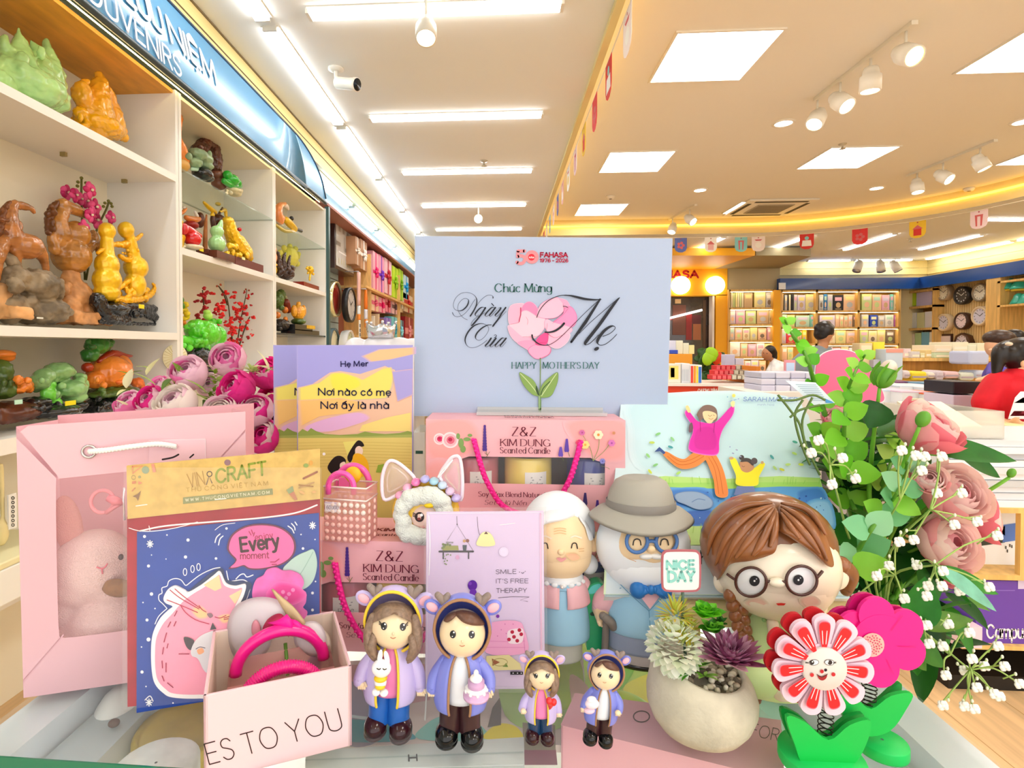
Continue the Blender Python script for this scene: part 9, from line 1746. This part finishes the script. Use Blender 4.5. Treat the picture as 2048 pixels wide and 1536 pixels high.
# ---------------------------------------------------------------- rose and eucalyptus bouquet on the right
Yr = .56; vb = V((.292,.60, ZG)); t = thing('rose_bouquet', 'large artificial bouquet of pink roses, eucalyptus and white gypsophila on the right', 'artificial flowers', vb)
r1, r2_, r3, r4 = mat('FDD9D6', .6, noise=(40,.04)), mat('FBB4BC', .6, noise=(40,.06)), mat('FEF0E8', .6), mat('F4889A', .6)
m = MB(); m.lathe(vb, [(.028,0),(.034,.02),(.034,.07),(.026,.10),(.028,.11)], mat('EDE9E2', .3, coat=.4),24); m.build('vase', t)
SP = at(1745,1230,.58)
def stem(mb, a, m_, r_=.0018, b=None):
    a = V(a); b = b or SP; mb.tube([a, a.lerp(b, .5)+V((0,.01,.012)), b, vb+V((0,0,.10))],[r_*.7, r_, r_, r_], m_, 6,5)
mst = mat('6E9A2E', .5); m = MB()
RO = [(1862,852,66,(.5,-.6,.75),.50),(1912,985,66,(.2,-.8,.5),.52),(1975,1035,52,(.7,-.6,.1),.56),(1898,1085,62,(.2,-.85,.35),.53),(1905,1135,40,(.3,-.8,-.1),.55),(1745,855,38,(-.1,-.4,.9),.62),(1670,835,26,(-.3,-.6,.6),.60),(1858,958,34,(-.3,-.7,.6),.50)]
for k_, (x, y, r_, ax, Y) in enumerate(RO):
    c = at(x, y, Y); mm = MB(); bloom(mm, c, r_*pxs(c)*.86, ax, (r2_, r1, r1, r3, r1) if k_ % 2 else (r4, r2_, r1, r1, r3),6,5,.30,.35,40+k_); o = mm.build('rose', t)
    mm = MB(); q = V(ax).normalized()
    for i in range(5): leafblade(mm, c-q*r_*pxs(c)*.8, q*.4+V((cos(i*1.26), sin(i*1.26),.2)),.018,.008, mat('5E8E2A', .5))
    mm.build('sepals', o); stem(m, c-q*r_*pxs(c)*.7, mst)
for x, y, r_, tip, Y in ((1770,752,26, 'F4D9CC', .52),(1846,838,17, '58B050', .48),(2023,946,10, '8ED83A', .52)):
    c = at(x, y, Y); s = pxs(c); mm = MB(); ax = V((.35,-.1,1)).normalized(); Rm = ax.to_track_quat('Z', 'Y').to_matrix(); mm.ell(c, (r_*.72*s, r_*.72*s, r_*s), mat('5FA02E', .45), Rm)
    if r_ > 20: mm.ell(c+ax*r_*s*.45,(r_*.58*s, r_*.58*s, r_*s*.85), mat(tip, .5), Rm); [leafblade(mm, c-ax*r_*s*.8+V((cos(i*1.26), sin(i*1.26),0))*r_*.4*s, ax+V((cos(i*1.26), sin(i*1.26),0))*.22, r_*2*s, r_*.9*s, mat('6FB036', .45), curl=.1) for i in range(5)]
    mm.build('bud', t); stem(m, c-ax*r_*s, mat('7ABF3A', .5),.0022)
m.build('stems', t)
def sprig(P, Y, r0, r1_, cols, n, name='eucalyptus_sprig', col='5E9A2E'):
    mm = MB(); Q = catmull([(*p, 0) for p in P], False, 12); pts = [at(q[0], q[1], Y+.01*sin(i*.3)) for i, q in enumerate(Q)]; mm.tube(pts, [.0009+.0016*i/len(pts) for i in range(len(pts))], mat(col, .5),6)
    for i in range(n):
        f = (i+.5)/n; c = pts[int(f*(len(pts)-1))]; s = pxs(c); r_ = (r0+(r1_-r0)*f)*s
        for sg in (-1,1):
            d = V((sg*.9,-.35+.3*sin(i*2.1),.35+.3*cos(i*1.7))); a = i*.9; d = Matrix.Rotation(.5*sin(a),3, 'Y') @ d; leafblade(mm, c, d, r_*1.9, r_*1.75, mat(cols[(i+(sg > 0)) % len(cols)],.45), up=V((.1*sg, -.9,.5)), curl=.12, cup=.15)
    mm.build(name, t); stemp = MB()
lime, mint = ('8EDC3A', 'A6E45A', '74C82E'),('8FDCA0', 'A9E6B4', '7AC88A')
sprig([(1570,640),(1582,665),(1600,690),(1615,720),(1630,770),(1650,830)],.55,10,17,('7EDC2E', '9AE65A', '5EB82A'),7)
sprig([(1730,710),(1712,740),(1696,780),(1690,830),(1688,900),(1700,960)],.53,12,30, lime, 9)
sprig([(1815,925),(1800,975),(1778,1010),(1745,1055),(1715,1105),(1705,1160)],.50,22,34, mint+('9AE04A',),7)
sprig([(1640,860),(1655,910),(1680,960),(1710,1020)],.57,20,26,('6EB82A', '8ED03A'),5); sprig([(1800,880),(1780,930),(1760,980)],.56,20,24,('A8E04A', 'C6EC6A'),4)
sprig([(1925,1060),(1880,1100),(1830,1150),(1780,1200)],.58,8,16,('4E8E2A', '6EAE3A'),6)
R = random.Random(31); mm = MB()
for i in range(260):
    x, y = R.uniform(1625,1900), R.uniform(870,1300)
    if x < 1625+(y-800)*.16 or x > 1830+(y-900)*.22: continue
    leafblade(mm, at(x, y, R.uniform(.56,.68)),(R.uniform(-1,1), R.uniform(-.8,.3), R.uniform(-.6,1)), R.uniform(.03,.06), R.uniform(.016,.03), mat(('1F5A1E', '2E7A26', '3E8E2A', '174A1C', '5AA030')[i % 5],.45), curl=.25)
o = mm.build('foliage', t)
for x, y, dx, dy, L, w, c_, Y in ((1755,812,-.15,.2,62,58, '1E5E20', .52),(1700,840,.2,.4,60,40, '2A6A22', .55),(1930,900,1,.12,190,52, '2E7A26', .5),(1960,930,.9,.5,90,42, '2A6E22', .52),(1835,1210,.15,-.9,110,72, '2E8A2E', .50),(1940,1180,.85,.6,130,34, '8ED8C0', .47),(1930,1160,.95,.3,130,40, '3E9A2E', .5),(1850,1300,.8,.6,95,52, '4E8E3A', .52),(1830,1310,.75,.9,90,48, '5E9A3E', .52),(1880,1240,.9,-.15,110,40, '6A9E3A', .55),(1850,1150,.3,.6,80,60, '2E7A26', .55),(1680,1050,-.7,-.4,70,50, '1F6E2A', .57)):
    mm = MB(); c = at(x, y, Y); s = pxs(c); leafblade(mm, c-V((dx*L*s*.5,0,-dy*L*s*.5)),(dx, -.1,-dy), L*s, w*s, mat(c_, .45, noise=(60,.15)), up=V((0,-.8,.6)), curl=.08, nu=6, nv=9); mm.build('leaf', t)
mw2 = mat('FBFCF6', .6); mgs = mat('A6C66A', .5)
GY = [(1634,880),(1661,968),(1708,956),(1800,900),(1828,910),(1846,912),(1880,912),(1795,1082),(1824,1078),(1775,1130),(1750,1150),(1830,1128),(1852,1170),(1805,1195),(1905,1048),(1882,1140),(1915,1180),(1950,1042),(1880,1170),(1710,1195),(1620,905),(1682,915),(1870,985),(1920,985),(1840,940),(1974,1172),(1990,1070),(1850,1190)]
GL2 = [(1882,1290),(1925,1338),(1888,1348),(1950,1372),(1985,1385),(1995,1390),(2005,1330),(2035,1365),(1882,1408),(1945,1415),(1925,1410),(1940,1315),(1855,1285),(1850,1248),(1893,1246),(1935,1263),(1992,1290),(1965,1330)]
def gyps(pts, Y0, hubs, name):
    ms = MB()
    for i, (x, y) in enumerate(pts):
        mm = MB()
        c = at(x, y, Y0+R.uniform(-.02,.03)); s = pxs(c); h = min(hubs, key=lambda q: hypot(q[0]-x, q[1]-y)); b = at(h[0], h[1], Y0+.01)
        for q in range(9): a = q*2.4; mm.ell(c+V((cos(a)*6.5*s, -.002+.3*sin(a*3)*6*s, sin(a)*6.5*s)),(4.6*s, 3*s, 4.6*s), mw2, None, 8,5)
        mm.ell(c-V((0,.002,0)),4*s, mw2, None, 8,5); ms.tube([c, c.lerp(b, .5)+V((R.uniform(-.004,.004),0, R.uniform(0,.008))), b],.0007, mgs, 5,4)
        e = c+V((R.uniform(-14,14)*s, 0, R.uniform(8,18)*s)); mm.ell(e, (2.6*s, 2.6*s, 4*s), mat('F2F6DE', .6), None, 7,5); ms.tube([e, c.lerp(b, .3)],.0006, mgs, 5); mm.build(name, t)
    for h in hubs: stem(ms, at(h[0], h[1], Y0+.01), mgs, .0011)
    ms.build('flower_stem', t)
gyps(GY, .47,[(1800,1000),(1790,1150),(1860,1020),(1660,930),(1870,1130)], 'gypsophila_flower'); gyps(GL2,.50,[(1850,1260),(1900,1310),(1940,1340)], 'gypsophila_flower')
mm = MB()
for P in ([(1556,790),(1580,820),(1600,850),(1612,900)],[(1555,800),(1590,800),(1625,790),(1650,800)],[(1580,835),(1600,820),(1640,810)],[(1606,800),(1590,830),(1600,880),(1620,930)],[(1625,795),(1605,840),(1612,890),(1640,950)]): mm.tube([at(x, y, .52) for x, y in P],.0011, mat('5E7A3A', .5),5,5)
mm.build('curled_twigs', t)
# price label hanging in the bouquet and the pink round card behind it
lp = [at(x, y, .53) for x, y in ((1572,762),(1632,766),(1670,806),(1628,810))]
m = MB(); m.prism(lp, (0,.0008,.0004), mat('DDEBF4', .4)); Sx = pl3(lp[0], lp[1], lp[2]); k = Ink(Sx, m, .0004)
for i in range(9): k.line([(1592+i*4.2,769+i*3.9),(1632+i*2.6,770+i*3.9)],1.1, '9AB4C4', False)
k.fill([(1650,797),(1664,803),(1668,806),(1652,806)], '4A9AD8'); tag(m.build('price_label'), 'slanted pale blue printed label caught in the bouquet leaves', 'label')
t = thing('heart_card', 'pink heart shaped card with white rim behind the eucalyptus', 'card', at(1700,800,.62)); Yh = .62
HP = [(1632,745),(1640,715),(1665,701),(1700,702),(1720,715),(1728,738),(1748,745),(1760,770),(1768,800),(1740,806),(1700,800),(1660,795),(1640,780)]
m = MB(); m.prism([at(x, y, Yh+.001) for x, y in catmull([(1700+(x-1700)*1.02,755+(y-755)*1.03) for x, y in HP], True, 5)],(0,.002,0), mat('FBF0F2', .5)); m.build('white_rim', t)
m = MB(); m.prism([at(x, y, Yh) for x, y in catmull(HP, True, 5)],(0,.001,0), mat('F56A96', .45)); m.build('pink_front', t)
m = MB(); a = at(1700,800, Yh); m.tube([a, V((a.x, Yh+.003,.862))],.0015, mat('E8E4E0', .4),6); m.build('stick', t)
